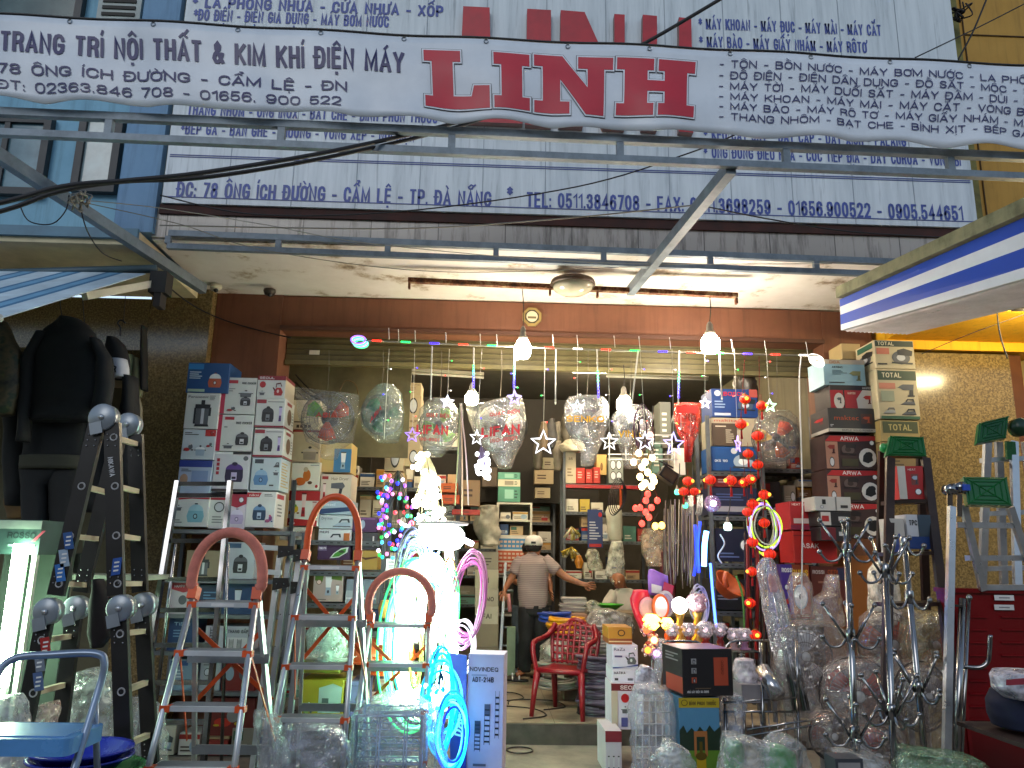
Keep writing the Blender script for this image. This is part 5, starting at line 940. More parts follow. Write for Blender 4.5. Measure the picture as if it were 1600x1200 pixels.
for k, (rows, lb) in enumerate((([(560, 26, 44), (600, 12, 48), (700, 6, 46), (790, 10, 44)], 'dark coat hanging between the camouflage jacket and the raincoat'), ([(600, 128, 150), (640, 124, 166), (720, 120, 170), (800, 124, 160)], 'dark garment hanging behind the hinge of the black ladder'), ([(700, 44, 100), (760, 40, 128), (812, 44, 120)], 'heap of dark clothes below the rain trousers'), ([(590, 196, 212), (640, 190, 216), (760, 188, 214)], 'long dark garment beside the granite pillar'))):
    b = B(); soft(b, rows, 5.42, .09, (DJ2, DJ)[k % 2], .02, 7, 24); b.build('garment', None, lb, 'garment')
WARM = glow('#fff0dc', 34., True)
def bulb(label, px, py, Y, r, cord_top, strength=None, group='lit bulbs hanging over the entrance', long_=1.0):
    c = P(px, py, Y); t = thing('light_bulb', label, 'light bulb', c-Vector((0, 0, r)), group)
    b = B(); b.lathe([(0, -r*long_), (r*.7, -r*.92*long_), (r, -r*.45*long_), (r, r*.4*long_), (r*.62, r*long_)], c, strength or WARM, 18); b.build('glowing_globe', t)
    b = B(); b.lathe([(r*.63, r*long_), (r*.6, r*1.3*long_), (r*.38, r*1.6*long_), (r*.34, r*2.2*long_), (r*.16, r*2.5*long_), (0, r*2.5*long_)], c, mat('#8f897c', .5), 16); b.build('cap', t)
    b = B(); b.tube(bez([c+Vector((0, 0, r*2.4*long_)), (c+Vector((0, 0, r*2.4*long_))).lerp(cord_top, .5)+Vector((.008, 0, 0)), cord_top], 5), .004, mat('#26221e', .6), 5); b.build('cord', t)
    return t
Yb = 5.95
bulb('bright bulb hanging below the octagonal wall clock', 817, 546, Yb, .062, P(816, 452, 5.9), long_=1.25)
bulb('bright bulb hanging from the right end of the rusty rail', 1110, 538, Yb, .075, P(1109, 462, 5.9))
bulb('round lit globe among the fan bags left of centre', 737, 623, 6.35, .055, P(739, 560, 6.3), glow('#ffeab8', 34., True))
bulb('lit bulb glaring behind the two fan bags right of centre', 975, 632, 6.35, .062, P(974, 570, 6.3), glow('#fff0cc', 55., True))
t = thing('ceiling_rail', 'rusted steel rail fixed under the balcony soffit', 'rail', P(890, 452, 5.85))
a, c = P(638, 438, 5.85), P(1152, 462, 5.85)
b = B(); b.beam(a, c, .05, .036, RUST); b.build('rail', t)
for x in (640, 858, 932, 1150): q = a.lerp(c, (x-638)/514); b = B(); b.box(q+Vector((-.008, -.02, -.07)), q+Vector((.008, .02, -.026)), RUST); b.build('bracket', t)
t = thing('ceiling_lamp', 'unlit round glass ceiling lamp with a brown rim in the middle of the rusty rail', 'ceiling lamp', P(895, 462, 5.8))
q = P(895, 443, 5.78); b = B(); b.lathe([(.05, .03), (.17, .02), (.18, -.01), (.165, -.02), (.0, -.02)], q, mat('#4a3420', .5, var=.3), 28); b.build('rim', t)
b = B(); b.lathe([(.164, -.021), (.15, -.05), (.1, -.082), (.04, -.096), (.0, -.098)], q, mat('#b9b49c', .12, var=.15), 28); b.build('glass_bowl', t)
t = thing('wall_clock', 'small octagonal gilt framed dial on the brown lintel', 'clock', P(831, 510, 6.58)); q = P(831, 496, 6.58)
oc = lambda r: [(r*math.cos(PI/8+PI/4*i), r*math.sin(PI/8+PI/4*i)) for i in range(8)]
b = B(); b.prism(oc(.09), q, (1, 0, 0), (0, 0, 1), .025, mat('#9a8450', .35, .4)); b.build('frame', t)
b = B(); b.prism(oc(.066), q+Vector((0, -.026, 0)), (1, 0, 0), (0, 0, 1), .002, mat('#3a3424', .4)); b.flat(ell(0, 0, .05, .05, 24), q+Vector((0, -.03, 0)), (1, 0, 0), (0, 0, 1), mat('#cfc6a8', .4)); b.flat(rc(-.038, -.02, .038, .0), q+Vector((0, -.032, 0)), (1, 0, 0), (0, 0, 1), mat('#6a6044', .4)); b.build('dial', t)
for (x, y, lb) in ((337, 452, 'white dome camera under the left corner of the soffit'), (421, 459, 'small dark camera under the soffit near the pilaster')):
    q = P(x, y, 6.35); big = x < 400; t = thing('security_camera', lb, 'camera', q)
    b = B(); b.lathe([(.0, .04), (.05, .038), (.052, .02), (.04, -.01), (0, -.012)], q, mat('#c3bda8' if big else '#3a332c', .4), 16); b.build('housing', t)
    b = B(); b.ball(q+Vector((.01, -.02, -.012)), .022, BLACK, 12); b.build('lens', t)
for (p0, p1, Y, lb) in (((592, 580), (756, 590), 7.4, 'white fluorescent batten inside the doorway at the left'), ((948, 588), (1106, 593), 7.3, 'white fluorescent batten inside the doorway at the right')):
    a, c = P(*p0, Y), P(*p1, Y); t = thing('fluorescent_batten', lb, 'ceiling light', (a+c)/2)
    b = B(); b.beam(a+Vector((0, 0, .03)), c+Vector((0, 0, .03)), .07, .03, mat('#b9b4a4', .5)); b.build('housing', t)
    b = B(); b.rod(a, c, .012, mat('#d8d4c6', .3), 8); b.build('tube', t)
    b = B(); b.rod(a+Vector((.05, 0, .04)), a+Vector((.05, 0, .6)), .003, BLACK, 4); b.rod(c+Vector((-.05, 0, .04)), c+Vector((-.05, 0, .6)), .003, BLACK, 4); b.build('hanger', t)
for (x, Y, z) in ((-.5, 8.3, 3.6), (1.6, 8.9, 3.61)):  # added fill lamps, hidden behind the shutter, to brighten the rear of the shop
    a = Vector((x-.6, Y, z)); c = Vector((x+.6, Y, z)); t = thing('fluorescent_batten', 'added fill batten, unseen, deep in the shop under the %s of the ceiling' % {-.5: 'left half', 1.6: 'right half'}[x], 'ceiling light', (a+c)/2)
    b = B(); b.beam(a+Vector((0, 0, .03)), c+Vector((0, 0, .03)), .06, .03, mat('#b9b4a4', .5)); b.build('housing', t)
    b = B(); b.rod(a, c, .014, glow('#ffe9c4', 75., True), 8); b.build('tube', t)

t = thing('led_rope', 'multicoloured LED rope tied along a thin pole across the entrance', 'LED rope', P(920, 560, 6.0))
pts = sag(P(568, 532, 6.0), P(1278, 556, 6.0), .012, 48)
b = B(); b.tube(pts, .0065, mat('#8e8a7e', .4), 6); b.build('pole', t)
colr = ['#ff2418', '#18e050', '#3020ff', '#ff3020', '#20e060', '#4a30ff', '#ff2a20', '#e8e0d0']
for i in range(47):
    if i % 3 == 1:
        b = B(); cl = colr[(i//3) % 8]; q0, q1 = pts[i], pts[i+1]
        for k in range(5): b.ball(q0.lerp(q1, k/5)+Vector((0, -.012, 0)), .0085, glow(cl, .9), 6, k=4)
        b.build('led_segment', t)
for (x, y, lb, cs) in ((560, 531, 'left', ('#8a60ff', '#40e080')), (1275, 560, 'right', ('#f0ece0', '#f0ece0'))):
    b = B(); q = P(x, y, 6.0)
    for k in range(4): b.ring(q+Vector((.006*k, .01*k, -.008*k)), (.1, -.75, .65), .055, .008, glow(cs[k % 2], .5), 24, 5)
    b.build('coil_end', t)
for k, (x, y) in enumerate(((608, 531), (623, 533), (649, 535), (697, 538), (751, 540), (777, 541), (865, 541), (903, 542), (961, 543), (1000, 544), (1048, 546), (1110, 548), (1145, 549), (1197, 551), (1262, 553))):
    b = B(); q = P(x, y, 6.0); b.rod(q, q+Vector((-.008, 0, .1)), .003, LABELW, 4); b.build('cable_tie', t)
GM = 'white LED tubes hanging from the rope'
for k, (x, y0, x2, y1, lit) in enumerate(((675, 541, 673, 622, 0), (740, 543, 740, 612, 1), (804, 545, 803, 612, 1), (869, 546, 868, 629, 0), (933, 546, 935, 629, 1), (997, 548, 987, 634, 0), (1061, 548, 1060, 629, 1), (1124, 549, 1128, 622, 0))):
    a, c = P(x, y0, 5.98), P(x2, y1, 5.98); nb = ('first', 'second', 'third', 'fourth', 'fifth', 'sixth', 'seventh', 'eighth')[k]
    t = thing('meteor_tube', nb+' LED tube from the left along the rope, '+('glowing green and blue' if lit else 'plain white'), 'LED tube', c, GM)
    b = B(); b.tube([a, c], .006, mat('#d8d6cc', .3), 8); b.build('tube', t)
    b = B(); b.tube([c, c-Vector((0, 0, .016))], [.0085, .003], mat('#d8d6cc', .3), 8); b.build('end_cap', t)
    if lit:
        for j in range(9): q = a.lerp(c, .42+.06*j); b = B(); b.ball(q+Vector((0, -.009, 0)), .009, glow(('#40ff70', '#50ffd0', '#5060ff', '#4030ff')[min(3, j//2)], .9), 6, k=4); b.build('led', t)
def star5(R, r): return [((R if i % 2 == 0 else r)*math.cos(PI/2+PI*i/5), (R if i % 2 == 0 else r)*math.sin(PI/2+PI*i/5)) for i in range(10)]
GS_ = 'star light drops hanging from the rope'
SC = ['#8f70ff', '#dfe4ff', '#e8e8f2', '#a090ff', '#efeef8', '#b8f0ff', '#f4f4ee', '#a8a0ff', '#f0e8ff', '#b090ff', '#b8ffd0']
NB = ('first', 'second', 'third', 'fourth', 'fifth', 'sixth', 'seventh', 'eighth', 'ninth', 'tenth', 'eleventh', 'twelfth', 'thirteenth')
for k, (x, sx, sy, R, tilt) in enumerate(((648, 644, 680, 17, .1), (702, 699, 628, 15, .3), (753, 745, 684, 18, .5), (803, 804, 622, 16, .2), (852, 849, 692, 24, .0), (902, 902, 636, 17, .1), (951, 952, 690, 21, .1), (1050, 1053, 694, 27, .3), (1101, 1102, 630, 13, .1), (1147, 1153, 694, 19, .9), (1197, 1203, 634, 15, .0), (608, 600, 688, 0, 0), (1000, 1008, 690, 22, .2))):
    a = P(x, 545, 5.97); q = P(sx, sy, 5.97); R_ = R*(.84 if x == 852 else .7)*5.97/PF
    t = thing('star_drop', '%s %s from the left on the LED rope' % (NB[k], 'star light drop' if R else 'straight light drop'), 'star light', q-Vector((0, 0, R_)), GS_)
    b = B(); b.tube([a, q+Vector((0, 0, R_+.01))], .0022, mat('#c8c4b4', .5), 4); b.build('cord', t)
    for j in range(3):
        p_ = a.lerp(q, .22+.28*j); b = B(); b.rod(p_, p_+Vector((.022*(-1)**j, -.004, -.004)), .003, mat('#d8d4c8', .4), 4); b.ball(p_+Vector((.024*(-1)**j, -.004, -.004)), .006, glow(('#4030ff', '#20e050', '#ff4030', '#e8e0d0')[(k+j) % 4], .7), 6, k=4); b.build('mini_led', t)
    if R:
        X, Y_ = axes((math.sin(tilt), -math.cos(tilt), 0), (1, 0, 0)); b = B()
        st = star5(R_, R_*.42); b.tube([q+X*u+Vector((0, 0, 1))*v for u, v in st], R_*(.075 if R > 16 else .16), glow(SC[k % 11], .42), 6, True)
        b.build('star', t)

def fan_parts(t, c, R, blades, ax=(0, -1, 0), bagrows=None, Y=6.3, film_=None, texts=(), wire='#5c5c5c', rot=.3, hub='#3a3a3a', dep=None, ringr=.0045):
    A = Vector(ax).normalized(); X, Yv = axes(A, (1, 0, 0)); c = Vector(c); wm = mat(wire, .35, .5)
    if Yv.z < 0: Yv = -Yv
    W = lambda u, v, w: c+X*u+Yv*v+A*w
    prof = [(.16, .5), (.45, .46), (.75, .34), (.93, .14), (1.0, 0)]
    for s, nm in ((1, 'front_guard'), (-1, 'rear_guard')):
        b = B(); n = 40 if s > 0 else 22
        for i in range(n):
            a = 2*PI*i/n; b.tube([W(R*r*math.cos(a), R*r*math.sin(a), s*R*w*.62) for r, w in prof], .0016, wm, 3, caps=False)
        for r, w in prof: b.ring(c+A*(s*R*w*.62), A, R*r, ringr if r == 1. else .0022, wm, 36, 5, 1., X)
        b.build(nm, t)
    for k in range(3):
        a0 = rot+k*2*PI/3; pts = []
        for (r, da, w) in ((.15, -.35, .06), (.5, -.52, .1), (.82, -.42, .12), (.9, -.05, .02), (.84, .4, -.1), (.5, .42, -.1), (.15, .3, -.06)):
            pts.append(W(R*r*math.cos(a0+da), R*r*math.sin(a0+da), R*w))
        b = B(); b.add(pts+[p-A*.004 for p in pts], [tuple(range(7)), tuple(range(13, 6, -1))]+[(i, 7+i, 7+(i+1) % 7, (i+1) % 7) for i in range(7)], mat(blades[k % len(blades)], .3, var=.06), True); b.build('blade', t)
    b = B(); b.lathe([(0, R*.36), (R*.12, R*.35), (R*.16, R*.3), (R*.16, R*.05), (R*.12, -.02)], c, mat(hub, .4), 16, A); b.build('hub', t)
    b = B(); b.lathe([(R*.1, -.02), (R*.3, -R*.3), (R*.34, -R*.5), (R*.28, -R*.9), (R*.12, -R), (0, -R)], c, mat(hub, .4), 18, A); b.build('motor_housing', t)
    if bagrows:
        b = B(); soft(b, bagrows, Y, dep or R*.75, film_ or CLEAR, R*.022, 7/R*.12, 30, 5)
        for (tx, x0, y0, x1, hpx, cl, tl) in texts:
            Yt = Y-(dep or R*.75)-.02; q = P(x0, y0, Yt); e = P(x1, y0+tl, Yt); h = (P(x0, y0-hpx, Yt)-q).length
            b.text(tx, 0, 0, (e-q).length, h, plane(q, (e-q).normalized(), Vector((0, 0, 1))), mat(cl, .5), .03)
        b.build('clear_bag', t)
GF_ = 'bagged fans hanging across the entrance'
def hang_fan(label, px, py, rpx, blades, bag, texts=(), Y=6.3, ax=(0, -1, -.1), film_=None, rot=.3, cord=(None, None), **kw):
    c = P(px, py, Y); R = rpx*Y/PF; t = thing('wall_fan', label, 'fan', c-Vector((0, 0, R)), GF_)
    fan_parts(t, c, R, blades, ax, bag, Y, film_, texts, rot=rot, **kw)
    top = P(px, bag[0][0]-2, Y); b = B(); b.tube([top, top.lerp(P(px+2, 548, 6.02), .5)+Vector((.006, 0, 0)), P(px+2, 548, 6.02)], .002, mat('#6a6258', .5), 4); b.build('hanging_wire', t); return t
hang_fan('bagged fan with orange red and lime green blades, leftmost of the hanging row', 512, 653, 41, ('#c2401c', '#6ab02a', '#c2401c'), [(611, 463, 480), (618, 462, 562), (650, 466, 560), (690, 478, 552), (703, 500, 530), (716, 502, 526)], [('ASIA', 493, 652, 526, 8, '#a02a18', 1)], rot=.55, film_=film('#ffffff', .05, .15))
hang_fan('tilted bagged fan with dark green blades and slanted red lettering', 597, 648, 33, ('#1c5a3a', '#247048', '#1c5a3a'), [(604, 588, 618), (615, 575, 628), (645, 560, 632), (670, 566, 630), (690, 590, 622)], [('ASIA', 578, 662, 596, 9, '#a81f28', -22)], ax=(.45, -1, .1), film_=film('#bfe8d8', .12, .25), hub='#20302a')
hang_fan('bagged fan with lime blades and red lettering on its bag, third of the hanging row', 688, 665, 33, ('#7ab23a',), [(626, 668, 705), (640, 655, 716), (670, 650, 716), (695, 658, 708), (712, 668, 692)], [('QUẠT ĐIỆN', 666, 651, 702, 6, '#9a2a28', 2), ('LIFAN', 650, 678, 700, 15, '#b02028', 2), ('ISO-9001', 655, 688, 686, 5, '#a83a38', 2)], film_=film('#eef0e6', .14, .2), rot=1.2)
hang_fan('wide bag of a pale fan with large red lettering, below the round lit globe', 782, 665, 42, ('#c9c4bc',), [(622, 800, 815), (636, 728, 820), (655, 732, 822), (690, 745, 818), (712, 768, 806), (730, 778, 800)], [('QUẠT ĐIỆN', 765, 651, 812, 6, '#a02a28', -6), ('LIFAN', 752, 684, 812, 16, '#b02028', -6), ('ISO-9001', 766, 692, 808, 6, '#a83a38', -5)], film_=film('#efece6', .17, .2))
hang_fan('bagged fan with yellow lettering right of centre', 917, 657, 35, ('#b9b6b4',), [(622, 888, 945), (635, 881, 951), (665, 882, 951), (690, 894, 942), (706, 908, 934), (726, 908, 928)], [('SENKO', 885, 659, 944, 10, '#d49a18', 1), ('QUẠT LỬNG', 884, 642, 930, 4, '#5a4a60', 1)], film_=film('#ecebf2', .14, .22))
hang_fan('bagged fan with short yellow lettering beside the lit bulb', 984, 668, 33, ('#d0cdd0',), [(636, 968, 1004), (650, 957, 1022), (680, 960, 1014), (705, 970, 1004), (730, 976, 998)], [('VINA', 966, 683, 1002, 11, '#d4a418', 1)], film_=film('#f2f0f4', .16, .22))
hang_fan('bagged fan with orange and yellow blades, rightmost of the hanging row', 1212, 685, 37, ('#c2401c', '#c99a1c', '#c85a20'), [(645, 1190, 1235), (655, 1180, 1246), (685, 1176, 1250), (710, 1184, 1246), (728, 1196, 1232)], [], rot=.9, ax=(-.25, -1, 0), film_=film('#f2dcc8', .06, .2))
t = thing('racket_pack', 'bundle of red mosquito rackets in a red printed wrapper', 'rackets', P(1074, 722, 6.2), None)
b = B(); soft(b, [(630, 1053, 1095, .6), (655, 1053, 1095), (675, 1058, 1093), (690, 1068, 1084), (718, 1072, 1080, .6)], 6.25, .06, film('#d8402c', .62, .2), .006, 8); b.build('wrapper', t)
for k in range(3):
    b = B(); pt = [P(1073+12*math.sin(a)*(1 if k else 1.25)+k*2-2, 656-24*math.cos(a), 6.2+.02*k) for a in [2*PI*i/20 for i in range(20)]]; b.tube(pt, .006, mat('#b8241c', .4), 5, True); b.tube([P(1073+k*3-3, 680, 6.2+.02*k), P(1075+k*3-3, 722, 6.2+.02*k)], [.008, .014], mat('#b8241c', .4), 8)
    for j in range(5): b.rod(P(1064+5*j, 636+abs(j-2)*2, 6.2+.02*k), P(1064+5*j, 676-abs(j-2)*2, 6.2+.02*k), .0015, LABELW, 3)
    b.build('racket', t)
b = B(); b.obox(P(1074, 640, 6.17), (.09, 0, 0), (0, .002, 0), (0, 0, .03), mat('#b52a20', .4)); b.build('header_card', t)

GLn = 'small red lanterns hanging on cords at the right of the entrance'
LAN = glow('#e8280a', .085); LANH = glow('#ff9a30', .6)
lan = [(1164, 624), (1190, 634), (1158, 663), (1184, 681), (1169, 709), (1184, 726), (1110, 750), (1142, 751), (1162, 754), (1173, 749), (1194, 773), (1176, 788), (1168, 800), (1194, 817), (1176, 847), (1203, 866), (1175, 893), (1172, 942), (1180, 992), (1075, 752), (1085, 768), (1068, 768)]
where = ['topmost, left of the pair by the blue tool cartons', 'second from the top, beside the green star', 'left one below the topmost pair', 'right one in front of the orange bladed fan bag', 'by the left edge of the orange bladed fan bag', 'below the orange bladed fan bag', 'leftmost of the four in a level row', 'second of the four in a level row', 'third of the four in a level row', 'last of the four in a level row', 'right of the cords above the yellow coil', 'just above the colourful coil', 'lower left beside the colourful coil', 'inside the colourful coil', 'at the foot of the colourful coil', 'beside the tall wrapped rods', 'above the orange basket', 'in front of the dark hanging chains', 'lowest, resting over the chrome trolley rail', 'upper of the three by the tilted floodlight', 'right of the three by the tilted floodlight', 'left of the three by the tilted floodlight']
proto = None
for k, (x, y) in enumerate(lan):
    q = P(x, y, 5.9+.02*(k % 3)); r = .044 if k < 19 else .04
    if proto is None:
        t = proto = thing('lantern', 'red lantern, '+where[k], 'lantern', q, GLn)
        b = B(); n = 12
        for j in range(n):                     # pleated globe in segments, gold ribs between
            pass
        b.loft([(q+Vector((0, 0, r*.8*math.sin(a))), Vector((r*math.cos(a), 0, 0)), Vector((0, r*math.cos(a), 0))) for a in [-1.35+2.7*i/8 for i in range(9)]], LAN, 18); b.build('globe', t)
        b = B()
        for j in range(8): a = PI*2*j/8; b.tube([q+Vector((r*1.02*math.cos(e)*math.cos(a), r*1.02*math.cos(e)*math.sin(a), r*.82*math.sin(e))) for e in (-1.3, -.7, 0, .7, 1.3)], .0022, mat('#7a1008', .5), 4)
        b.build('ribs', t)
        b = B(); b.ball(q+Vector((0, -r*.9, 0)), r*.36, LANH, 10, .9); b.build('glowing_core', t)
        for s in (1, -1): b = B(); b.lathe([(0, r*.78*s), (r*.42, r*.78*s), (r*.42, r*.92*s), (0, r*.92*s)], q, mat('#b07a20', .4, .3), 12); b.build('cap', t)
        b = B(); b.tube([q-Vector((0, 0, r*.9)), q-Vector((0, 0, r*2.6))], [.006, .01], mat('#b0140c', .8), 6); b.build('tassel', t)
        b = B(); b.tube([q+Vector((0, 0, r*.9)), q+Vector((0, 0, r*2.2))], .002, mat('#7a1008', .6), 4); b.build('cord', t)
    else: dup(proto, q, 'red lantern, '+where[k], GLn, (0, 0, k*.7), r/.044*(.92+.05*(k % 4)))
for k, xs in enumerate(((1164, 1158, 1169, 1165), (1186, 1188, 1192, 1194))):
    b = B(); b.tube(bez([P(xs[0], 556, 5.93), P(xs[1], 680, 5.93), P(xs[2], 800, 5.93), P(xs[3], 1000, 5.93)], 6), .003, mat('#6a1008', .6), 4); b.build('cord', None, ('left', 'right')[k]+' red cord that the lanterns are tied to', 'cord')

def coil(label, px, py, rx, ry, Y, turns, r, mats, group, tilt=0., jit=.08, name='light_coil', cat='LED coil', n=40):
    rr = random.Random(px*7+py); b = B(); c = P(px, py, Y); sx, sz = rx*Y/PF, ry*Y/PF
    for i in range(turns):
        ex, ez = rr.uniform(1-jit, 1+jit), rr.uniform(1-jit, 1+jit); o = Vector((rr.uniform(-.3, .3)*sx*.5, rr.uniform(-.05, .05), rr.uniform(-.3, .3)*sx*.4)); pts = []
        for j in range(n):
            a = 2*PI*j/n; u, v = sx*ex*math.cos(a), sz*ez*math.sin(a); pts.append(c+o+Vector((u*math.cos(tilt)-v*math.sin(tilt), .02*math.sin(2*a+i), u*math.sin(tilt)+v*math.cos(tilt))))
        b.tube(pts, r, mats[i % len(mats)], 5, True)
    return b.build(name, None, label, cat, group)
GC = 'coils of rope light hanging left of the aisle'
coil('pale grey green coil of unlit rope light left of the glowing heap', 644, 905, 20, 58, 5.35, 16, .006, (mat('#9fb09c', .4), mat('#8c9ab0', .4), mat('#b4c0ae', .4), mat('#7c86b8', .4)), GC, jit=.3)
coil('blazing white green coil, largest of the rope light coils', 668, 992, 37, 98, 5.3, 24, .0095, (glow('#d8fff0', 4.5, True), glow('#b8ffd8', 2., True), glow('#e8fff8', 6., True), glow('#e0ff90', .6)), GC, jit=.2)
coil('outer green tinted loops around the blazing coil', 652, 1005, 46, 108, 5.33, 8, .008, (glow('#40ff90', .2), glow('#90ffc8', .3), glow('#30e0d0', .2)), GC, jit=.2)
coil('cyan loops added in place of blue lit film between dish rack and blue coil', 688, 1095, 24, 60, 4.95, 9, .007, (glow('#20d8ff', .25), glow('#10a0f0', .2), glow('#60ffe8', .3)), GC, jit=.35)  # glowing loops added where film catches the blue coil's light
coil('pink and violet coil of rope light right of the glowing heap', 733, 935, 22, 62, 5.28, 13, .0055, (mat('#c07ab0', .35), glow('#d870c0', .12), mat('#b86aa0', .35), mat('#d8a0c8', .3)), GC, jit=.2, tilt=-.1)
coil('green and orange coil of rope light between the white and pink coils', 702, 950, 12, 62, 5.26, 9, .005, (glow('#30d850', .3), mat('#a87a4a', .4), glow('#50e880', .25)), GC, jit=.25)
coil('yellow and pale string of lights hanging inside the white coil', 650, 1020, 8, 50, 5.24, 5, .006, (glow('#d8e860', .4), mat('#c8d070', .4)), GC, jit=.3)
coil('thin white loops trailing below the pink coil', 722, 1010, 20, 32, 5.27, 4, .006, (glow('#e8e0f0', .25),), GC, jit=.3)
coil('bright blue coil of rope light low beside the ladder carton', 706, 1143, 20, 46, 4.75, 13, .007, (glow('#0878e0', .5), glow('#18a8ff', .6, True), glow('#0830c0', .4), glow('#60e0ff', .6)), GC, jit=.22)
coil('colourful coil of rope light among the red lanterns', 1192, 822, 20, 36, 5.95, 7, .006, (glow('#a8e838', .3), mat('#d8d8c8', .4), glow('#b090ff', .25), mat('#b8c890', .4)), GC, jit=.2)
coil('white coil of cable hanging behind the crystal lamps', 1092, 945, 12, 24, 6.1, 7, .005, (mat('#c9c4cc', .4),), GC, jit=.3)
coil('black and violet bunch of light string wires above the red bulbs', 1004, 668, 10, 26, 6.05, 14, .003, (mat('#1c1618', .5), mat('#4a1a4a', .5), mat('#2a2024', .5)), GC, jit=.5, name='wire_bunch', cat='light string')
coil('dark wires of the filament bulb string hanging over the red bulbs', 1004, 705, 14, 20, 6.08, 8, .003, (mat('#2a1c10', .5), mat('#4a3a14', .5)), GC, jit=.5, name='wire_bunch', cat='light string')
def cluster(label, spots, Y, r, mt, cord, name='bulb_cluster', cat='string lights', group=None, top=None):
    c0 = P(*spots[0], Y); t = thing(name, label, cat, c0, group); b = B()
    tp = P(*top, Y) if top else c0+Vector((0, 0, .1)); rr = random.Random(len(label)); qs = [P(x, y, Y+rr.uniform(-.05, .05)) for x, y in spots]
    for q in qs[::2]: b.tube([tp, tp.lerp(q, .6)+Vector((rr.uniform(-.03, .03), 0, 0)), q], .002, cord, 3, caps=False)
    b.build('cord', t); ms = list(mt) if isinstance(mt, (list, tuple)) else [mt]; first = {}
    for q in qs:
        i = rr.randrange(len(ms))
        if i not in first: b = B(); b.ball(q, r, ms[i], 8, 1.1, k=5); first[i] = (b.build('bulb', t), q)
        else: o = first[i][0].copy(); COL.objects.link(o); o.parent = t; o.location = q-first[i][1]
    return t
rr = random.Random(11)
def scatter(n, x0, y0, x1, y1, f=None):
    out = []
    while len(out) < n:
        x, y = rr.uniform(x0, x1), rr.uniform(y0, y1)
        if f is None or f(x, y): out.append((x, y))
    return out
MULTI = [glow('#2030ff', .5), glow('#20d0a0', .35), glow('#ff3848', .4), glow('#8040ff', .45), glow('#40b8ff', .5), glow('#30c850', .3), glow('#ff80c0', .4), glow('#e8e0ff', .7)]
cluster('curtain of blue, green, violet and red fairy lights left of the white glow', scatter(99, 590, 742, 664, 872, lambda x, y: x < 636+(y-742)*.2), 5.45, .013, MULTI, mat('#243028', .6), 'fairy_light_curtain', 'fairy lights', None, (622, 735))
cluster('narrow curtain of pale blue fairy lights beside the white glow', scatter(60, 648, 800, 690, 880), 5.42, .009, [glow('#50c8ff', .5), glow('#3a50ff', .5), glow('#d0f0ff', .8)], mat('#243028', .6), 'fairy_light_curtain', 'fairy lights', None, (670, 790))
cluster('bundle of blinding white fairy lights hanging under the third fan bag', scatter(99, 642, 708, 694, 818, lambda x, y: abs(x-(660+(y-715)*.16+7*math.sin(y*.11))) < 8+(y-715)*.2), 5.4, .0145, glow('#ffffea', 4.5, True), mat('#b8b090', .6), 'fairy_light_bundle', 'fairy lights', None, (666, 705))
cluster('cluster of cold white bulbs below the wide fan bag', scatter(34, 744, 706, 765, 750), 5.9, .016, glow('#eef2ff', 2., True), mat('#5a4a6a', .6), 'fairy_light_bundle', 'fairy lights', None, (752, 695))
cluster('cyan tipped string lights beside the wrapped dish rack', scatter(40, 664, 1062, 700, 1150), 4.8, .014, [glow('#30e8ff', .8, True), glow('#10a8e8', .5), glow('#a0ffff', 1.)], mat('#0a5a7a', .5), 'fairy_light_bundle', 'fairy lights', None, (690, 1050))
cluster('string of hot filament bulbs hanging over the red bulbs', [(998, 708), (990, 722), (1003, 730), (1012, 738), (1000, 745), (1020, 746), (1008, 755), (1018, 760), (1003, 760), (1022, 752), (1019, 715), (1008, 722)], 6.05, .026, glow('#ffd890', 3., True), mat('#3a2a14', .5), 'bulb_cluster', 'string lights', None, (1005, 690))
cluster('bunch of glowing red round bulbs', [(1012, 772), (1009, 782), (1027, 782), (1000, 793), (993, 794), (1018, 793), (1009, 800), (1014, 808), (1003, 818)], 6.02, .024, glow('#ff3a30', .8, True), mat('#4a0808', .5), 'bulb_cluster', 'string lights', None, (1012, 755))
cluster('pair of yellow bulbs below the red bunch', [(1024, 822), (1034, 821)], 6.0, .026, glow('#ffc848', 1.6, True), mat('#3a2a14', .5), 'bulb_cluster', 'string lights', None, (1030, 800))
for (x, y, c, s, lb) in ((1016, 679, '#ff9a90', .8, 'pinkish bulb on the violet wire bunch'), (1019, 715, '#ffd0a0', .8, 'warm bulb right of the wire bunch'), (1058, 769, '#50e8b0', .45, 'upper green bulb beside the tilted floodlight'), (1071, 790, '#50e8b0', .45, 'lower green bulb beside the tilted floodlight'), (1137, 823, '#c8ffe8', 1., 'pale green bulb in a black holder on the steel rack')):
    bulb(lb, x, y, 5.98, .021 if x < 1100 else .03, P(x+4, y-45, 6.0), glow(c, s, True), None)
t = thing('disco_ball_lamp', 'violet faceted ball lamp on the steel rack', 'lamp', P(1113, 802, 6.0)); q = P(1113, 787, 6.0)
b = B(); b.ball(q, .066, film('#b090d8', .4, .35), 14, 1, 8); b.build('faceted_shell', t)
b = B(); b.ball(q+Vector((0, -.03, 0)), .026, glow('#e8b0ff', 1.5, True), 10); b.build('bulb', t)
t = thing('panel_light', 'blinding round LED panel light above the hanging coils', 'panel light', P(690, 862, 5.32))
q = P(690, 838, 5.32); b = B(); b.loft([(q+Vector((0, 0, z)), Vector((.155*k, 0, -.02*k)), Vector((0, .15*k, 0))) for z, k in ((-.09, .4), (-.06, .8), (-.02, .97), (.04, 1.0), (.075, .8))], glow('#f6fff4', 5., True), 26); b.build('diffuser', t)
b = B(); b.lathe([(.175, .076), (.18, .09), (.1, .1), (0, .1)], q, mat('#d8d8d4', .4), 24); b.build('rim', t)
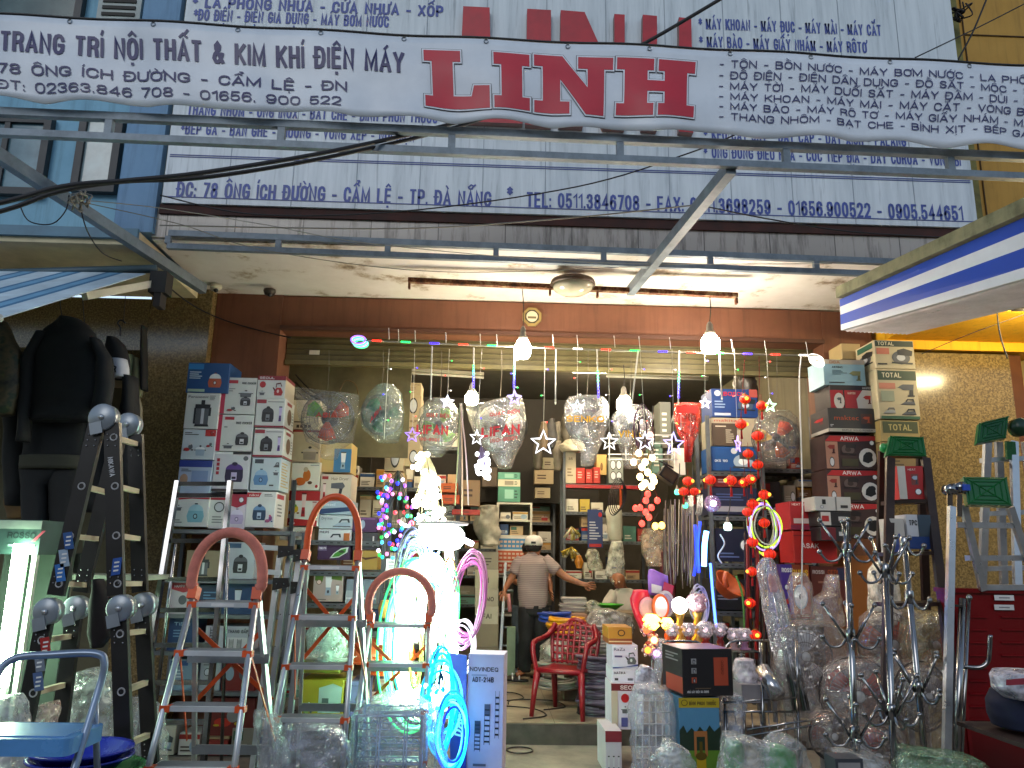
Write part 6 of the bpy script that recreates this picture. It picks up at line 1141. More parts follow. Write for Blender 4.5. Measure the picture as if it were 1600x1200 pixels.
t = thing('tube_light', 'violet tipped white tube poking out right of the panel light', 'tube light', P(736, 858, 5.3)); b = B(); b.rod(P(722, 842, 5.3), P(738, 850, 5.25), .018, glow('#e8e0ff', 1.6, True), 8); b.build('tube', t)
b = B(); b.rod(P(712, 838, 5.3), P(722, 842, 5.3), .02, LABELW, 8); b.build('socket', t)
t = thing('strip_light', 'row of white hanging light strips below the grey green coil', 'light strips', P(650, 1000, 5.2))
for k in range(10): b = B(); x = 624+9.5*k; b.tube([P(x+4, 918+9*(k % 2), 5.24), P(x-3, 990+14*(k*7 % 4), 5.2)], .014, glow('#ecfff4', 2.6, True), 6); b.build('strip', t)
b = B(); b.tube([P(700, 850, 5.31), P(706, 900, 5.3), P(702, 980, 5.28)], .03, glow('#fff6e0', 1.1, True), 8); b.build('strip', t)
t = thing('blue_tube_light', 'bent glowing blue tube light against the steel rack', 'tube light', P(1112, 980, 6.0))
b = B(); b.tube(bez([P(1104, 830, 6.0), P(1101, 850, 6.0), P(1100, 885, 6.0)], 6), .02, glow('#60b0ff', 2.4, True), 8); b.build('tube', t)
b = B(); b.tube(bez([P(1110, 880, 5.95), P(1113, 920, 5.95), P(1119, 980, 5.95)], 6), .009, glow('#3a60ff', 1.6, True), 8); b.build('tube', t)
b = B(); b.tube(bez([P(1086, 820, 6.05), P(1088, 870, 6.05), P(1084, 900, 6.05)], 6), .012, glow('#2038e0', .4), 6); b.tube(bez([P(1094, 815, 6.05), P(1090, 850, 6.05), P(1092, 895, 6.05)], 6), .012, glow('#2840ff', .5), 6); b.build('side_tube', t)
b = B(); b.tube(bez([P(1125, 835, 6), P(1132, 850, 5.98), P(1122, 868, 5.97), P(1128, 880, 5.97)], 5), .006, LABELW, 5); b.build('white_lead', t)
t = thing('floodlight', 'black floodlight head hung at a tilt beside the red bulbs', 'floodlight', P(1045, 760, 6.1)); q = P(1043, 743, 6.1); X = Vector((.8, 0, -.55)); Z = Vector((.55, 0, .8))
b = B(); b.obox(q, X*.07, (0, .06, 0), Z*.05, mat('#14110f', .35)); b.obox(q+Vector((0, -.062, 0)), X*.055, (0, .003, 0), Z*.036, mat('#4a3c30', .15)); b.build('head', t)
b = B(); b.tube([q-X*.07, q-X*.12+Z*.06, q+Z*.08], .008, BLACK, 6); b.build('bracket', t)
t = thing('fan_guard', 'black wire fan guard with an orange blade leaning near the white water heater', 'fan guard', P(965, 800, 6.6)); q = P(963, 776, 6.6)
b = B()
for k in range(5): b.ring(q+Vector((.012*k, .01*k, 0)), (.85, -.5, -.2), .16-.012*k, .005, BLACK, 28, 4)
b.build('guard', t)
b = B(); b.prism([(-.02, -.1), (.03, -.06), (.02, .09), (-.02, .1)], q+Vector((.03, -.02, .0)), (.5, .8, 0), (0, 0, 1), .004, mat('#a8481c', .4)); b.build('blade', t)
for k, (x, lb) in enumerate(((716, 'left'), (722, 'middle'), (727, 'right'))):
    b = B(); b.tube(bez([P(719, 632, 5.9), P(x, 700, 5.9), P(x+(k-1)*5, 790+15*(k % 2), 5.9)], 5), .006, mat(('#9aa07a', '#c0a08a', '#b8a0a0')[k], .5), 5); b.build('light_strip', None, lb+' of three thin strips dangling from one hook between the red lettered fan bags', 'light strip', 'thin strips dangling between fan bags')
GREEN = mat('#0f5c2a', .3, var=.12); BRN = mat('#3a2c26', .35, .4, var=.2, scale=8)
def groundthing(name, label, cat, px, py, Y, group=None): q = P(px, py, Y); return thing(name, label, cat, (q.x, Y, 0), group)
def green_plate(t, pts, Y, ny=.02, tilt=.05):
    b = B(); q = [P(x, y, Y+(tilt if i in (2, 3) else 0)) for i, (x, y) in enumerate(pts)]; n = Vector((0, .03, -.012))
    b.add(q+[p+n for p in q], [(0, 1, 2, 3), (7, 6, 5, 4), (0, 4, 5, 1), (1, 5, 6, 2), (2, 6, 7, 3), (3, 7, 4, 0)], GREEN)
    c = sum(q, Vector())/4
    for k in (.35, .65, .88): b.tube([c.lerp(p, k)-n*.08 for p in q], .0035, mat('#146b34', .3), 4, True)
    for i in (0, 1): b.rod(q[i]-n*.08, q[i+2]-n*.08, .003, mat('#146b34', .3), 4)
    b.build('top_tread', t)
def legs(t, segs, w_=.045, th=.028, mt=None, name='leg'):
    for (a, Ya, c, Yc) in segs: b = B(); b.beam(P(*a, Ya), P(*c, Yc), th, w_, mt or ALU, (1, 0, 0)); b.build(name, t)
def rungs(t, segs, th=.03, mt=None, name='tread'):
    for (a, c, Y, d) in segs: b = B(); A, Cc = P(*a, Y), P(*c, Y); b.obox((A+Cc)/2+Vector((0, d/2, 0)), (Cc-A)/2, (0, d/2, 0), (0, 0, th/2), mt or ALU); b.build(name, t)
t = groundthing('tread_ladder', 'brown framed folding ladder with a green top tread and cartons on its treads', 'ladder', 1425, 900, 4.8)
green_plate(t, [(1384, 712), (1448, 713), (1443, 683), (1391, 681)], 4.78)
legs(t, [((1391, 716), 4.78, (1384, 1130), 4.2), ((1446, 716), 4.78, (1496, 1130), 4.2), ((1379, 705), 4.95, (1372, 1080), 5.4), ((1438, 705), 4.95, (1452, 1080), 5.4)], .05, .03, BRN)
rungs(t, [((1397, 784), (1452, 783), 4.66, .16), ((1391, 866), (1464, 864), 4.54, .16), ((1388, 946), (1474, 944), 4.42, .16)], .022, BRN)
b = B()
for x in (1381, 1386): b.ball(P(x, 700, 4.86), .03, mat('#1b8a48', .3), 8)
b.build('hinge', t)
t = groundthing('tread_ladder', 'aluminium folding ladder with a plain green top tread in front of the red cabinet', 'ladder', 1540, 950, 4.15)
green_plate(t, [(1512, 788), (1581, 790), (1573, 746), (1505, 745)], 4.1, tilt=.02)
legs(t, [((1487, 792), 4.1, (1478, 1210), 3.9), ((1505, 788), 4.2, (1536, 922), 4.32), ((1578, 792), 4.2, (1622, 925), 4.32)], .034, .03)
rungs(t, [((1496, 820), (1584, 821), 4.22, .05), ((1516, 872), (1600, 872), 4.28, .05), ((1535, 918), (1612, 918), 4.32, .04)], .03)
b = B()
for (x, y) in ((1484, 765), (1499, 762)): b.lathe([(0, -.03), (.03, -.03), (.03, .03), (0, .03)], P(x, y, 4.12), CHROME, 14, (0, 1, 0))
for (x, y) in ((1484, 785), (1499, 785)): b.beam(P(x, y-14, 4.12), P(x, y+22, 4.12), .03, .006, CHROME, (0, 1, 0))
b.build('hinge', t)
b = B()
b.obox(P(1507, 762, 4.1), (.02, 0, 0), (0, .02, 0), (0, 0, .016), mat('#2a50b8', .4)); b.build('clip', t)
t = groundthing('tread_ladder', 'tallest aluminium ladder with a tilted green tread at the right edge', 'ladder', 1560, 800, 4.9)
green_plate(t, [(1526, 693), (1572, 684), (1576, 650), (1530, 661)], 4.86, tilt=.06)
legs(t, [((1543, 690), 4.9, (1531, 1000), 5.0), ((1584, 690), 4.9, (1592, 1000), 4.7), ((1560, 690), 5.05, (1572, 1000), 5.3), ((1602, 690), 5.05, (1640, 1000), 5.3)], .045, .03)
rungs(t, [((1536, 719), (1604, 716), 4.92, .04), ((1536, 803), (1606, 800), 4.94, .04), ((1536, 889), (1608, 887), 4.96, .04)], .03)
b = B(); b.lathe([(0, -.03), (.06, -.03), (.06, .03), (0, .03)], P(1592, 668, 4.9), mat('#12381f', .3), 16, (0, 1, 0)); b.beam(P(1578, 690, 4.88), P(1580, 718, 4.88), .06, .02, GREEN, (0, 1, 0)); b.build('hinge', t)

RC = mat('#6c0a10', .2, var=.08, scale=3)
t = groundthing('cabinet', 'glossy dark red plastic cabinet at the right edge with two white stickers', 'cabinet', 1560, 1100, 4.4)
xa, xb = P(1493, 1060, 4.35).x, P(1493, 1060, 4.35).x+.75; zt = P(1540, 923, 4.35).z
b = B(); b.obox(((xa+xb)/2, 4.4, zt/2), ((xb-xa)/2, 0, 0), (0, .05, 0), (0, 0, zt/2-.01), RC); b.box((xa-.01, 4.33, zt-.012), (xb+.01, 4.46, zt+.012), RC); b.build('body', t)
b = B(); b.box((xa+.03, 4.34, .05), (xa+.05, 4.348, zt-.04), mat('#780c13', .2))
for k in range(9):
    for x0 in (1515, 1565): q = P(x0, 965+k*20, 4.34); b.box(q+Vector((0, -.004, 0)), q+Vector((.1 if x0 < 1550 else .16, .0, .008)), mat('#780c13', .2))
b.build('moulded_ribs', t)
for y in (934, 949): b = B(); q = P(1569, y, 4.335); b.obox(q, (.055, 0, 0), (0, .001, 0), (0, 0, .014), LABELW); b.obox(q+Vector((0, -.002, 0)), (.03, 0, 0), (0, .0006, 0), (0, 0, .003), mat('#8a8a8e', .5)); b.build('sticker', t)
t = groundthing('display_table', 'low table with an orange edge at the lower right corner', 'table', 1590, 1180, 3.6)
q = P(1545, 1140, 3.7); b = B(); b.box((q.x, 3.45, q.z-.03), (q.x+.9, 3.95, q.z-.012), mat('#2a1a16', .6)); b.box((q.x-.004, 3.44, q.z-.034), (q.x+.9, 3.449, q.z-.008), mat('#9a4a1c', .5)); b.build('top', t)
for x in (.05, .8): b = B(); b.box((q.x+x, 3.5, 0), (q.x+x+.04, 3.54, q.z-.031), mat('#2a1a16', .6)); b.build('leg', t)
b = B(); soft(b, [(1080, 1556, 1620), (1095, 1548, 1640), (1118, 1552, 1640), (1136, 1560, 1640)], 3.7, .14, mat('#141c3a', .85, var=.25), .012, 9); b.build('garment_pile', None, 'navy folded garments under the white packet at the right edge', 'clothes')
b = B(); soft(b, [(1049, 1560, 1640), (1056, 1552, 1650), (1075, 1554, 1650), (1090, 1572, 1650)], 3.62, .13, film('#cfd0e0', .75, .25), .012, 9); b.quad(P(1572, 1062, 3.47), P(1640, 1056, 3.47), P(1640, 1068, 3.47), P(1572, 1071, 3.47), mat('#8a2a3a', .5)); b.build('garment_packet', None, 'white wrapped garment packet with a red stripe, on the navy pile', 'packet')

GK = 'chrome coat racks at the lower right'
def coat_rack(label, topx, topy, botx, boty, Yt, Yb_, sets, spread=1., rot=0.):
    a, c = P(topx, topy, Yt), P(botx, boty, Yb_); d = (c-a).normalized(); foot = a+d*((a.z-.02)/-d.z)
    t = thing('coat_rack', label, 'coat rack', (foot.x, foot.y, 0), GK)
    b = B(); b.tube([a, foot], .0165, CHROME, 12); b.build('pole', t)
    b = B(); b.lathe([(.2, 0), (.2, .015), (.03, .03), (.022, .06), (0, .06)], (foot.x, foot.y, 0), CHROME, 24); b.build('base', t)
    b = B(); b.ball(a, .022, CHROME, 12); b.build('finial', t)
    for (y, kind) in sets:
        f = (y-topy)/(boty-topy); q = a.lerp(c, f)
        b = B(); b.lathe([(.017, -.04), (.023, -.03), (.025, 0), (.023, .03), (.017, .04)], q, CHROME, 12); b.build('collar', t)
        for k in range(4):
            an = rot+PI/4+k*PI/2+.3; u = Vector((math.cos(an), math.sin(an)*.9, 0)); s = spread
            if 'u' in kind:
                b = B(); e = q+u*.13*s+Vector((0, 0, .16*s)); b.tube([q+u*.02-Vector((0, 0, .02)), e], .0068, CHROME, 7); b.ball(e, .0135, CHROME, 9); b.build('peg', t)
            if 'd' in kind:
                b = B(); pts = bez([q+u*.02-Vector((0, 0, .01)), q+u*.05-Vector((0, 0, .05)), q+u*.1-Vector((0, 0, .055)), q+u*.135-Vector((0, 0, .01))], 4); b.tube(pts, .0065, CHROME, 7); b.ball(pts[-1], .0135, CHROME, 9); b.build('hook', t)
    return t
coat_rack('chrome coat rack nearest the fan bags, left of the three', 1323, 855, 1338, 1190, 4.05, 3.95, [(860, 'ud'), (1000, 'ud'), (1150, 'ud')], .95, .2)
coat_rack('chrome coat rack in the middle of the three with pegs fanned wide', 1384, 888, 1397, 1195, 3.95, 3.85, [(893, 'ud'), (1118, 'ud')], 1.05, .5)
coat_rack('chrome coat rack right of the three, leaning beside the brown ladder', 1413, 848, 1444, 1170, 4.2, 4.1, [(850, 'd'), (938, 'd'), (1082, 'ud')], 1.1, .8)
t = groundthing('coat_rack_pole', 'loose chrome coat rack pole with one long hook leaning on the red cabinet', 'pole', 1498, 1150, 4.2)
b = B(); b.tube([P(1504, 936, 4.22), P(1492, 1230, 4.02)], .019, CHROME, 10); b.build('pole', t)
b = B(); b.tube([P(1514, 936, 4.26), P(1500, 1230, 4.06)], .01, CHROME, 8); b.ball(P(1514, 934, 4.26), .018, CHROME, 9); b.build('side_rod', t)
b = B(); b.tube(bez([P(1504, 1041, 4.18), P(1530, 1043, 4.14), P(1543, 1034, 4.13), P(1546, 1018, 4.12), P(1547, 992, 4.12)], 5), .012, CHROME, 8); b.build('hook', t)
b = B(); b.beam(P(1490, 946, 4.2), P(1505, 947, 4.2), .012, .012, CHROME); b.build('cross_bar', t)

GFL = 'bagged floor fans behind the coat racks'
WRAPC = film('#e6d2c8', .15, .2, 10); WRAPW = film('#efe6e4', .16, .2, 10)
def floor_fan(label, px, py, rpx, blades, Y, bag, ax=(0, -1, .1), rot=.2, wrap=None, hub='#c9c6c4', wire='#6a6260'):
    c = P(px, py, Y); R = rpx*Y/PF; t = thing('floor_fan', label, 'fan', (c.x, Y+.1, 0), GFL)
    fan_parts(t, c, R, blades, ax, bag, Y, wrap or WRAPC, (), wire, rot, hub, .17)
    b = B(); b.tube([c-Vector(ax).normalized()*R*.5, Vector((c.x, Y+.14, c.z-R*1.1)), Vector((c.x, Y+.14, .05))], .018, mat('#b9b4b0', .4), 8); b.lathe([(.19, 0), (.19, .02), (.03, .05), (0, .05)], (c.x, Y+.14, 0), mat('#b9b4b0', .4), 20); b.build('stand', t)
    return t
floor_fan('bagged fan with milky white blades, left beside the wrapped rods', 1254, 1026, 46, ('#d6d4d8',), 4.95, [(972, 1228, 1300), (985, 1212, 1322), (1040, 1206, 1330), (1100, 1216, 1320), (1150, 1226, 1310)], rot=1.2)
floor_fan('bagged fan with a red blade showing at its left rim, low behind the coat racks', 1340, 1086, 54, ('#b83418', '#c9bfb4', '#b83418'), 4.6, [(1030, 1310, 1400), (1045, 1288, 1408), (1095, 1284, 1410), (1150, 1300, 1400), (1180, 1318, 1380)], ax=(-.3, -1, 0), rot=2.6, wrap=WRAPW)
floor_fan('bagged fan with dark orange blades behind the middle coat rack', 1390, 1008, 49, ('#b8481c',), 4.98, [(952, 1365, 1425), (965, 1346, 1440), (1020, 1342, 1446), (1060, 1352, 1440)], rot=.7)
floor_fan('yellowish bagged fan with orange lettering spots next to the red cabinet', 1456, 1008, 42, ('#c85020', '#b8a070', '#c85020'), 4.88, [(955, 1440, 1474), (975, 1412, 1484), (1010, 1408, 1484), (1050, 1420, 1482)], rot=.1, wrap=film('#ead8a0', .3, .25))
floor_fan('bagged fan with a bare grey guard and pale blades, right beside the red cabinet', 1440, 1088, 50, ('#a8a4a6',), 4.45, [(1036, 1418, 1470), (1050, 1398, 1484), (1100, 1394, 1486), (1150, 1402, 1482), (1190, 1412, 1474)], ax=(.2, -1, 0), rot=.4)
floor_fan('low bagged fan with orange red blades at the bottom beside the left coat rack', 1366, 1182, 44, ('#c03a1c',), 4.35, [(1130, 1340, 1395), (1150, 1322, 1408), (1220, 1318, 1412)], rot=1.5)
floor_fan('small dark fan tipped over beside the chrome basket rack', 1300, 1150, 34, ('#3a2018', '#8a3c1c', '#3a2018'), 4.5, [(1112, 1282, 1320), (1125, 1268, 1332), (1170, 1264, 1336)], rot=.9)
GP = 'plastic wrapped goods at the right'
plastic_bag('tall milky bag standing behind the middle coat rack', [(878, 1370, 1388), (890, 1360, 1398), (930, 1357, 1404), (975, 1357, 1404)], 5.1, .1, film('#efe4d2', .75, .2), .012, 8, GP)
plastic_bag('clear bag of a small white fan in front of the purple carton', [(895, 1240, 1252), (910, 1232, 1266), (945, 1232, 1268), (976, 1236, 1266)], 5.5, .1, WRAPC, .02, 9, GP)
plastic_bag('peaked clear bag in front of the dark orange carton', [(898, 1298, 1304), (925, 1286, 1310), (935, 1270, 1314), (978, 1268, 1318)], 5.4, .1, WRAPC, .02, 9, GP)
t = thing('wrapped_rods', 'long bundle of steel rods in a clear sleeve leaning to the right', 'rod bundle', P(1235, 1100, 5.0))
b = B()
for k in range(7): b.rod(P(1205+3*k, 905+3*k, 5.15), P(1240+4*k, 1110, 4.75), .008, (CHROME, mat('#5a6a60', .3, .6), mat('#9aa0a8', .25, .9))[k % 3], 6)
b.build('rods', t); b = B(); soft(b, [(872, 1190, 1204), (885, 1182, 1212), (950, 1192, 1230), (1030, 1208, 1258), (1118, 1226, 1290)], 4.95, .07, film('#e8e0f0', .25, .4, 16), .012, 8); b.build('sleeve', t)
b = B(); b.rod(P(1190, 1045, 4.75), P(1216, 1088, 4.62), .045, mat('#b8b8ba', .2, .85), 16); b.build('steel_roll', None, 'short fat steel roll lying on the chrome basket rack', 'steel roll')
b = B(); soft(b, [(896, 1202, 1210), (905, 1200, 1216), (925, 1204, 1220)], 5.02, .03, mat('#d07068', .5), .006, 12); b.build('red_cap', None, 'pink plastic cap on the end of the wrapped rods', 'cap')

t = groundthing('chrome_trolley', 'chrome wire trolley carrying table lamps beside the aisle', 'trolley', 1150, 1100, 5.3)
zt1, zt2, zt3 = P(1150, 1016, 5.3).z, P(1150, 1098, 5.2).z, .12; x0, x1 = P(1035, 1016, 5.3).x, P(1182, 1016, 5.3).x
for x in (x0, x1):
    for y in (5.22, 5.62): b = B(); b.rod((x, y, 0), (x, y, zt1+.06), .011, CHROME, 8); b.build('post', t)
for z in (zt1, zt2, zt3):
    b = B()
    for y in [5.22+.4*i/10 for i in range(11)]: b.rod((x0, y, z), (x1, y, z), .003 if y not in (5.22, 5.62) else .007, CHROME, 5)
    for x in [x0+(x1-x0)*i/5 for i in range(6)]: b.rod((x, 5.22, z-.004), (x, 5.62, z-.004), .004, CHROME, 5)
    b.build('wire_shelf', t)
b = B(); b.tube(bez([(x0, 5.2, zt1+.06), (x0+.2, 5.2, zt1+.06), (x0+.26, 5.2, zt1+.02), (x1-.25, 5.2, zt1+.02), (x1-.16, 5.2, zt1+.07), (x1+.2, 5.2, zt1+.07)], 4), .008, CHROME, 6); b.build('front_rail', t)
GTL = 'crystal table lamps on the chrome trolley'; GOLD = mat('#b08a3a', .3, .6, var=.15); CRY = film('#efe4f0', .45, .5, 24)
def table_lamp(label, px, py, r, shade, base, Y=5.35, kind=0):
    q = P(px, py, Y); z = zt1+.004; t = thing('table_lamp', label, 'table lamp', (q.x, Y, z), GTL)
    h = max(.03, q.z-z-r)
    b = B(); b.lathe([(0, 0), (r*.9, 0), (r*.95, h*.15), (r*.45, h*.3), (r*.6, h*.55), (r*.35, h*.8), (r*.6, h)], (q.x, Y, z), base, 16); b.build('base', t)
    b = B()
    if kind == 0: b.ball(q, r, shade, 18, 1, 10)
    else:
        b.loft([(q+Vector((0, 0, r*dz)), Vector((r*k, 0, 0)), Vector((0, r*k, 0))) for dz, k in ((-1, .5), (-.5, 1), (.1, .8), (.5, 1.1), (1, .7))], shade, 20, r*.28, 60, px)
        for j in range(9): a = 2*PI*j/9; b.ball(q+Vector((r*1.05*math.cos(a), r*1.05*math.sin(a), r*.3*(-1)**j)), r*.22, shade, 6, k=4)
    b.build('shade', t)
    if shade in (CRY,): b = B(); b.ball(q, r*.34, glow('#ffd8e0', .35), 8); b.build('bulb', t)
    return t
WG = glow('#fff8f2', 4., True); YG = glow('#ffc040', 2.6, True)
table_lamp('globe table lamp glowing white over the gold base', 1062, 946, .055, WG, GOLD, 5.45)
table_lamp('pink crystal table lamp right of the white globe', 1089, 942, .062, film('#f0b8d0', .6, .5, 24), GOLD, 5.5, 1)
table_lamp('blazing amber table lamp at the left end of the trolley', 1018, 972, .05, YG, mat('#a8301c', .4), 5.5, 1)
table_lamp('smaller amber table lamp next to the blazing one', 1042, 974, .036, YG, mat('#b0501c', .4), 5.55, 1)
for k, (x, c, lb) in enumerate(((1050, '#a83a2a', 'first crystal lamp on a red base from the left along the trolley front'), (1076, '#9a2a24', 'second crystal lamp on a red base from the left along the trolley front'), (1102, '#a8281e', 'third crystal lamp on a red base, widest along the trolley front'), (1125, '#8a1c1c', 'fourth crystal lamp on a red base, beside the blue glow'), (1146, '#c9a0a0', 'pale rose crystal lamp near the right end of the trolley'), (1163, '#b07aa0', 'violet crystal lamp at the right end of the trolley'))):
    table_lamp(lb, x, 984+(k > 3)*8, .042+.01*(k == 2), CRY, mat(c, .35), 5.3, 1)
for k, (x, y, c, s, lb) in enumerate(((1022, 1000, '#ffd060', 1.6, 'hot yellow flower light under the amber lamp'), (1012, 1016, '#ff8a30', .6, 'orange flower light low under the amber lamp'), (1026, 1021, '#c890ff', 1.0, 'violet flower light left of the black carton'), (1040, 1026, '#d8c0ff', 1.4, 'lilac flower light touching the black carton'), (1010, 985, '#ff5a30', .5, 'red flower light left of the amber lamp'))):
    q = P(x, y, 5.3); b = B(); b.ball(q, .022, glow(c, s, True), 8)
    for j in range(6): a = 2*PI*j/6; b.ball(q+Vector((.03*math.cos(a), 0, .03*math.sin(a))), .014, film('#f0c0c8', .5, .4), 6, k=4)
    b.build('flower_light', None, lb, 'string lights', 'flower lights beside the black carton')
b = B(); b.tube(bez([P(1035, 1000, 5.2), P(1026, 1060, 5.1), P(1022, 1100, 5.0)], 5), .03, CLEAR2, 8); b.build('clear_tube', None, 'clear plastic tube hanging left of the black carton', 'plastic tube')
def oval_case(label, px, py, rx, ry, Y, c, c2):
    q = P(px, py, Y); b = B(); a, e = rx*Y/PF, ry*Y/PF
    b.loft([(q+Vector((0, d, 0)), Vector((a*k, 0, 0)), Vector((0, 0, e*k))) for d, k in ((-.02, .9), (-.012, 1), (.02, 1), (.03, .9))], mat(c, .4), 24)
    b.flat(ell(0, 0, a*.74, e*.78, 24), q+Vector((0, -.0215, 0)), (1, 0, 0), (0, 0, 1), mat(c2, .15)); return b.build('mirror', None, label, 'mirror', 'hand mirrors over the table lamps')
oval_case('orange framed oval mirror behind the white globe lamp', 1032, 948, 13, 19, 5.75, '#b85018', '#a8a0b8'); oval_case('pale framed oval mirror left of the orange one', 1012, 950, 13, 16, 5.8, '#c8909a', '#b09aa8'); oval_case('white framed mirror tilted behind the orange one', 1040, 944, 13, 20, 5.85, '#b8b0b8', '#8a80a0')
b = B(); soft(b, [(922, 988, 1012), (935, 984, 1016), (965, 992, 1018), (985, 1000, 1012)], 5.85, .05, mat('#c81c3c', .4), .012, 9); b.build('bag', None, 'crimson packet left of the oval mirrors', 'packet')
b = B(); soft(b, [(890, 1014, 1022), (900, 1012, 1044), (930, 1014, 1044)], 5.95, .03, mat('#9a6ac8', .35), .004, 9); b.quad(P(1018, 912, 5.9), P(1034, 916, 5.9), P(1034, 928, 5.9), P(1018, 926, 5.9), LABELW); b.build('packet', None, 'violet packet with a white label over the oval mirrors', 'packet')
b = B(); b.prism([(0, 0), (.07, -.03), (.09, .05), (.02, .08)], P(1034, 926, 5.88), (1, 0, 0), (0, 0, 1), .01, mat('#a81c4a', .4)); b.build('packet', None, 'magenta packet corner right of the violet packet', 'packet')
t = thing('basket', 'orange plastic basket tipped towards the cords of lanterns', 'basket', P(1148, 936, 6.15)); q = P(1142, 912, 6.2)
b = B(); b.lathe([(.0, -.1), (.08, -.09), (.13, 0), (.14, .005), (.12, 0), (.07, -.08), (0, -.09)], q, mat('#b85018', .45), 24, (.45, -.55, .7)); b.build('bowl', t)
b = B(); b.tube([P(1135, 893, 6.1), P(1132, 905, 6.1), P(1136, 918, 6.1)], .02, mat('#d0602a', .4), 8); b.build('reel', t)
b = B(); b.tube(bez([P(1150, 900, 6.1), P(1160, 930, 6.1), P(1164, 985, 6.1), P(1170, 1010, 6.1)], 5), .008, mat('#5a9a3a', .4), 6); b.build('cable', None, 'green cable hanging right of the orange basket', 'cable')
GCh = 'dark chains hanging at the right of the entrance'
for k, x in enumerate((1164, 1172, 1180, 1188, 1196)):
    b = B(); yy = 845
    b.tube([P(x+(y-845)*.012, y, 6.0+.02*k) for y in range(830, 1050, 10)], [.011 if i % 2 else .006 for i in range(22)], mat('#3a2a26', .4, .5, var=.3), 6); b.build('chain', None, ('first', 'second', 'third', 'fourth', 'fifth')[k]+' dark chain from the left behind the lower lanterns', 'chain', GCh)
for k, x in enumerate((1168, 1183)): b = B(); b.tube([P(x, 850, 5.96), P(x+1, 905, 5.96), P(x-1, 1030, 5.96)], .014, mat('#7a1210', .6), 6); b.build('tassel_rope', None, ('left', 'right')[k]+' dark red tassel rope among the chains', 'rope')

t = groundthing('basket_rack', 'chrome wire basket rack at the bottom right of the aisle', 'rack', 1190, 1150, 4.7)
for (a, c, Y) in (((1130, 1098), (1246, 1090), 4.7), ((1130, 1112), (1246, 1112), 4.7), ((1168, 1140), (1300, 1120), 4.5), ((1168, 1150), (1300, 1128), 4.5), ((1180, 1172), (1290, 1170), 4.5)): b = B(); b.rod(P(*a, Y), P(*c, Y), .007, CHROME, 6); b.build('rail', t)
for (x, y0, y1) in ((1244, 1000, 1112), (1190, 1040, 1200), (1246, 1088, 1230), (1132, 1090, 1230)): b = B(); b.rod(P(x, y0, 4.72), P(x+4, y1, 4.65), .009, CHROME, 6); b.build('post', t)
b = B()
for k in range(9): b.rod(P(1135+13*k, 1112, 4.7), P(1140+13*k, 1165, 4.66), .0035, CHROME, 5)
b.build('wire_side', t)
GG = 'clear bags along the bottom edge'
plastic_bag('clear bag over tall wire racks left of the black carton', [(1072, 990, 1040), (1085, 985, 1050), (1150, 988, 1054), (1230, 985, 1056)], 4.62, .14, CLEAR2, .03, 8, GG)
b = B()
for k in range(6): b.rod(P(995+10*k, 1090, 4.62), P(992+11*k, 1230, 4.62), .004, LABELW, 5)
for k in range(7): b.rod(P(992, 1095+18*k, 4.61), P(1050, 1095+18*k, 4.61), .003, LABELW, 5)
b.build('wire_rack', None, 'white wire rack inside the clear bag left of the black carton', 'rack')
plastic_bag('crumpled clear bag topped with white knots above the wire rack bag', [(1040, 1000, 1012), (1050, 992, 1022), (1070, 992, 1030), (1082, 996, 1036)], 4.9, .06, film('#e8e4f0', .55, .25), .025, 12, GG)
plastic_bag('clear bag of round jars right of the black carton', [(1085, 1132, 1158), (1100, 1128, 1164), (1150, 1130, 1162), (1170, 1132, 1160)], 4.75, .1, COOL, .02, 9, GG)
plastic_bag('white crinkled parcel behind the clear jar bag', [(1030, 1150, 1176), (1045, 1146, 1182), (1070, 1150, 1180), (1090, 1152, 1178)], 5.0, .08, film('#e6dce4', .7, .2), .025, 10, GG)
b = B(); b.box(P(1160, 1098, 4.85), P(1198, 1070, 4.85)+Vector((0, .2, 0)), mat('#8e8c92', .5)); b.build('box', None, 'plain grey box behind the chrome basket rack', 'box')
b = B(); soft(b, [(1158, 1140, 1156), (1168, 1134, 1160), (1190, 1132, 1162), (1215, 1134, 1160)], 4.3, .08, mat('#1c8a34', .35), .005, 9); b.build('sprayer_tank', None, 'green tank in a bag at the bottom, right of the yellow carton', 'tank')
plastic_bag('clear bag over the green tank and a white tank', [(1150, 1132, 1172), (1162, 1126, 1200), (1185, 1124, 1206), (1230, 1124, 1206)], 4.2, .14, THICK, .02, 9, GG)
b = B(); soft(b, [(1166, 1202, 1226), (1176, 1196, 1240), (1215, 1194, 1246)], 4.15, .08, mat('#2a9a3c', .4), .008, 9); b.build('green_bundle', None, 'green bundle wrapped in clear plastic at the bottom beside the basket rack', 'bundle')
plastic_bag('clear bag around the green bundle', [(1150, 1210, 1235), (1165, 1194, 1256), (1190, 1190, 1262), (1230, 1188, 1262)], 4.1, .12, CLEAR2, .03, 9, GG)
b = B(); soft(b, [(1172, 1412, 1450), (1180, 1404, 1520), (1196, 1400, 1548), (1230, 1400, 1550)], 3.8, .12, film('#8ab890', .5, .3), .045, 12, 26); b.build('plastic_bag', None, 'crumpled greenish bags heap at the foot of the right coat rack', 'plastic bag', GG)
plastic_bag('crumpled clear bag low between the left and middle coat racks', [(1176, 1308, 1340), (1186, 1298, 1390), (1205, 1294, 1398), (1230, 1294, 1400)], 3.9, .12, THICK, .04, 11, GG)
b = B(); b.box(P(1308, 1230, 3.75), P(1348, 1186, 3.75)+Vector((0, .12, 0)), mat('#3a4048', .4)); b.box(P(1312, 1230, 3.748), P(1344, 1192, 3.746), mat('#8e8e90', .4)); b.build('speaker_box', None, 'small dark grey box with a pale front at the bottom edge', 'box')
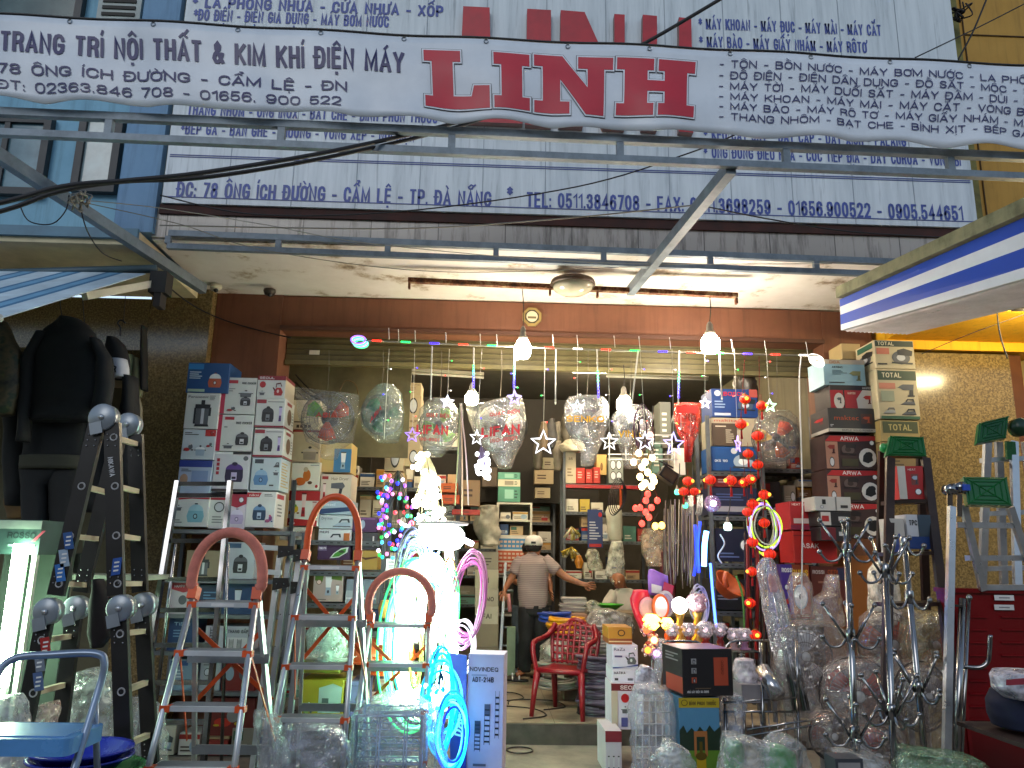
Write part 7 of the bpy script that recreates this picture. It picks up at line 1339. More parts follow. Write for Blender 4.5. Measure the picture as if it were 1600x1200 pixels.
plastic_bag('crumpled pale bag at the bottom left of the yellow carton', [(1160, 1040, 1056), (1172, 1024, 1076), (1190, 1018, 1084), (1230, 1018, 1086)], 4.1, .1, THICK, .035, 11, GG)

GW2 = film('#dfe8ff', .22, .26, 15)
t = groundthing('dish_rack', 'large wire dish rack wrapped in clear plastic at the bottom centre', 'dish rack', 630, 1180, 4.6)
A0, A1 = P(558, 1118, 4.55), P(660, 1115, 4.55); hgt = A0.z
b = B(); WR = mat('#8fa0c0', .3, .6)
for y in (4.55, 4.85):
    b.tube([(A0.x, y, .05), (A0.x, y, hgt), (A1.x, y, hgt), (A1.x, y, .05)], .012, WR, 8)
b.build('frame', t)
b = B()
for k in range(1, 16): z = hgt-.035*k; b.rod((A0.x, 4.55, z), (A1.x, 4.55, z), .003, WR, 5)
for f in (.0, .32, .36, .74, .78): x = A0.x+(A1.x-A0.x)*f; b.rod((x, 4.548, .05), (x, 4.548, hgt), .005, WR, 5)
b.build('wire_panel', t)
b = B()
for k in range(5):
    z = hgt-.06-.1*k; b.tube([(A0.x+(A1.x-A0.x)*i/20, 4.7, z+.015*math.sin(i*1.9)) for i in range(21)], .004, WR, 5)
b.build('plate_wires', t)
b = B(); soft(b, [(1090, 580, 654), (1100, 560, 676), (1118, 550, 690), (1160, 546, 696), (1240, 540, 700)], 4.62, .24, GW2, .02, 9, 30); b.build('wrap', t)
plastic_bag('wide roll of crinkled clear film over a low rack beneath the second ladder', [(1132, 438, 528), (1142, 426, 540), (1165, 424, 546), (1215, 424, 552), (1240, 424, 556)], 4.3, .16, GW2, .03, 9, GG)
plastic_bag('clear film slumped left of the film roll at the foot of the peach ladder', [(1108, 404, 418), (1130, 400, 440), (1180, 404, 446), (1230, 400, 450)], 4.2, .1, CLEAR2, .03, 9, GG)
lc = carton('tall white ladder carton with three ladder drawings and a blue side, beside the aisle', 728, 1022, 786, 1290, 5.0, .22, '#cfc8dc', [('t', 'NOVINDEQ', .05, .895, .84, .026, '#22222a'), ('l', .1, .86, .8, .885, 1, '#a9a4b8'), ('t', 'ADT-214B', .12, .83, .72, .032, '#1c1c24'), ('i', 'ladder', .2, .42, .4, .6, G1), ('i', 'ladder', .46, .46, .66, .7, G1), ('i', 'ladder', .76, .5, .9, .78, G1), ('r', .22, .53, .38, .6, '#4a4a58'), ('r', .48, .63, .64, .7, '#5a5a68'), ('l', .2, .2, .7, .36, 5, '#6a6a78')], yaw=-.12)
BASE_C = lc
b = B(); fx = P(727, 1100, 4.985); q0 = P(726, 1180, 4.985)
pl = [P(702, 1020, 5.12), P(729, 1024, 4.99), P(727, 1290, 4.99), P(704, 1290, 5.12)]; nrm = Vector((-.3, -1, 0)).normalized()*.004
b.add(pl+[p-nrm*3 for p in pl], [(0, 3, 2, 1), (4, 5, 6, 7), (0, 1, 5, 4), (2, 3, 7, 6), (1, 2, 6, 5), (0, 4, 7, 3)], mat('#1c3aa8', .4))
X = (P(712, 1110, 5.05)-P(712, 1160, 5.05)).normalized(); b.text('DAIWA', 0, 0, .2, .07, plane(P(722, 1150, 5.0)-Vector((0, .03, 0)), X, (pl[0]-pl[1]).normalized()), LABELW, .03); b.build('side_panel', None, 'blue lettered carton panel left of the tall ladder carton', 'carton')
GH = 'helmets and bowls piled behind the second ladder'
plastic_bag('pale green helmet in a clear bag behind the straps of the second ladder', [(958, 502, 528), (968, 490, 540), (990, 480, 544), (1020, 480, 544), (1030, 486, 540)], 5.6, .16, film('#c8e8d8', .5, .35), .01, 8, GH, 'helmet', 'helmet')
plastic_bag('small orange bag at the top of the helmet pile', [(938, 596, 610), (950, 592, 616), (965, 594, 614)], 5.7, .06, mat('#b8803a', .5), .01, 9, GH)
plastic_bag('brown paper bag right of the orange bag', [(945, 610, 622), (960, 606, 628), (978, 606, 630)], 5.75, .06, mat('#8a4a2a', .6), .01, 9, GH)
for k, (x, y, lb) in enumerate(((615, 1010, 'upper orange hard hat behind the third ladder'), (578, 1018, 'left orange hard hat in a clear bag'), (612, 1035, 'lower orange hard hat behind the third ladder'))):
    q = P(x, y, 5.75); t = thing('hard_hat', lb, 'helmet', q-Vector((0, 0, .06)), GH); b = B(); b.lathe([(.16, 0), (.155, .02), (.13, .1), (.07, .14), (0, .15)], q-Vector((0, 0, .06)), mat('#c0481c', .35), 22); b.build('shell', t)
    b = B(); b.lathe([(.155, -.004), (.19, -.006), (.19, .004), (.155, .008)], q-Vector((0, 0, .06)), mat('#c0481c', .35), 22); b.build('brim', t)
b = B(); q = P(512, 1030, 5.65); b.lathe([(.1, -.03), (.2, .02), (.21, .028), (.19, .024), (.09, -.02), (0, -.02)], q, mat('#c9c8c0', .3), 26); b.build('bowl', None, 'white colander bowl under the pale green helmet', 'bowl', GH)
b = B(); b.box((P(430, 1060, 5.6).x, 5.55, 0), (P(640, 1060, 5.6).x, 6.0, P(520, 1122, 5.6).z), mat('#4a4238', .7)); b.build('low_bench', None, 'low dark bench carrying the cartons behind the second ladder', 'bench')
ORD = ('first', 'second', 'third', 'fourth', 'fifth', 'sixth', 'seventh', 'eighth', 'ninth', 'tenth', 'eleventh', 'twelfth', 'thirteenth', 'fourteenth')
CN = {'#b59a72': 'tan', '#c9c2b0': 'pale', '#8a2a22': 'red', '#2a4a7a': 'blue', '#3f6a5e': 'teal', '#3a3a3e': 'charcoal', '#b8a040': 'yellow', '#8f887a': 'grey', '#d2cec4': 'white', '#6a4a30': 'brown', '#24344a': 'navy', '#6e9a8c': 'mint', '#2c3a34': 'dark green'}
def rack(label, x0, x1, Y, zs, dep, name='shelf_rack'):
    t = thing(name, label, 'rack', ((x0+x1)/2, Y+dep/2, .155)); m_ = mat('#5c6064', .5, .4, var=.2)
    for z in zs:
        b = B(); b.box((x0, Y, z-.028), (x1, Y+dep, z-.004), m_); b.box((x0, Y-.004, z-.04), (x1, Y-.001, z), m_)
        for i in range(int((x1-x0)/.06)): b.box((x0+.02+.06*i, Y-.0055, z-.024), (x0+.045+.06*i, Y-.0045, z-.016), BLACK)
        b.build('shelf', t)
    for x in (x0-.034, x1+.002):
        for y in (Y-.002, Y+dep-.032): b = B(); b.box((x, y, .155), (x+.032, y+.032, max(zs)+.5), m_); b.build('upright', t)
    return t
def fill(x0, x1, Y, z, hmax, dep, pal, where, seed, wr=(.1, .24), stackp=.45, group=None, gap=.01):
    rr = random.Random(seed); x = x0+.01; n = 0
    while x < x1-.09 and n < len(ORD)-1:
        w_ = min(rr.uniform(*wr), x1-x-.005); zz = z; lay = 0; tot = hmax*rr.uniform(.6, .98)
        while zz < z+tot-.05 and lay < 3:
            h = min(tot-(zz-z), rr.uniform(.09, .2)); h = h if h > .06 else tot-(zz-z)
            if h < .04: break
            c = pal[rr.randrange(len(pal))]; k = rr.random(); light = c in ('#c9c2b0', '#d2cec4', '#b59a72', '#b8a040', '#6e9a8c'); ink = '#4a3f34' if light else '#b8b4a8'; acc = rr.choice(['#9a2a24', '#2a4a7a', '#2f5a44', '#3a3630', '#b08030'])
            art = [('r', .0, .72, 1, .94, acc)] if k < .3 else [('r', .06, .55, .5, .9, acc)] if k < .5 else []
            art += [('l', .1, .12, .8, .45, rr.randrange(2, 4), ink)]
            if rr.random() < .4 and h > .09: art += [('i', rr.choice(['pot', 'drill', 'saw', 'ring', 'ball', 'kettle', 'iron']), .52, .1, .94, .68, rr.choice([G1, G2, W1, R1]))]
            big = 'broad' if w_ > h*1.5 else 'tall' if h > w_*1.2 else 'small'
            carton_at('%s %s carton, %s from left%s, %s' % (big, CN[c], ORD[n], ('', ', one up', ', two up')[lay], where), x, x+w_, Y+rr.uniform(.0, .04), zz, zz+h-.002, dep*.8, c, art, group=group, yaw=rr.uniform(-.04, .04))
            zz += h; lay += 1
            if rr.random() > stackp: break
        x += w_+gap+rr.uniform(0, .02); n += 1
MIX = ['#b59a72', '#c9c2b0', '#8f887a', '#d2cec4', '#6a4a30', '#2a4a7a', '#3f6a5e', '#8a2a22']
GRY = ['#c9c2b0', '#8f887a', '#d2cec4', '#b59a72', '#6e9a8c']
DRK = ['#3a3a3e', '#2c3a34', '#24344a', '#8f887a', '#6a4a30', '#3a3a3e', '#8a2a22']
def zpx(y, Y): return P(800, y, Y).z
L0, L1, LY = -1.55, -.32, 8.6
zs = [zpx(y, LY) for y in (700, 765, 828, 890, 950, 1010)]
rack('steel shelf rack at the left inside the shop behind the glowing coils', L0, L1, LY, zs, .4)
for k, z in enumerate(zs): fill(L0, L1, LY, z, .4, .36, MIX if k % 2 else GRY, '%s shelf of left inner rack' % ('top', 'second', 'third', 'fourth', 'fifth', 'sixth')[k], 30+k, (.13, .28), group='cartons on the left inner rack')
C0, C1, CY = -.55, .98, 11.3
zs = [zpx(y, CY) for y in (735, 775, 815, 858, 900, 945)]
rack('steel shelf rack along the rear of the shop behind the man with the cap', C0, C1, CY, zs, .4)
for k, z in enumerate(zs): fill(C0, C1, CY, z, .34, .36, GRY+['#3f6a5e', '#b59a72'], '%s shelf of rear rack' % ('top', 'second', 'third', 'fourth', 'fifth', 'sixth')[k], 50+k, (.13, .3), group='cartons on the rear rack')
KX0, KX1, KY = P(777, 780, 9.6).x, P(832, 780, 9.6).x, 9.6
t = thing('shelf_cabinet', 'tall white framed shelf cabinet left of the man with the cap', 'cabinet', ((KX0+KX1)/2, KY+.2, .155)); WF = mat('#b9b5a6', .45); kz = [zpx(y, KY) for y in (785, 812, 836, 900, 960)]
b = B()
for x in (KX0, KX1-.025): b.box((x, KY, .155), (x+.025, KY+.36, kz[0]), WF)
b.build('side_frame', t)
for z in kz: b = B(); b.box((KX0+.026, KY+.002, z-.022), (KX1-.026, KY+.36, z), WF); b.build('shelf', t)
b = B(); b.box((KX0+.026, KY+.34, .155), (KX1-.026, KY+.358, kz[0]-.023), mat('#6a604e', .7)); b.build('back_panel', t)
for k in (1, 2): fill(KX0+.03, KX1-.03, KY+.03, kz[k]+.001, .16, .28, ['#b59a72', '#c9c2b0', '#2a4a7a', '#d2cec4'], '%s shelf of white cabinet' % ORD[k], 70+k, (.1, .2), .2, 'boxes in the white cabinet')
for k, (y0, y1, c, lb) in enumerate(((760, 784, '#4a8a72', 'lower teal box on top of the white cabinet'), (749, 760, '#c9c2a8', 'cream box between two teal boxes on the white cabinet'), (738, 749, '#5a9a84', 'upper teal box on top of the white cabinet'))):
    carton(lb, 778, y0, 813, y1, KY+.02, .3, c, [('r', .3, .2, .7, .8, '#86b8a4' if k != 1 else '#8a8470'), ('l', .74, .2, .95, .8, 3, '#2a4a40')])
b = B(); pz0, pz1 = zpx(898, KY), zpx(838, KY); b.box((KX0, KY-.014, pz0), (KX1, KY-.004, pz1), mat('#c9c4b8', .5))
for (a, c, cl) in ((.66, .94, '#3a7aa8'), (.36, .62, '#b0481c'), (.04, .32, '#a83a1c')):
    zz0, zz1 = pz0+(pz1-pz0)*a, pz0+(pz1-pz0)*c; b.box((KX0+.02, KY-.016, zz0), (KX1-.02, KY-.0145, zz1), mat(cl, .5))
    for j in range(2):
        for i in range(7): xq = KX0+.04+i*(KX1-KX0-.08)/7; b.box((xq, KY-.0172, zz0+(zz1-zz0)*(.2+.4*j)), (xq+.035, KY-.0165, zz0+(zz1-zz0)*(.4+.4*j)), mat('#c9a890', .5))
b.build('notice_board', None, 'notice panel with blue and orange bands on the white cabinet', 'notice')
for k, (y0, y1, c, a) in enumerate(((862, 890, '#8f8672', [('l', .1, .2, .8, .7, 3, '#4a4034')]), (890, 920, '#b0a68e', [('t', 'CM', .3, .3, .6, .3, '#3a3028')]), (920, 948, '#b5ab94', [('t', 'SUMO', .2, .3, .8, .25, '#3a3028')]), (948, 975, '#bdb49e', [('t', 'FAI', .3, .3, .7, .3, '#3a3028'), ('r', .0, .0, .3, .5, '#3f5a44')]), (975, 1010, '#8a7c64', []), (1010, 1046, '#7a6e58', []))):
    carton('%s pale lettered carton from the top of the stack left of the aisle' % ORD[k], 742, y0, 779, y1, 9.2, .35, c, a, group='lettered cartons left of the aisle')
plastic_bag('heap of white paper bags on the shelf above the lettered cartons', [(790, 752, 774), (805, 742, 780), (830, 742, 782), (852, 750, 780)], 9.3, .14, mat('#a8a292', .7, var=.2), .04, 9)
BX0, BX1, BYq = P(1110, 690, 6.75).x, P(1186, 690, 6.75).x, 6.75
bz = [zpx(y, BYq)-.0 for y in (737, 806, 880, 955)]; bz = [P(1148, y, BYq).z for y in (737, 806, 880, 955)]
rack('grey slotted steel rack of blue tool cartons at the right of the entrance', BX0, BX1, BYq, bz, .4)
GBl = 'tool cartons on the grey slotted rack'
ctool = lambda lb, y0, y1, base, art, x0=1112, x1=1184, **k: carton(lb, x0, y0, x1, y1, BYq+.02, .34, base, art, group=GBl, **k)
ctool('blue carton with a red name and a round emblem, topmost on the grey rack', 608, 652, '#183a7a', [('i', 'ring', .06, .74, .2, .95, ['#c9ccd0', '#183a7a']), ('t', 'BOSCH', .26, .76, .74, .14, '#c02028'), ('i', 'saw', .55, .2, .95, .7, Bz_), ('l', .06, .3, .36, .6, 3, '#8aa0c4'), ('r', .05, .05, .4, .14, '#b8c4d4'), ('p', [(.82, .72), (1, .72), (1, 1), (.82, 1)], '#a84a40')])
ctool('brown and kraft carton with its lettering upside down on the grey rack', 653, 697, '#a89c86', [('r', .0, .0, .55, .8, '#4e4034'), ('t', 'makita', .06, .86, .56, .1, '#a8382c'), ('l', .3, .1, .5, .6, 7, '#b8ac98'), ('l', .08, .65, .48, .74, 1, '#c9bda8')])
ctool('blue carton with a circular saw picture under the kraft one on the grey rack', 698, 736, '#1c4a86', [('i', 'saw', .45, .05, .96, .8, W1), ('t', 'GKS 190', .06, .36, .34, .1, '#c9d2e0'), ('i', 'ring', .42, .7, .56, .95, ['#c9ccd0', '#1c4a86'])])
ctool('navy carton behind the lanterns on the second shelf of the grey rack', 762, 804, '#1e2440', [('r', .1, .1, .8, .3, '#9a98a0'), ('l', .1, .5, .8, .8, 3, '#4a5a8a')])
ctool('dark red lid carton on the second shelf of the grey rack', 742, 761, '#6a1c1c', [('l', .1, .3, .8, .7, 2, '#a88')], 1116, 1170)
ctool('dark blue carton on the third shelf of the grey rack', 826, 878, '#141a34', [('l', .1, .1, .6, .3, 2, '#5a6a9a'), ('i', 'ring', .6, .3, .9, .7, W1)], 1118, 1180)
ctool('black carton on the lowest shelf of the grey rack', 905, 953, '#16161c', [('l', .1, .3, .7, .5, 2, '#7a7a8a')], 1114, 1182)
for k, (xw, Yw) in enumerate(((2.55, 7.15), (2.45, 7.75), (2.4, 8.4), (2.35, 9.1))):
    zz = [.5, .95, 1.4, 1.85, 2.3]; xx = 3.06
    if k < 3: rack('dark wall rack of tool cartons, %s from the entrance at the right' % ORD[k], xw, xx, Yw, zz, .42)
    if k < 3:
        for j, z in enumerate(zz): fill(xw, xx, Yw, z, .42, .34, DRK if (j+k) % 3 else ['#c9c2b0', '#8f887a', '#3a3a3e', '#6a4a30'], '%s level of %s right wall rack' % (ORD[j], ORD[k]), 90+10*k+j, (.1, .2), .8, 'tool cartons on the right wall racks')
QX0, QX1, RY = P(884, 757, 9.6).x, P(1010, 757, 9.6).x, 9.6
rz = [P(940, y, RY).z for y in (757, 800, 845, 905)]
rack('shelf rack with red edged shelf behind the seated man', QX0, QX1, RY, rz, .4)
for k, (x0, x1, y0, y1, c, lb) in enumerate(((900, 914, 731, 755, '#a82a1c', 'left'), (915, 926, 733, 755, '#a8281c', 'middle'), (927, 938, 730, 755, '#a02418', 'right'))): carton(lb+' of three small red cartons on the red edged shelf', x0, y0, x1, y1, RY+.02, .3, c, [('l', .2, .3, .8, .8, 3, '#d8a898')], group='small red cartons on the red edged shelf')
carton('yellow tan carton on end above the red cartons', 932, 710, 948, 742, RY+.1, .2, '#b89a5a', [('p', ell(.5, .4, .14, .2), '#6a4a20')]); carton('grey patterned carton beside the yellow tan one', 951, 714, 974, 755, RY+.02, .3, '#7f8680', [('i', 'ring', .1, .5, .5, .9, G1), ('i', 'ring', .5, .5, .9, .9, G1), ('i', 'ring', .1, .1, .5, .45, G1), ('i', 'ring', .5, .1, .9, .45, G1)])
carton('pale carton left of the small red cartons', 883, 706, 900, 755, RY+.02, .3, '#b8ac92', [('t', '35', .3, .74, .7, .08, '#3a3028'), ('l', .2, .2, .8, .5, 3, '#7a6a50')])
b = B(); b.box((QX0, RY-.012, rz[0]-.05), (QX1-.1, RY-.006, rz[0]-.008), mat('#9a1c20', .4)); b.build('shelf_edge_strip', None, 'dark red strip along the shelf edge behind the floodlight', 'strip')
plastic_bag('white sack lying on top of the pale carton at the rear right', [(688, 882, 906), (696, 874, 914), (706, 878, 912)], RY, .12, mat('#b8b09a', .7, var=.2), .03, 9)
plastic_bag('grey tilted sack leaning in the dark by the tall star', [(660, 868, 880), (680, 854, 884), (696, 858, 876)], 9.9, .08, mat('#8a8478', .7, var=.2), .02, 9)
fill(QX0, QX0+.55, RY+.02, rz[1], .26, .3, ['#d2cec4', '#c9c2b0', '#8f887a', '#b8a040'], 'second shelf behind the seated man', 141, (.1, .2), .3, 'boxes behind the seated man')
fill(QX0, QX1, RY+.02, rz[2], .3, .3, MIX, 'third shelf behind the seated man', 142, (.1, .2), .3, 'boxes behind the seated man')
fill(QX0, QX1, RY+.02, rz[3], .4, .3, MIX, 'fourth shelf behind the seated man', 143, (.1, .2), .3, 'boxes behind the seated man')
carton('blue leaflet panel with white lines on the shelf uprights', 918, 796, 942, 856, 9.3, .02, '#2a3a6a', [('l', .12, .2, .85, .7, 7, '#b8bcc8'), ('i', 'ball', .7, .8, .95, .93, R1), ('r', .1, .02, .9, .1, '#a8282c')], name='leaflet', cat='leaflet')
b = B(); soft(b, [(790, 950, 970, .7), (800, 946, 972), (838, 950, 973), (844, 952, 972, .7)], 9.2, .07, mat('#c2bdac', .35), .0, 1); b.build('water_heater', None, 'cream water heater casing hung right of the blue leaflet', 'water heater')
for k, (x, y, c, lb) in enumerate(((893, 834, '#b8a860', 'upper'), (893, 866, '#c2a234', 'lower'))):
    q = P(x, y, 9.1); b = B(); rr = random.Random(k)
    for j in range(22): a = rr.uniform(-1.3, 1.3); l = rr.uniform(.06, .14); b.tube([q+Vector((0, 0, .08)), q+Vector((l*math.sin(a), rr.uniform(-.06, .02), .06-l*abs(math.cos(a))))], [.006, .016], mat((c, '#d0c8a8', '#8a7a3a')[j % 3], .35, .3), 6)
    b.build('tap_bunch', None, lb+' bunch of yellow handled brass taps on the shelf upright', 'taps')
plastic_bag('clear bag of shiny fittings hanging right of the brass taps', [(858, 918, 930), (868, 915, 938), (885, 918, 943), (892, 922, 942)], 9.1, .06, film('#d8d0b8', .5, .35), .02, 12); plastic_bag('orange brown gourd like bag under the lower brass taps', [(868, 900, 908), (878, 898, 912), (888, 900, 910)], 9.0, .04, mat('#b0701c', .4), .01, 12)
plastic_bag('white cone shaped net bag below the water heater', [(846, 955, 972), (860, 952, 974), (880, 948, 976), (900, 944, 970)], 9.1, .05, film('#d8d4c4', .6, .2), .015, 10)
plastic_bag('large clear bag of brown coiled hose below the yellow bulbs', [(826, 1006, 1030), (838, 1002, 1048), (862, 1002, 1050), (885, 1012, 1046)], 7.2, .12, film('#c9a88a', .5, .3), .02, 9)
plastic_bag('round clear bag of dark goods right of the yellow bulbs', [(826, 1044, 1058), (838, 1040, 1064), (850, 1046, 1062)], 7.2, .08, film('#8a7a74', .6, .35), .015, 10)
for k, x in enumerate((1040, 1052, 1066, 1076, 1086)):
    b = B(); rr = random.Random(k)
    for j in range(7): o = rr.uniform(-5, 5); b.tube(bez([P(x+o, 790+rr.uniform(-10, 10), 6.9), P(x+o*1.3, 850, 6.88), P(x+o*1.5+rr.uniform(-4, 4), 905+rr.uniform(-15, 15), 6.9)], 4), .006, mat(('#8a7a6a', '#6a5a58', '#a89a88', '#4a4040', '#7a6a7a')[(k+j) % 5], .5), 5)
    b.build('cable_hank', None, '%s hank of hanging cable from the left beside the blue tube lights' % ORD[k], 'cable', 'hanks of cable beside the blue tube lights')
for k, x in enumerate((1035, 1048)):
    b = B(); soft(b, [(862, x-2, x+4), (880, x-4, x+7), (925, x-3, x+8), (945, x-2, x+6)], 7.1, .03, mat('#5a1414', .6), .006, 10); b.build('strap_bundle', None, ('left', 'right')[k]+' dark red bundle hanging below the clear hose bag', 'straps')
for k, (x, lb) in enumerate(((1075, 'left'), (1090, 'right'))):
    b = B(); 
    for j in range(5): b.tube(bez([P(x+2*j, 770, 6.6), P(x+2*j, 790, 6.55), P(x+2*j-3, 805, 6.5)], 3), .004, CHROME, 5)
    b.build('shower_hose', None, lb+' hank of chrome hooks hanging at the slotted rack', 'hooks')
t = thing('wire_shelf_rack', 'white wire rack hanging between the fan bags and the red rackets', 'wire rack', P(1000, 712, 6.9)); b = B()
for y in (680, 693, 710, 718): b.rod(P(950, y, 6.9), P(1052, y, 6.9), .006, LABELW, 5)
for x in (952, 978, 1020, 1050): b.rod(P(x, 678, 6.9), P(x, 720, 6.9), .006, LABELW, 5)
b.build('wires', t)
for k, (x, y0, y1, c, lb) in enumerate(((1040, 628, 700, '#5a5a50', 'tall carton edge left of the red racket wrapper'), (1027, 690, 740, '#4f6a5c', 'dark teal carton behind the white wire rack'), (1062, 700, 742, '#c9c0b8', 'pale tube carton under the red racket wrapper'))): carton(lb, x-9, y0, x+9, y1, 6.95, .25, c, [('l', .2, .2, .8, .8, 5, '#c9c4b4')])
plastic_bag('black bag hanging above the blue topmost carton', [(580, 1150, 1170), (600, 1145, 1182), (640, 1150, 1186)], 7.0, .1, mat('#4a4238', .4, var=.3), .03, 9)
t = thing('wall_panel', 'bare plywood panel with wires on the inner left wall', 'panel', (-1.75, 7.6, 2.6)); b = B(); b.box((-1.93, 7.35, 2.35), (-.75, 7.38, 3.5), mat('#5e583e', .75, var=.3, scale=3)); b.build('sheet', t)
b = B()
for k in range(4): b.tube(sag(P(462, 585+12*k, 7.3), P(505, 620+6*k, 7.3), .03), .006, BLACK, 4)
b.tube(bez([P(530, 612, 7.3), P(540, 595, 7.3), P(555, 600, 7.3), P(560, 618, 7.3)], 5), .006, mat('#5a4420', .5), 5); b.build('wires', t)
rack('lower rack of cartons inside the doorway at the left', P(452, 900, 6.7).x, P(594, 900, 6.7).x, 6.7, [P(500, y, 6.7).z for y in (844, 892, 942, 985)], .36)
fill(P(455, 985, 6.7).x, P(590, 985, 6.7).x, 6.72, P(500, 985, 6.7).z, .2, .3, MIX, 'lowest shelf inside the doorway', 161, (.13, .26), .2, 'boxes inside the doorway')
fill(P(440, 1130, 6.75).x, P(610, 1130, 6.75).x, 6.75, .16, .3, .3, MIX, 'doorway floor behind step ladders', 162, (.16, .3), .6, 'boxes inside the doorway')

t = thing('counter', 'low wooden counter piled with goods in front of the seated man', 'counter', (1.55, 8.9, .155)); b = B(); b.box((1.0, 8.5, .156), (2.3, 8.9, .86), mat('#5a4632', .6)); b.box((.97, 8.47, .862), (2.33, 8.95, .89), mat('#7a6a52', .5)); b.build('body', t)
q = P(897, 955, 8.5); b = B(); rr = random.Random(3)
for k in range(9): b.obox((q.x+rr.uniform(-.02, .02), 8.62, .895+.016*k+.007), (.13, rr.uniform(-.02, .02), 0), (0, .1, 0), (0, 0, .006), mat(('#a8a29a', '#8e8684', '#b8b0a8')[k % 3], .6))
b.build('paper_pile', None, 'pile of newspapers and folders on the counter beside the outstretched arm', 'papers')
carton('brown carton with open flaps under the pile of papers', 884, 960, 918, 985, 8.2, .25, '#8a6650', [('l', .2, .4, .7, .6, 1, '#5a4030')])
b = B(); b.lathe([(.1, 0), (.17, .05), (.18, .055), (.16, .05), (.09, .008), (0, .008)], P(949, 952, 8.5), mat('#3a9a24', .4), 24); b.build('tray', None, 'bright green plastic tray on the counter in front of the seated man', 'tray')
plastic_bag('heap of clear bags on the counter front', [(952, 930, 960), (962, 916, 984), (980, 912, 992), (992, 922, 990)], 8.1, .2, film('#d8d2cc', .45, .35), .05, 8); plastic_bag('small clear bag on the counter left of the green tray', [(938, 922, 930), (944, 916, 938), (956, 916, 940)], 8.45, .08, film('#d0ccb8', .5, .3), .02, 9)
def flatcoil(label, px, py, R, Y, n, c, rad=.014, flat=.5, group=None, layers=3):
    q = P(px, py, Y); b = B(); rr = random.Random(px)
    for i in range(n): b.ring(q+Vector((rr.uniform(-.02, .02), rr.uniform(-.02, .02), (i % layers)*rad*1.9)), (rr.uniform(-.1, .1), rr.uniform(-.1, .1), 1), R*(1-.07*(i//layers)), rad, mat(c if isinstance(c, str) else c[i % len(c)], .4), 26, 5)
    return b.build('cable_coil', None, label, 'cable coil', group)
GCC = 'cable coils heaped beside the aisle'
flatcoil('blue cable coil on the heap, farthest in the aisle', 868, 968, .16, 8.1, 9, ('#1c3a8a', '#2448a0'), .014, group=GCC); flatcoil('bright yellow cable coil on the heap beside the man in black trousers', 884, 985, .17, 7.9, 15, ('#c98a10', '#d89a18'), .014, group=GCC, layers=5)
flatcoil('upper grey cable coil right of the yellow one', 930, 988, .2, 7.8, 9, ('#8e8a86', '#76726e', '#a09a94'), .013, group=GCC); flatcoil('middle grey cable coil above the red chair back', 935, 1003, .21, 7.6, 9, ('#9a9690', '#6e6a66'), .013, group=GCC); flatcoil('pale cable coil right behind the red chair back', 945, 1015, .2, 7.5, 12, ('#a8a49e', '#8a8680'), .013, group=GCC)
for k, (y, c) in enumerate(((1040, '#3a3444'), (1062, '#4a4458'), (1085, '#2e2a36'), (1110, '#1c1a24'))): flatcoil('%s dark shrink wrapped cable coil from the top, stacked right of the red chair' % ORD[k], 935, y+12, .17, 7.05, 18, (c, '#5a5264', c), .017, group=GCC, layers=5)
flatcoil('grey hose coil on the floor seen through the red chair', 868, 1046, .17, 7.6, 12, ('#8a8a80', '#6e7068'), .014, group=GCC); flatcoil('white cable coil under the arm of the red chair', 872, 1072, .18, 7.5, 12, ('#9c9890', '#84807a'), .014, group=GCC)
plastic_bag('grey plastic sack on the floor left behind the red chair', [(998, 858, 885), (1010, 846, 900), (1035, 842, 902), (1052, 850, 900)], 7.9, .18, film('#a8a49c', .7, .3), .04, 8); b = B(); q = P(905, 1040, 7.6); b.box((q.x-.14, 7.6, .16), (q.x+.14, 7.9, q.z+.14), mat('#6a5a48', .6)); b.build('box', None, 'brown box holding coils behind the red chair', 'box')
carton('navy carton with a white band at the foot of the coil heap', 918, 1048, 948, 1066, 7.35, .2, '#2a2a5a', [('r', 0, .3, 1, .5, '#8a8ab0')])
for k in range(3): b = B(); rr = random.Random(k+60); x0 = (.35, .55, .2)[k]; b.tube(bez([(x0, 6.75+.4*k, .16), (x0+.2, 6.9+.4*k, .16), (x0+.1, 7.2+.4*k, .16), (x0-.25, 7.3+.3*k, .16), (x0-.3, 7.0+.4*k, .16)], 6), .006, BLACK, 5); b.build('floor_cable', None, '%s loose black cable on the shop floor' % ('nearest', 'middle', 'farthest')[k], 'cable', 'loose cables on the shop floor')
b = B(); b.ring(PG(812, 1172, .012), (0, 0, 1), .1, .006, BLACK, 24, 5); b.build('floor_cable', None, 'small loop of black cable on the pavement below the step', 'cable')

CH = mat('#7e0c1a', .3, var=.08)
cx, cyy = P(885, 1085, 7.0).x, 7.0; t = thing('armchair', 'dark red plastic armchair with a pierced back, at the edge of the step', 'chair', (cx, cyy, .155)); ang = -.45; cs, sn = math.cos(ang), math.sin(ang)
W = lambda x, y, z: Vector((cx+x*cs-y*sn, cyy+x*sn+y*cs, .155+z))
b = B(); vs = []; N = 10
for off in (0, -.025):
    for i in range(N+1):
        for j in range(N+1):
            u, v = i/N*2-1, j/N*2-1; vs.append(W(.22*u*(1-.08*v), .21*v, .41+.012*(u*u)-.015*math.cos(v*1.2)+off))
q_ = (N+1)**2; fs = []
for i in range(N):
    for j in range(N): a = i*(N+1)+j; fs += [(a, a+N+1, a+N+2, a+1), (q_+a, q_+a+1, q_+a+N+2, q_+a+N+1)]
for i in range(N):
    a, c = i*(N+1), i*(N+1)+N; fs += [(a, a+N+1, q_+a+N+1, q_+a)[::-1], (c, c+N+1, q_+c+N+1, q_+c)]; a, c = i, N*(N+1)+i; fs += [(a, a+1, q_+a+1, q_+a), (c, c+1, q_+c+1, q_+c)[::-1]]
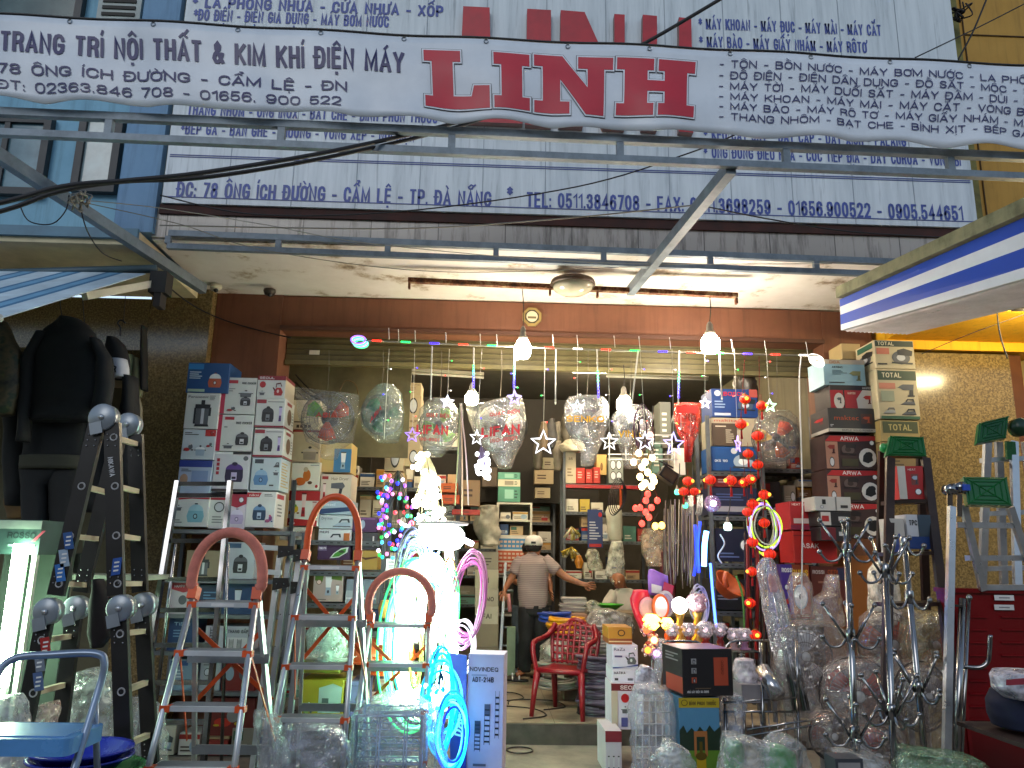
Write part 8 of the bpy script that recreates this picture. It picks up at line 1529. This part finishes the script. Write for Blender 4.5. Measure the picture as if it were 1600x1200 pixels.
b.add(vs, fs, CH, True); b.tube([W(-.215, -.215, .395), W(.215, -.215, .395)], .022, CH, 8); b.build('seat', t)
for sx in (-1, 1):
    b = B(); b.tube([W(sx*.215, -.2, .4), W(sx*.235, -.235, .2), W(sx*.25, -.26, 0)], [.034, .028, .022], CH, 8); b.build('leg', t)
    b = B(); b.tube([W(sx*.2, .2, .4), W(sx*.215, .25, .2), W(sx*.22, .29, 0)], [.034, .028, .022], CH, 8); b.build('leg', t)
    b = B(); b.tube(bez([W(sx*.23, -.2, .4), W(sx*.26, -.21, .55), W(sx*.27, -.17, .63), W(sx*.275, 0, .65), W(sx*.25, .16, .68), W(sx*.2, .235, .78)], 5), .024, CH, 8); b.build('armrest', t)
b = B(); R_ = lambda u, v: W(.215*u*(1+.12*math.sin(PI*v*.8))*(1 if v < .75 else max(.25, 1-((v-.75)/.25)**2*.55)), .2+.1*v-.05*(1-u*u)*.6, .42+.4*v-.05*(u*u)*max(0, v-.6)/.4)
for i in range(9): u = -1+2*i/8; b.tube([R_(u, v/8) for v in range(9)], .014 if abs(u) < 1 else .02, CH, 6)
for v in (.05, .22, .38, .52, .64, .76, .88, 1.0): b.tube([R_(-1+2*i/10, v) for i in range(11)], .012 if v < 1 else .022, CH, 6)
b.build('backrest', t)
t.scale = (.9, .9, .92)

for k, (x, y, w_, h_, c, lb) in enumerate(((702, 762, 26, 14, '#c85a18', 'upper orange packet hanging behind the dangling strips'), (704, 780, 28, 14, '#c84a18', 'lower orange packet hanging behind the dangling strips'), (728, 800, 44, 8, '#a82a20', 'red flat box behind the dangling strips'), (735, 770, 30, 40, '#8a6a48', 'kraft carton in the dark behind the dangling strips'), (765, 745, 24, 30, '#5a4a38', 'brown carton left of the teal boxes'), (850, 745, 30, 22, '#b09a78', 'kraft carton right of the teal boxes'), (848, 770, 24, 16, '#a89878', 'tan carton below the kraft one beside the white cabinet'), (858, 724, 20, 18, '#9a9078', 'pale carton above the kraft one beside the white cabinet'))):
    carton(lb, x-w_/2, y-h_/2, x+w_/2, y+h_/2, 8.4 if k < 4 else 10.6, .2, c, [('l', .15, .3, .8, .7, 2, '#4a3424')])
rr = random.Random(77)
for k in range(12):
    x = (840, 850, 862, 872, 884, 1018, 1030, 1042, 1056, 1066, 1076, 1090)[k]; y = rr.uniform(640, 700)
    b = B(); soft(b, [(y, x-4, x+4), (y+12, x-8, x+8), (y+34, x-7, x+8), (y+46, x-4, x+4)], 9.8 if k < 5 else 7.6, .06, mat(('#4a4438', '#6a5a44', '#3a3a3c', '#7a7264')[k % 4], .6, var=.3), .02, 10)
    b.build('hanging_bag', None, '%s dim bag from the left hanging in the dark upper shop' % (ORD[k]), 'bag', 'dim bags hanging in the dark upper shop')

fill(xl, xr, 6.12, .01, .3, .3, MIX, 'ground under the left display rack', 171, (.13, .22), .6, 'boxes on the ground at the left')
fill(P(425, 1150, 6.3).x, P(600, 1150, 6.3).x, 6.3, .01, .62, .28, GRY+MIX, 'forecourt pile behind step ladders', 172, (.14, .24), .9, 'boxes on the ground at the left')
SKIN = special('skin', lambda t, b: (t.links.new(ramp(t, noise_tex(t, coords(t), 9, 4), [(.3, lin('#7c4a33')), (.7, lin('#97603f'))]), b.inputs['Base Color']), setattr(b.inputs['Roughness'], 'default_value', .5)))
def skinned(name, joints, edges, root, mt, parent, sub=2):
    """one continuous surface grown over a skeleton"""
    ks = list(joints); og = BASE[parent]; me = bpy.data.meshes.new(name)
    me.from_pydata([Vector(joints[k][0])-og for k in ks], [(ks.index(a), ks.index(c)) for a, c in edges], [])
    o = bpy.data.objects.new(name, me); COL.objects.link(o); md = o.modifiers.new('Skin', 'SKIN'); md.branch_smoothing = .6
    for i, k in enumerate(ks):
        r = joints[k][1]; r = r if isinstance(r, tuple) else (r, r); me.skin_vertices[0].data[i].radius = r; me.skin_vertices[0].data[i].use_root = (k == root)
    sd = o.modifiers.new('Sub', 'SUBSURF'); sd.levels = sd.render_levels = sub
    bpy.context.view_layer.update(); m2 = bpy.data.meshes.new_from_object(o.evaluated_get(bpy.context.evaluated_depsgraph_get())); o.modifiers.clear(); o.data = m2
    m2.materials.clear(); m2.materials.append(mt); m2.polygons.foreach_set('use_smooth', [True]*len(m2.polygons)); o.parent = parent; BASE[o] = og; return o
def hand(J, E, wrist, palm, side, name, s=1.):
    """five unequal, bent fingers and a thumb leaving the side of the palm"""
    wv, pv, sv = Vector(wrist), Vector(palm), Vector(side).normalized(); d = (pv-wv).normalized(); n = d.cross(sv).normalized()
    J[name+'k'] = (pv, (.03*s, .02*s)); E.append((name, name+'k'))
    for i, (o, l) in enumerate(((-.03, .072), (-.01, .082), (.011, .077), (.031, .06))):
        a = pv+sv*o*s+d*.03*s; b_ = a+d*l*.5*s+sv*o*.2; c = b_+d*l*.4*s-n*.018*s
        for t_, q, r in (('a', a, .0105), ('b', b_, .009), ('c', c, .0075)): J['%s%d%s' % (name, i, t_)] = (q, r*s)
        E += [(name+'k', '%s%da' % (name, i)), ('%s%da' % (name, i), '%s%db' % (name, i)), ('%s%db' % (name, i), '%s%dc' % (name, i))]
    a = wv.lerp(pv, .6)-sv*.036*s; c = a+d*.035*s-sv*.018*s; J[name+'ta'] = (a, .012*s); J[name+'tb'] = (c, .009*s); J[name+'tc'] = (c+d*.025*s, .008*s); E += [(name+'k', name+'ta'), (name+'ta', name+'tb'), (name+'tb', name+'tc')]
def face(t, c, fwd, up, r, skin):
    """eyes, nose, mouth and ears on a head centred at c"""
    f = Vector(fwd).normalized(); u = Vector(up).normalized(); s = f.cross(u)
    b = B(); b.loft([(c+u*.02+f*(r*.88), s*.008, u*.01), (c+f*(r*1.08)-u*.012, s*.016, u*.012), (c+f*(r*.95)-u*.026, s*.014, u*.006)], skin, 10); b.build('nose', t)
    for k in (-1, 1):
        b = B(); b.ball(c+f*r*.84+s*k*.032+u*.018, .012, mat('#d8d0c4', .3), 8); b.ball(c+f*(r*.84+.008)+s*k*.032+u*.018, .006, BLACK, 8); b.build('eye', t)
        b = B(); b.loft([(c+s*k*r*.86+u*z, f*w_, s*.008) for z, w_ in ((-.03, .006), (-.01, .014), (.015, .018), (.03, .01))], skin, 10); b.build('ear', t)
    b = B(); b.obox(c+f*r*.9-u*.05, s*.022, f*.004, u*.004, mat('#6a3028', .5)); b.build('mouth', t)
def cloth_loft(rows, name, mt, t, amp=.008, fr=14, n=24, k=4):
    SEED[0] += 1; b = B(); b.loft(dense(rows, k), mt, n, amp, fr, SEED[0]); return b.build(name, t)
def limb(pts, rad, name, mt, t, amp=.008):
    pts = [Vector(p) for p in pts]; rows = []
    for i, p in enumerate(pts):
        d = (pts[min(i+1, len(pts)-1)]-pts[max(i-1, 0)]).normalized(); X, Y = axes(d, (1, 0, 0)); rows.append((p, X*rad[i], Y*rad[i]))
    return cloth_loft(rows, name, mt, t, amp)

Ym = 8.75; t = thing('person', 'man seen from behind in white cap, pale shirt and black trousers reaching right', 'person', (P(830, 1055, Ym).x, Ym, .155))
p = lambda x, y, dy=0.: P(x, y, Ym+dy)
J = {'pelvis': (p(834, 945), (.14, .1)), 'waist': (p(832, 922), (.13, .095)), 'chest': (p(832, 890), (.16, .1)), 'neck': (p(833, 868), .052), 'headb': (p(834, 860, -.01), .075), 'head': (p(834, 850, -.015), .088), 'crown': (p(834, 843, -.01), .07),
     'shl': (p(813, 877), .06), 'ell': (p(799, 903, -.02), .043), 'wrl': (p(789, 921, -.12), .028), 'shr': (p(853, 877), .06), 'elr': (p(885, 903, -.06), .043), 'wrr': (p(911, 913, -.14), .028),
     'hpl': (p(825, 955), .095), 'knl': (p(822, 1002, -.03), .06), 'anl': (p(819, 1048, .03), .04), 'tol': (p(806, 1056, -.05), .03), 'hpr': (p(843, 955), .095), 'knr': (p(846, 1000, -.02), .06), 'anr': (p(843, 1043, .12), .04), 'tor': (p(848, 1049, .3), .03)}
E = [('pelvis', 'waist'), ('waist', 'chest'), ('chest', 'neck'), ('neck', 'headb'), ('headb', 'head'), ('head', 'crown'), ('chest', 'shl'), ('shl', 'ell'), ('ell', 'wrl'), ('chest', 'shr'), ('shr', 'elr'), ('elr', 'wrr'), ('pelvis', 'hpl'), ('hpl', 'knl'), ('knl', 'anl'), ('anl', 'tol'), ('pelvis', 'hpr'), ('hpr', 'knr'), ('knr', 'anr'), ('anr', 'tor')]
hand(J, E, J['wrr'][0], p(917, 914, -.16), (0, -.2, 1), 'wrr'); hand(J, E, J['wrl'][0], p(788, 927, -.16), (1, -.3, 0), 'wrl')
skinned('body', J, E, 'pelvis', SKIN, t)
SHIRT = special('striped_shirt', lambda tt, b: (lambda wv: (setattr(wv, 'wave_type', 'BANDS'), setattr(wv, 'bands_direction', 'Z'), wv.inputs['Scale'].__setattr__('default_value', 16), wv.inputs['Distortion'].__setattr__('default_value', 1.2), tt.links.new(coords(tt), wv.inputs[0]), tt.links.new(ramp(tt, wv.outputs['Fac'], [(.1, lin('#7e6c6a')), (.3, lin('#8e7c79')), (.9, lin('#988682'))]), b.inputs['Base Color']), setattr(b.inputs['Roughness'], 'default_value', .8)))(node(tt, 'ShaderNodeTexWave')))
v = lambda x, y, z=0: Vector((x, y, z)); XX = lambda w_: Vector((w_, 0, 0)); YY = lambda d_: Vector((0, d_, 0))
cloth_loft([(p(834, 950), XX(.15), YY(.12)), (p(833, 935), XX(.165), YY(.13)), (p(832, 915), XX(.165), YY(.125)), (p(832, 893), XX(.18), YY(.13)), (p(832, 880), XX(.19), YY(.12)), (p(832, 872), XX(.165), YY(.09)), (p(833, 866), XX(.075), YY(.07)), (p(833, 863), XX(.062), YY(.06))], 'shirt', SHIRT, t, .012)
limb([p(816, 874), p(810, 882, -.01), p(803, 897, -.02)], [.07, .075, .066], 'sleeve', SHIRT, t); limb([p(850, 874), p(858, 881, -.02), p(871, 893, -.04)], [.07, .075, .066], 'sleeve', SHIRT, t)
TR = mat('#0e0f12', .8, var=.2, scale=9)
cloth_loft([(p(834, 962), XX(.145), YY(.12)), (p(834, 944), XX(.148), YY(.115)), (p(834, 936), XX(.14), YY(.11))], 'trouser_seat', TR, t, .006)
limb([p(824, 950), p(823, 975, -.02), p(822, 1002, -.03), p(820, 1028), p(819, 1047, .03)], [.1, .095, .08, .075, .072], 'trouser_leg', TR, t, .014); limb([p(844, 950), p(845, 975, -.02), p(846, 1000, -.02), p(844, 1024, .05), p(843, 1041, .12)], [.1, .095, .08, .075, .072], 'trouser_leg', TR, t, .014)
for (x, y, dy, s) in ((808, 1061, -.02, -1), (846, 1052, .2, 1)):
    b = B(); q = p(x, y, dy); b.loft([(Vector((q.x, q.y, .158))+Vector((s*.0, 0, z)), Vector((.12, -.03, 0)), Vector((.015, .048, 0))) for z in (0, .02)], BLACK, 16)
    for k in range(3): b.tube(bez([Vector((q.x-.05+.035*k, q.y-.05, .18)), Vector((q.x-.05+.035*k, q.y, .235)), Vector((q.x-.05+.035*k, q.y+.05, .18))], 4), .009, LABELW if k != 1 else BLACK, 6)
    b.build('sandal', t)
hd = p(834, 851, -.015); b = B(); b.lathe([(.1, -.01), (.103, .02), (.095, .065), (.06, .098), (0, .108)], hd, mat('#cfcac2', .7), 24); b.build('cap', t)
b = B(); b.loft([(hd+Vector((0, .09, .0)), XX(.085), Vector((0, .02, 0))), (hd+Vector((0, .15, -.015)), XX(.07), Vector((0, .03, .0))), (hd+Vector((0, .18, -.022)), XX(.03), Vector((0, .012, 0)))], mat('#cfcac2', .7), 16); b.build('cap_visor', t)
b = B(); b.obox(hd+Vector((-.01, -.1, .02)), XX(.026), YY(.004), (0, 0, .012), BLACK); b.build('cap_strap', t)
b = B(); b.loft([(hd+Vector((0, -.008, z)), XX(.088*k), YY(.09*k)) for z, k in ((-.075, .72), (-.05, .95), (-.01, 1.04), (.0, 1.0))], mat('#15100d', .8), 18); b.build('hair', t)
face(t, hd-Vector((0, 0, .03)), (.3, 1, 0), (0, 0, 1), .09, SKIN)
b = B(); b.tube([P(794, 928, 8.6), P(797, 956, 8.58)], .022, mat('#b87878', .4), 8); b.build('rod', None, 'pinkish rod held low in the left hand of the man with the cap', 'rod')

Y2 = 9.15; t = thing('person', 'person in jeans and a dark top mostly hidden behind the man with the cap', 'person', (P(815, 1045, Y2).x, Y2, .155)); p = lambda x, y, dy=0.: P(x, y, Y2+dy)
J = {'pelvis': (p(822, 948), (.13, .1)), 'waist': (p(823, 925), .12), 'chest': (p(824, 893), (.15, .1)), 'neck': (p(826, 874), .05), 'headb': (p(827, 866), .07), 'head': (p(827, 858), .08), 'shl': (p(806, 884), .055), 'ell': (p(802, 908, -.05), .04), 'wrl': (p(818, 914, -.2), .027), 'shr': (p(846, 884), .055), 'elr': (p(858, 908, -.1), .04), 'wrr': (p(860, 921, -.25), .027),
     'hpl': (p(814, 955), .09), 'knl': (p(811, 1000, -.03), .058), 'anl': (p(814, 1042), .038), 'tol': (p(812, 1048, -.16), .03), 'hpr': (p(832, 955), .09), 'knr': (p(834, 998), .058), 'anr': (p(833, 1038, .05), .038), 'tor': (p(834, 1043, -.1), .03)}
E = [('pelvis', 'waist'), ('waist', 'chest'), ('chest', 'neck'), ('neck', 'headb'), ('headb', 'head'), ('chest', 'shl'), ('shl', 'ell'), ('ell', 'wrl'), ('chest', 'shr'), ('shr', 'elr'), ('elr', 'wrr'), ('pelvis', 'hpl'), ('hpl', 'knl'), ('knl', 'anl'), ('anl', 'tol'), ('pelvis', 'hpr'), ('hpr', 'knr'), ('knr', 'anr'), ('anr', 'tor')]
hand(J, E, J['wrr'][0], p(861, 926, -.3), (0, -.3, 1), 'wrr'); hand(J, E, J['wrl'][0], p(824, 916, -.25), (0, -.3, 1), 'wrl')
skinned('body', J, E, 'pelvis', SKIN, t)
TOP = mat('#191a1c', .8, var=.2); JE = mat('#3c4650', .8, var=.3, scale=10)
cloth_loft([(p(822, 950), XX(.15), YY(.11)), (p(823, 915), XX(.155), YY(.12)), (p(824, 888), XX(.175), YY(.11)), (p(825, 878), XX(.12), YY(.08)), (p(826, 873), XX(.06), YY(.06))], 'top', TOP, t, .01)
limb([p(808, 882), p(804, 895, -.02)], [.066, .062], 'sleeve', TOP, t); limb([p(845, 882), p(852, 896, -.05)], [.066, .062], 'sleeve', TOP, t)
limb([p(814, 946), p(812, 975), p(811, 1000, -.03), p(812, 1025), p(814, 1042)], [.1, .09, .08, .078, .08], 'jeans_leg', JE, t, .018); limb([p(832, 946), p(833, 975), p(834, 998), p(833, 1022), p(833, 1038, .05)], [.1, .09, .08, .078, .08], 'jeans_leg', JE, t, .018)
b = B(); b.loft([(p(827, 858)+Vector((0, .0, z)), XX(.088*k), YY(.09*k)) for z, k in ((-.03, .9), (.02, 1), (.06, .85), (.085, .3))], mat('#14100e', .8), 18); b.build('hair', t); face(t, p(827, 860), (0, -1, 0), (0, 0, 1), .082, SKIN)

Y3 = 9.1; t = thing('person', 'balding older man in a pale shirt sitting behind the counter, looking down', 'person', (P(975, 985, Y3).x, Y3, .155)); p = lambda x, y, dy=0.: P(x, y, Y3+dy)
J = {'pelvis': (p(985, 990), (.15, .12)), 'waist': (p(984, 970), .13), 'chest': (p(981, 938), (.17, .11)), 'neck': (p(974, 918, -.03), .055), 'headb': (p(968, 912, -.07), .075), 'head': (p(965, 904, -.08), .09), 'crown': (p(968, 897, -.05), .075), 'shl': (p(958, 930), .06), 'ell': (p(944, 955, -.1), .042), 'wrl': (p(952, 962, -.3), .028), 'shr': (p(1003, 930), .06), 'elr': (p(1012, 958, -.08), .042), 'wrr': (p(990, 966, -.3), .028), 'hpl': (p(972, 996), .09), 'knl': (p(966, 994, -.0), .065), 'hpr': (p(998, 996), .09), 'knr': (p(1004, 994, -.0), .065), 'anl': (Vector((p(966, 994).x, Y3+.02, .24)), .04), 'tol': (Vector((p(966, 994).x, Y3-.12, .19)), .03), 'anr': (Vector((p(1004, 994).x, Y3+.02, .24)), .04), 'tor': (Vector((p(1004, 994).x, Y3-.12, .19)), .03)}
E = [('pelvis', 'waist'), ('waist', 'chest'), ('chest', 'neck'), ('neck', 'headb'), ('headb', 'head'), ('head', 'crown'), ('chest', 'shl'), ('shl', 'ell'), ('ell', 'wrl'), ('chest', 'shr'), ('shr', 'elr'), ('elr', 'wrr'), ('pelvis', 'hpl'), ('hpl', 'knl'), ('knl', 'anl'), ('anl', 'tol'), ('pelvis', 'hpr'), ('hpr', 'knr'), ('knr', 'anr'), ('anr', 'tor')]
hand(J, E, J['wrl'][0], p(960, 963, -.36), (0, 1, .2), 'wrl'); hand(J, E, J['wrr'][0], p(982, 967, -.36), (0, 1, .2), 'wrr')
skinned('body', J, E, 'pelvis', SKIN, t)
SH3 = mat('#b8b2a6', .8, var=.12)
cloth_loft([(p(985, 988), XX(.18), YY(.14)), (p(984, 965), XX(.175), YY(.14)), (p(981, 938), XX(.195), YY(.13)), (p(979, 926), XX(.17), YY(.1)), (p(975, 919, -.03), XX(.08), YY(.075))], 'shirt', SH3, t, .014)
limb([p(961, 928), p(953, 940, -.04), p(946, 952, -.08)], [.075, .074, .068], 'sleeve', SH3, t); limb([p(1001, 928), p(1008, 942, -.03), p(1012, 954, -.06)], [.075, .074, .068], 'sleeve', SH3, t)
hd = p(965, 905, -.08); b = B(); b.loft([(hd+Vector((.016, .03, z)), XX(.088*k), YY(.085*k)) for z, k in ((-.06, .8), (-.03, 1.0), (.0, 1.04), (.03, .9))], mat('#8a8680', .8), 18); b.build('hair', t)
face(t, hd-Vector((0, 0, .01)), (-.35, -.85, -.45), (-.1, -.4, .9), .09, SKIN)
limb([p(972, 994), p(968, 994)], [.1, .085], 'trouser_leg', TR, t); limb([p(998, 994), p(1003, 994)], [.1, .085], 'trouser_leg', TR, t)
b = B(); q = p(985, 1000); b.box((q.x-.22, Y3-.2, q.z-.1), (q.x+.22, Y3+.25, q.z-.06), mat('#5a4632', .6)); 
for sx in (-.2, .17):
    for sy in (-.18, .2): b.box((q.x+sx, Y3+sy, .156), (q.x+sx+.03, Y3+sy+.03, q.z-.101), mat('#5a4632', .6))
b.build('stool', None, 'wooden stool under the seated older man behind the counter', 'stool')
t = thing('lean_ladder', 'plain aluminium ladder leaning against shelves left of the standing men', 'ladder', P(795, 1055, 9.3)); BASE[t].z = .155; t.location.z = .155
for x0, x1 in ((790, 780), (806, 806)): b = B(); b.beam(P(x0, 880, 9.5), P(x1, 1052, 9.15), .03, .06, ALUD, (0, 1, 0)); b.build('rail', t)
for k in range(6): f = (k+.5)/6; b = B(); b.rod(P(790-10*f, 880+172*f, 9.5-.35*f), P(806, 880+172*f, 9.5-.35*f), .015, ALUD, 6); b.build('rung', t)
b = B(); b.box(P(800, 1040, 8.95)+Vector((-.06, 0, -.1)), P(800, 980, 8.95)+Vector((.04, .1, 0)), mat('#7a8a70', .5)); b.build('box', None, 'pale green panel box standing beside the jeans of the hidden person', 'box')
CB = mat('#17161a', .6)
def cable(label, pts, r, name='power_cable', group='cables strung in front of the sign', k=8, mt=None):
    b = B(); b.tube(bez([P(*q) for q in pts], k), r, mt or CB, 6); return b.build(name, None, label, 'cable', group)
cable('upper of two thick black cables rising to the right across the banner', [(-700, 450, 3.0), (-60, 330, 3.3), (95, 292, 3.4), (200, 282, 3.5), (330, 268, 3.6), (540, 232, 3.8), (740, 183, 4.3), (900, 120, 4.8), (1010, 66, 4.6), (1140, -10, 4.4)], .012)
cable('lower of two thick black cables rising to the right across the banner', [(-700, 470, 3.0), (-60, 345, 3.35), (90, 300, 3.45), (190, 284, 3.55), (330, 276, 3.65), (540, 240, 3.85), (740, 190, 4.35), (900, 126, 4.85)], .011)
cable('thin cable crossing low over the address line', [(250, 305, 5.2), (400, 335, 5.2), (630, 330, 5.1), (900, 292, 5.0), (1080, 238, 4.6), (1180, 196, 4.4)], .005)
cable('thin cable running from the ledge to the right cross beam', [(250, 352, 5.2), (620, 357, 5.15), (860, 343, 5.0), (1090, 320, 4.7)], .005, mt=mat('#8a8478', .6))
cable('thin cable from the cross beam to the right awning', [(1090, 320, 4.7), (1200, 342, 4.9), (1330, 362, 5.1), (1500, 372, 5.2)], .005)
cable('thin pale wire from the left beam along the soffit', [(120, 312, 4.6), (250, 325, 4.9), (420, 352, 5.2), (560, 378, 5.25), (800, 402, 5.3), (1000, 412, 5.3), (1300, 412, 5.3)], .003, mt=mat('#9a978c', .6))
cable('second pale wire sagging below the first along the soffit', [(120, 314, 4.6), (280, 350, 5.0), (420, 392, 5.3), (700, 425, 5.32), (1080, 412, 5.3)], .003, mt=mat('#7a776c', .6))
cable('thin cable at the upper right over the ochre wall', [(1430, 90, 4.9), (1530, 42, 5.2), (1620, -4, 5.3)], .005)
cable('black cable looping down the ochre wall', [(1545, -10, 5.4), (1520, 50, 5.4), (1496, 95, 5.4)], .007)
cable('curl of thin black wire under the left beam', [(30, 318, 4.6), (45, 345, 4.6), (80, 350, 4.6), (102, 330, 4.6), (108, 305, 4.6)], .004)
cable('loose black wire dropping from the left beam to the ledge', [(124, 316, 4.6), (136, 360, 4.7), (160, 395, 4.9), (190, 408, 5.2)], .004)
cable('dark wire drooping over the brown pilaster', [(255, 440, 5.5), (280, 462, 5.9), (310, 482, 6.4), (350, 500, 6.55), (400, 515, 6.58), (455, 528, 6.55)], .006)
cable('black wire hanging at the yellow soffit', [(1556, 470, 5.5), (1562, 520, 5.5), (1574, 560, 5.5)], .006)
cable('thin wire stretched under the yellow soffit', [(1440, 553, 5.6), (1520, 520, 5.55), (1610, 488, 5.5)], .003)
cable('white plug lead hanging at the right end of the LED rope', [(1252, 556, 5.98), (1249, 600, 5.98), (1252, 700, 5.98), (1254, 800, 5.97), (1252, 960, 5.96)], .006, mt=LABELW, name='plug_lead')
for k, (x, y, Y, n) in enumerate(((120, 312, 4.55, 'insulator knot of wires on the left cross beam'), (1500, 20, 5.45, 'tangle of black wires at the top of the ochre wall'))):
    b = B(); rr = random.Random(k); q = P(x, y, Y)
    for i in range(10): b.tube(bez([q+Vector([rr.uniform(-.07, .07) for _ in range(3)]) for _ in range(4)], 4), .006, CB if k else mat('#8a867c', .5), 5)
    b.build('wire_tangle', None, n, 'wires')
a, c = P(1586, 487, 5.3), P(1760, 484, 5.3); t = thing('fluorescent_batten', 'fluorescent batten under the yellow soffit at the right edge', 'ceiling light', (a+c)/2)
b = B(); b.beam(a+Vector((0, 0, .03)), c+Vector((0, 0, .03)), .08, .03, mat('#3c3a38', .5)); b.build('housing', t)
b = B(); b.rod(a+Vector((.12, .0, 0)), c, .014, glow('#ffe8b0', 72., True), 8); b.build('tube', t)
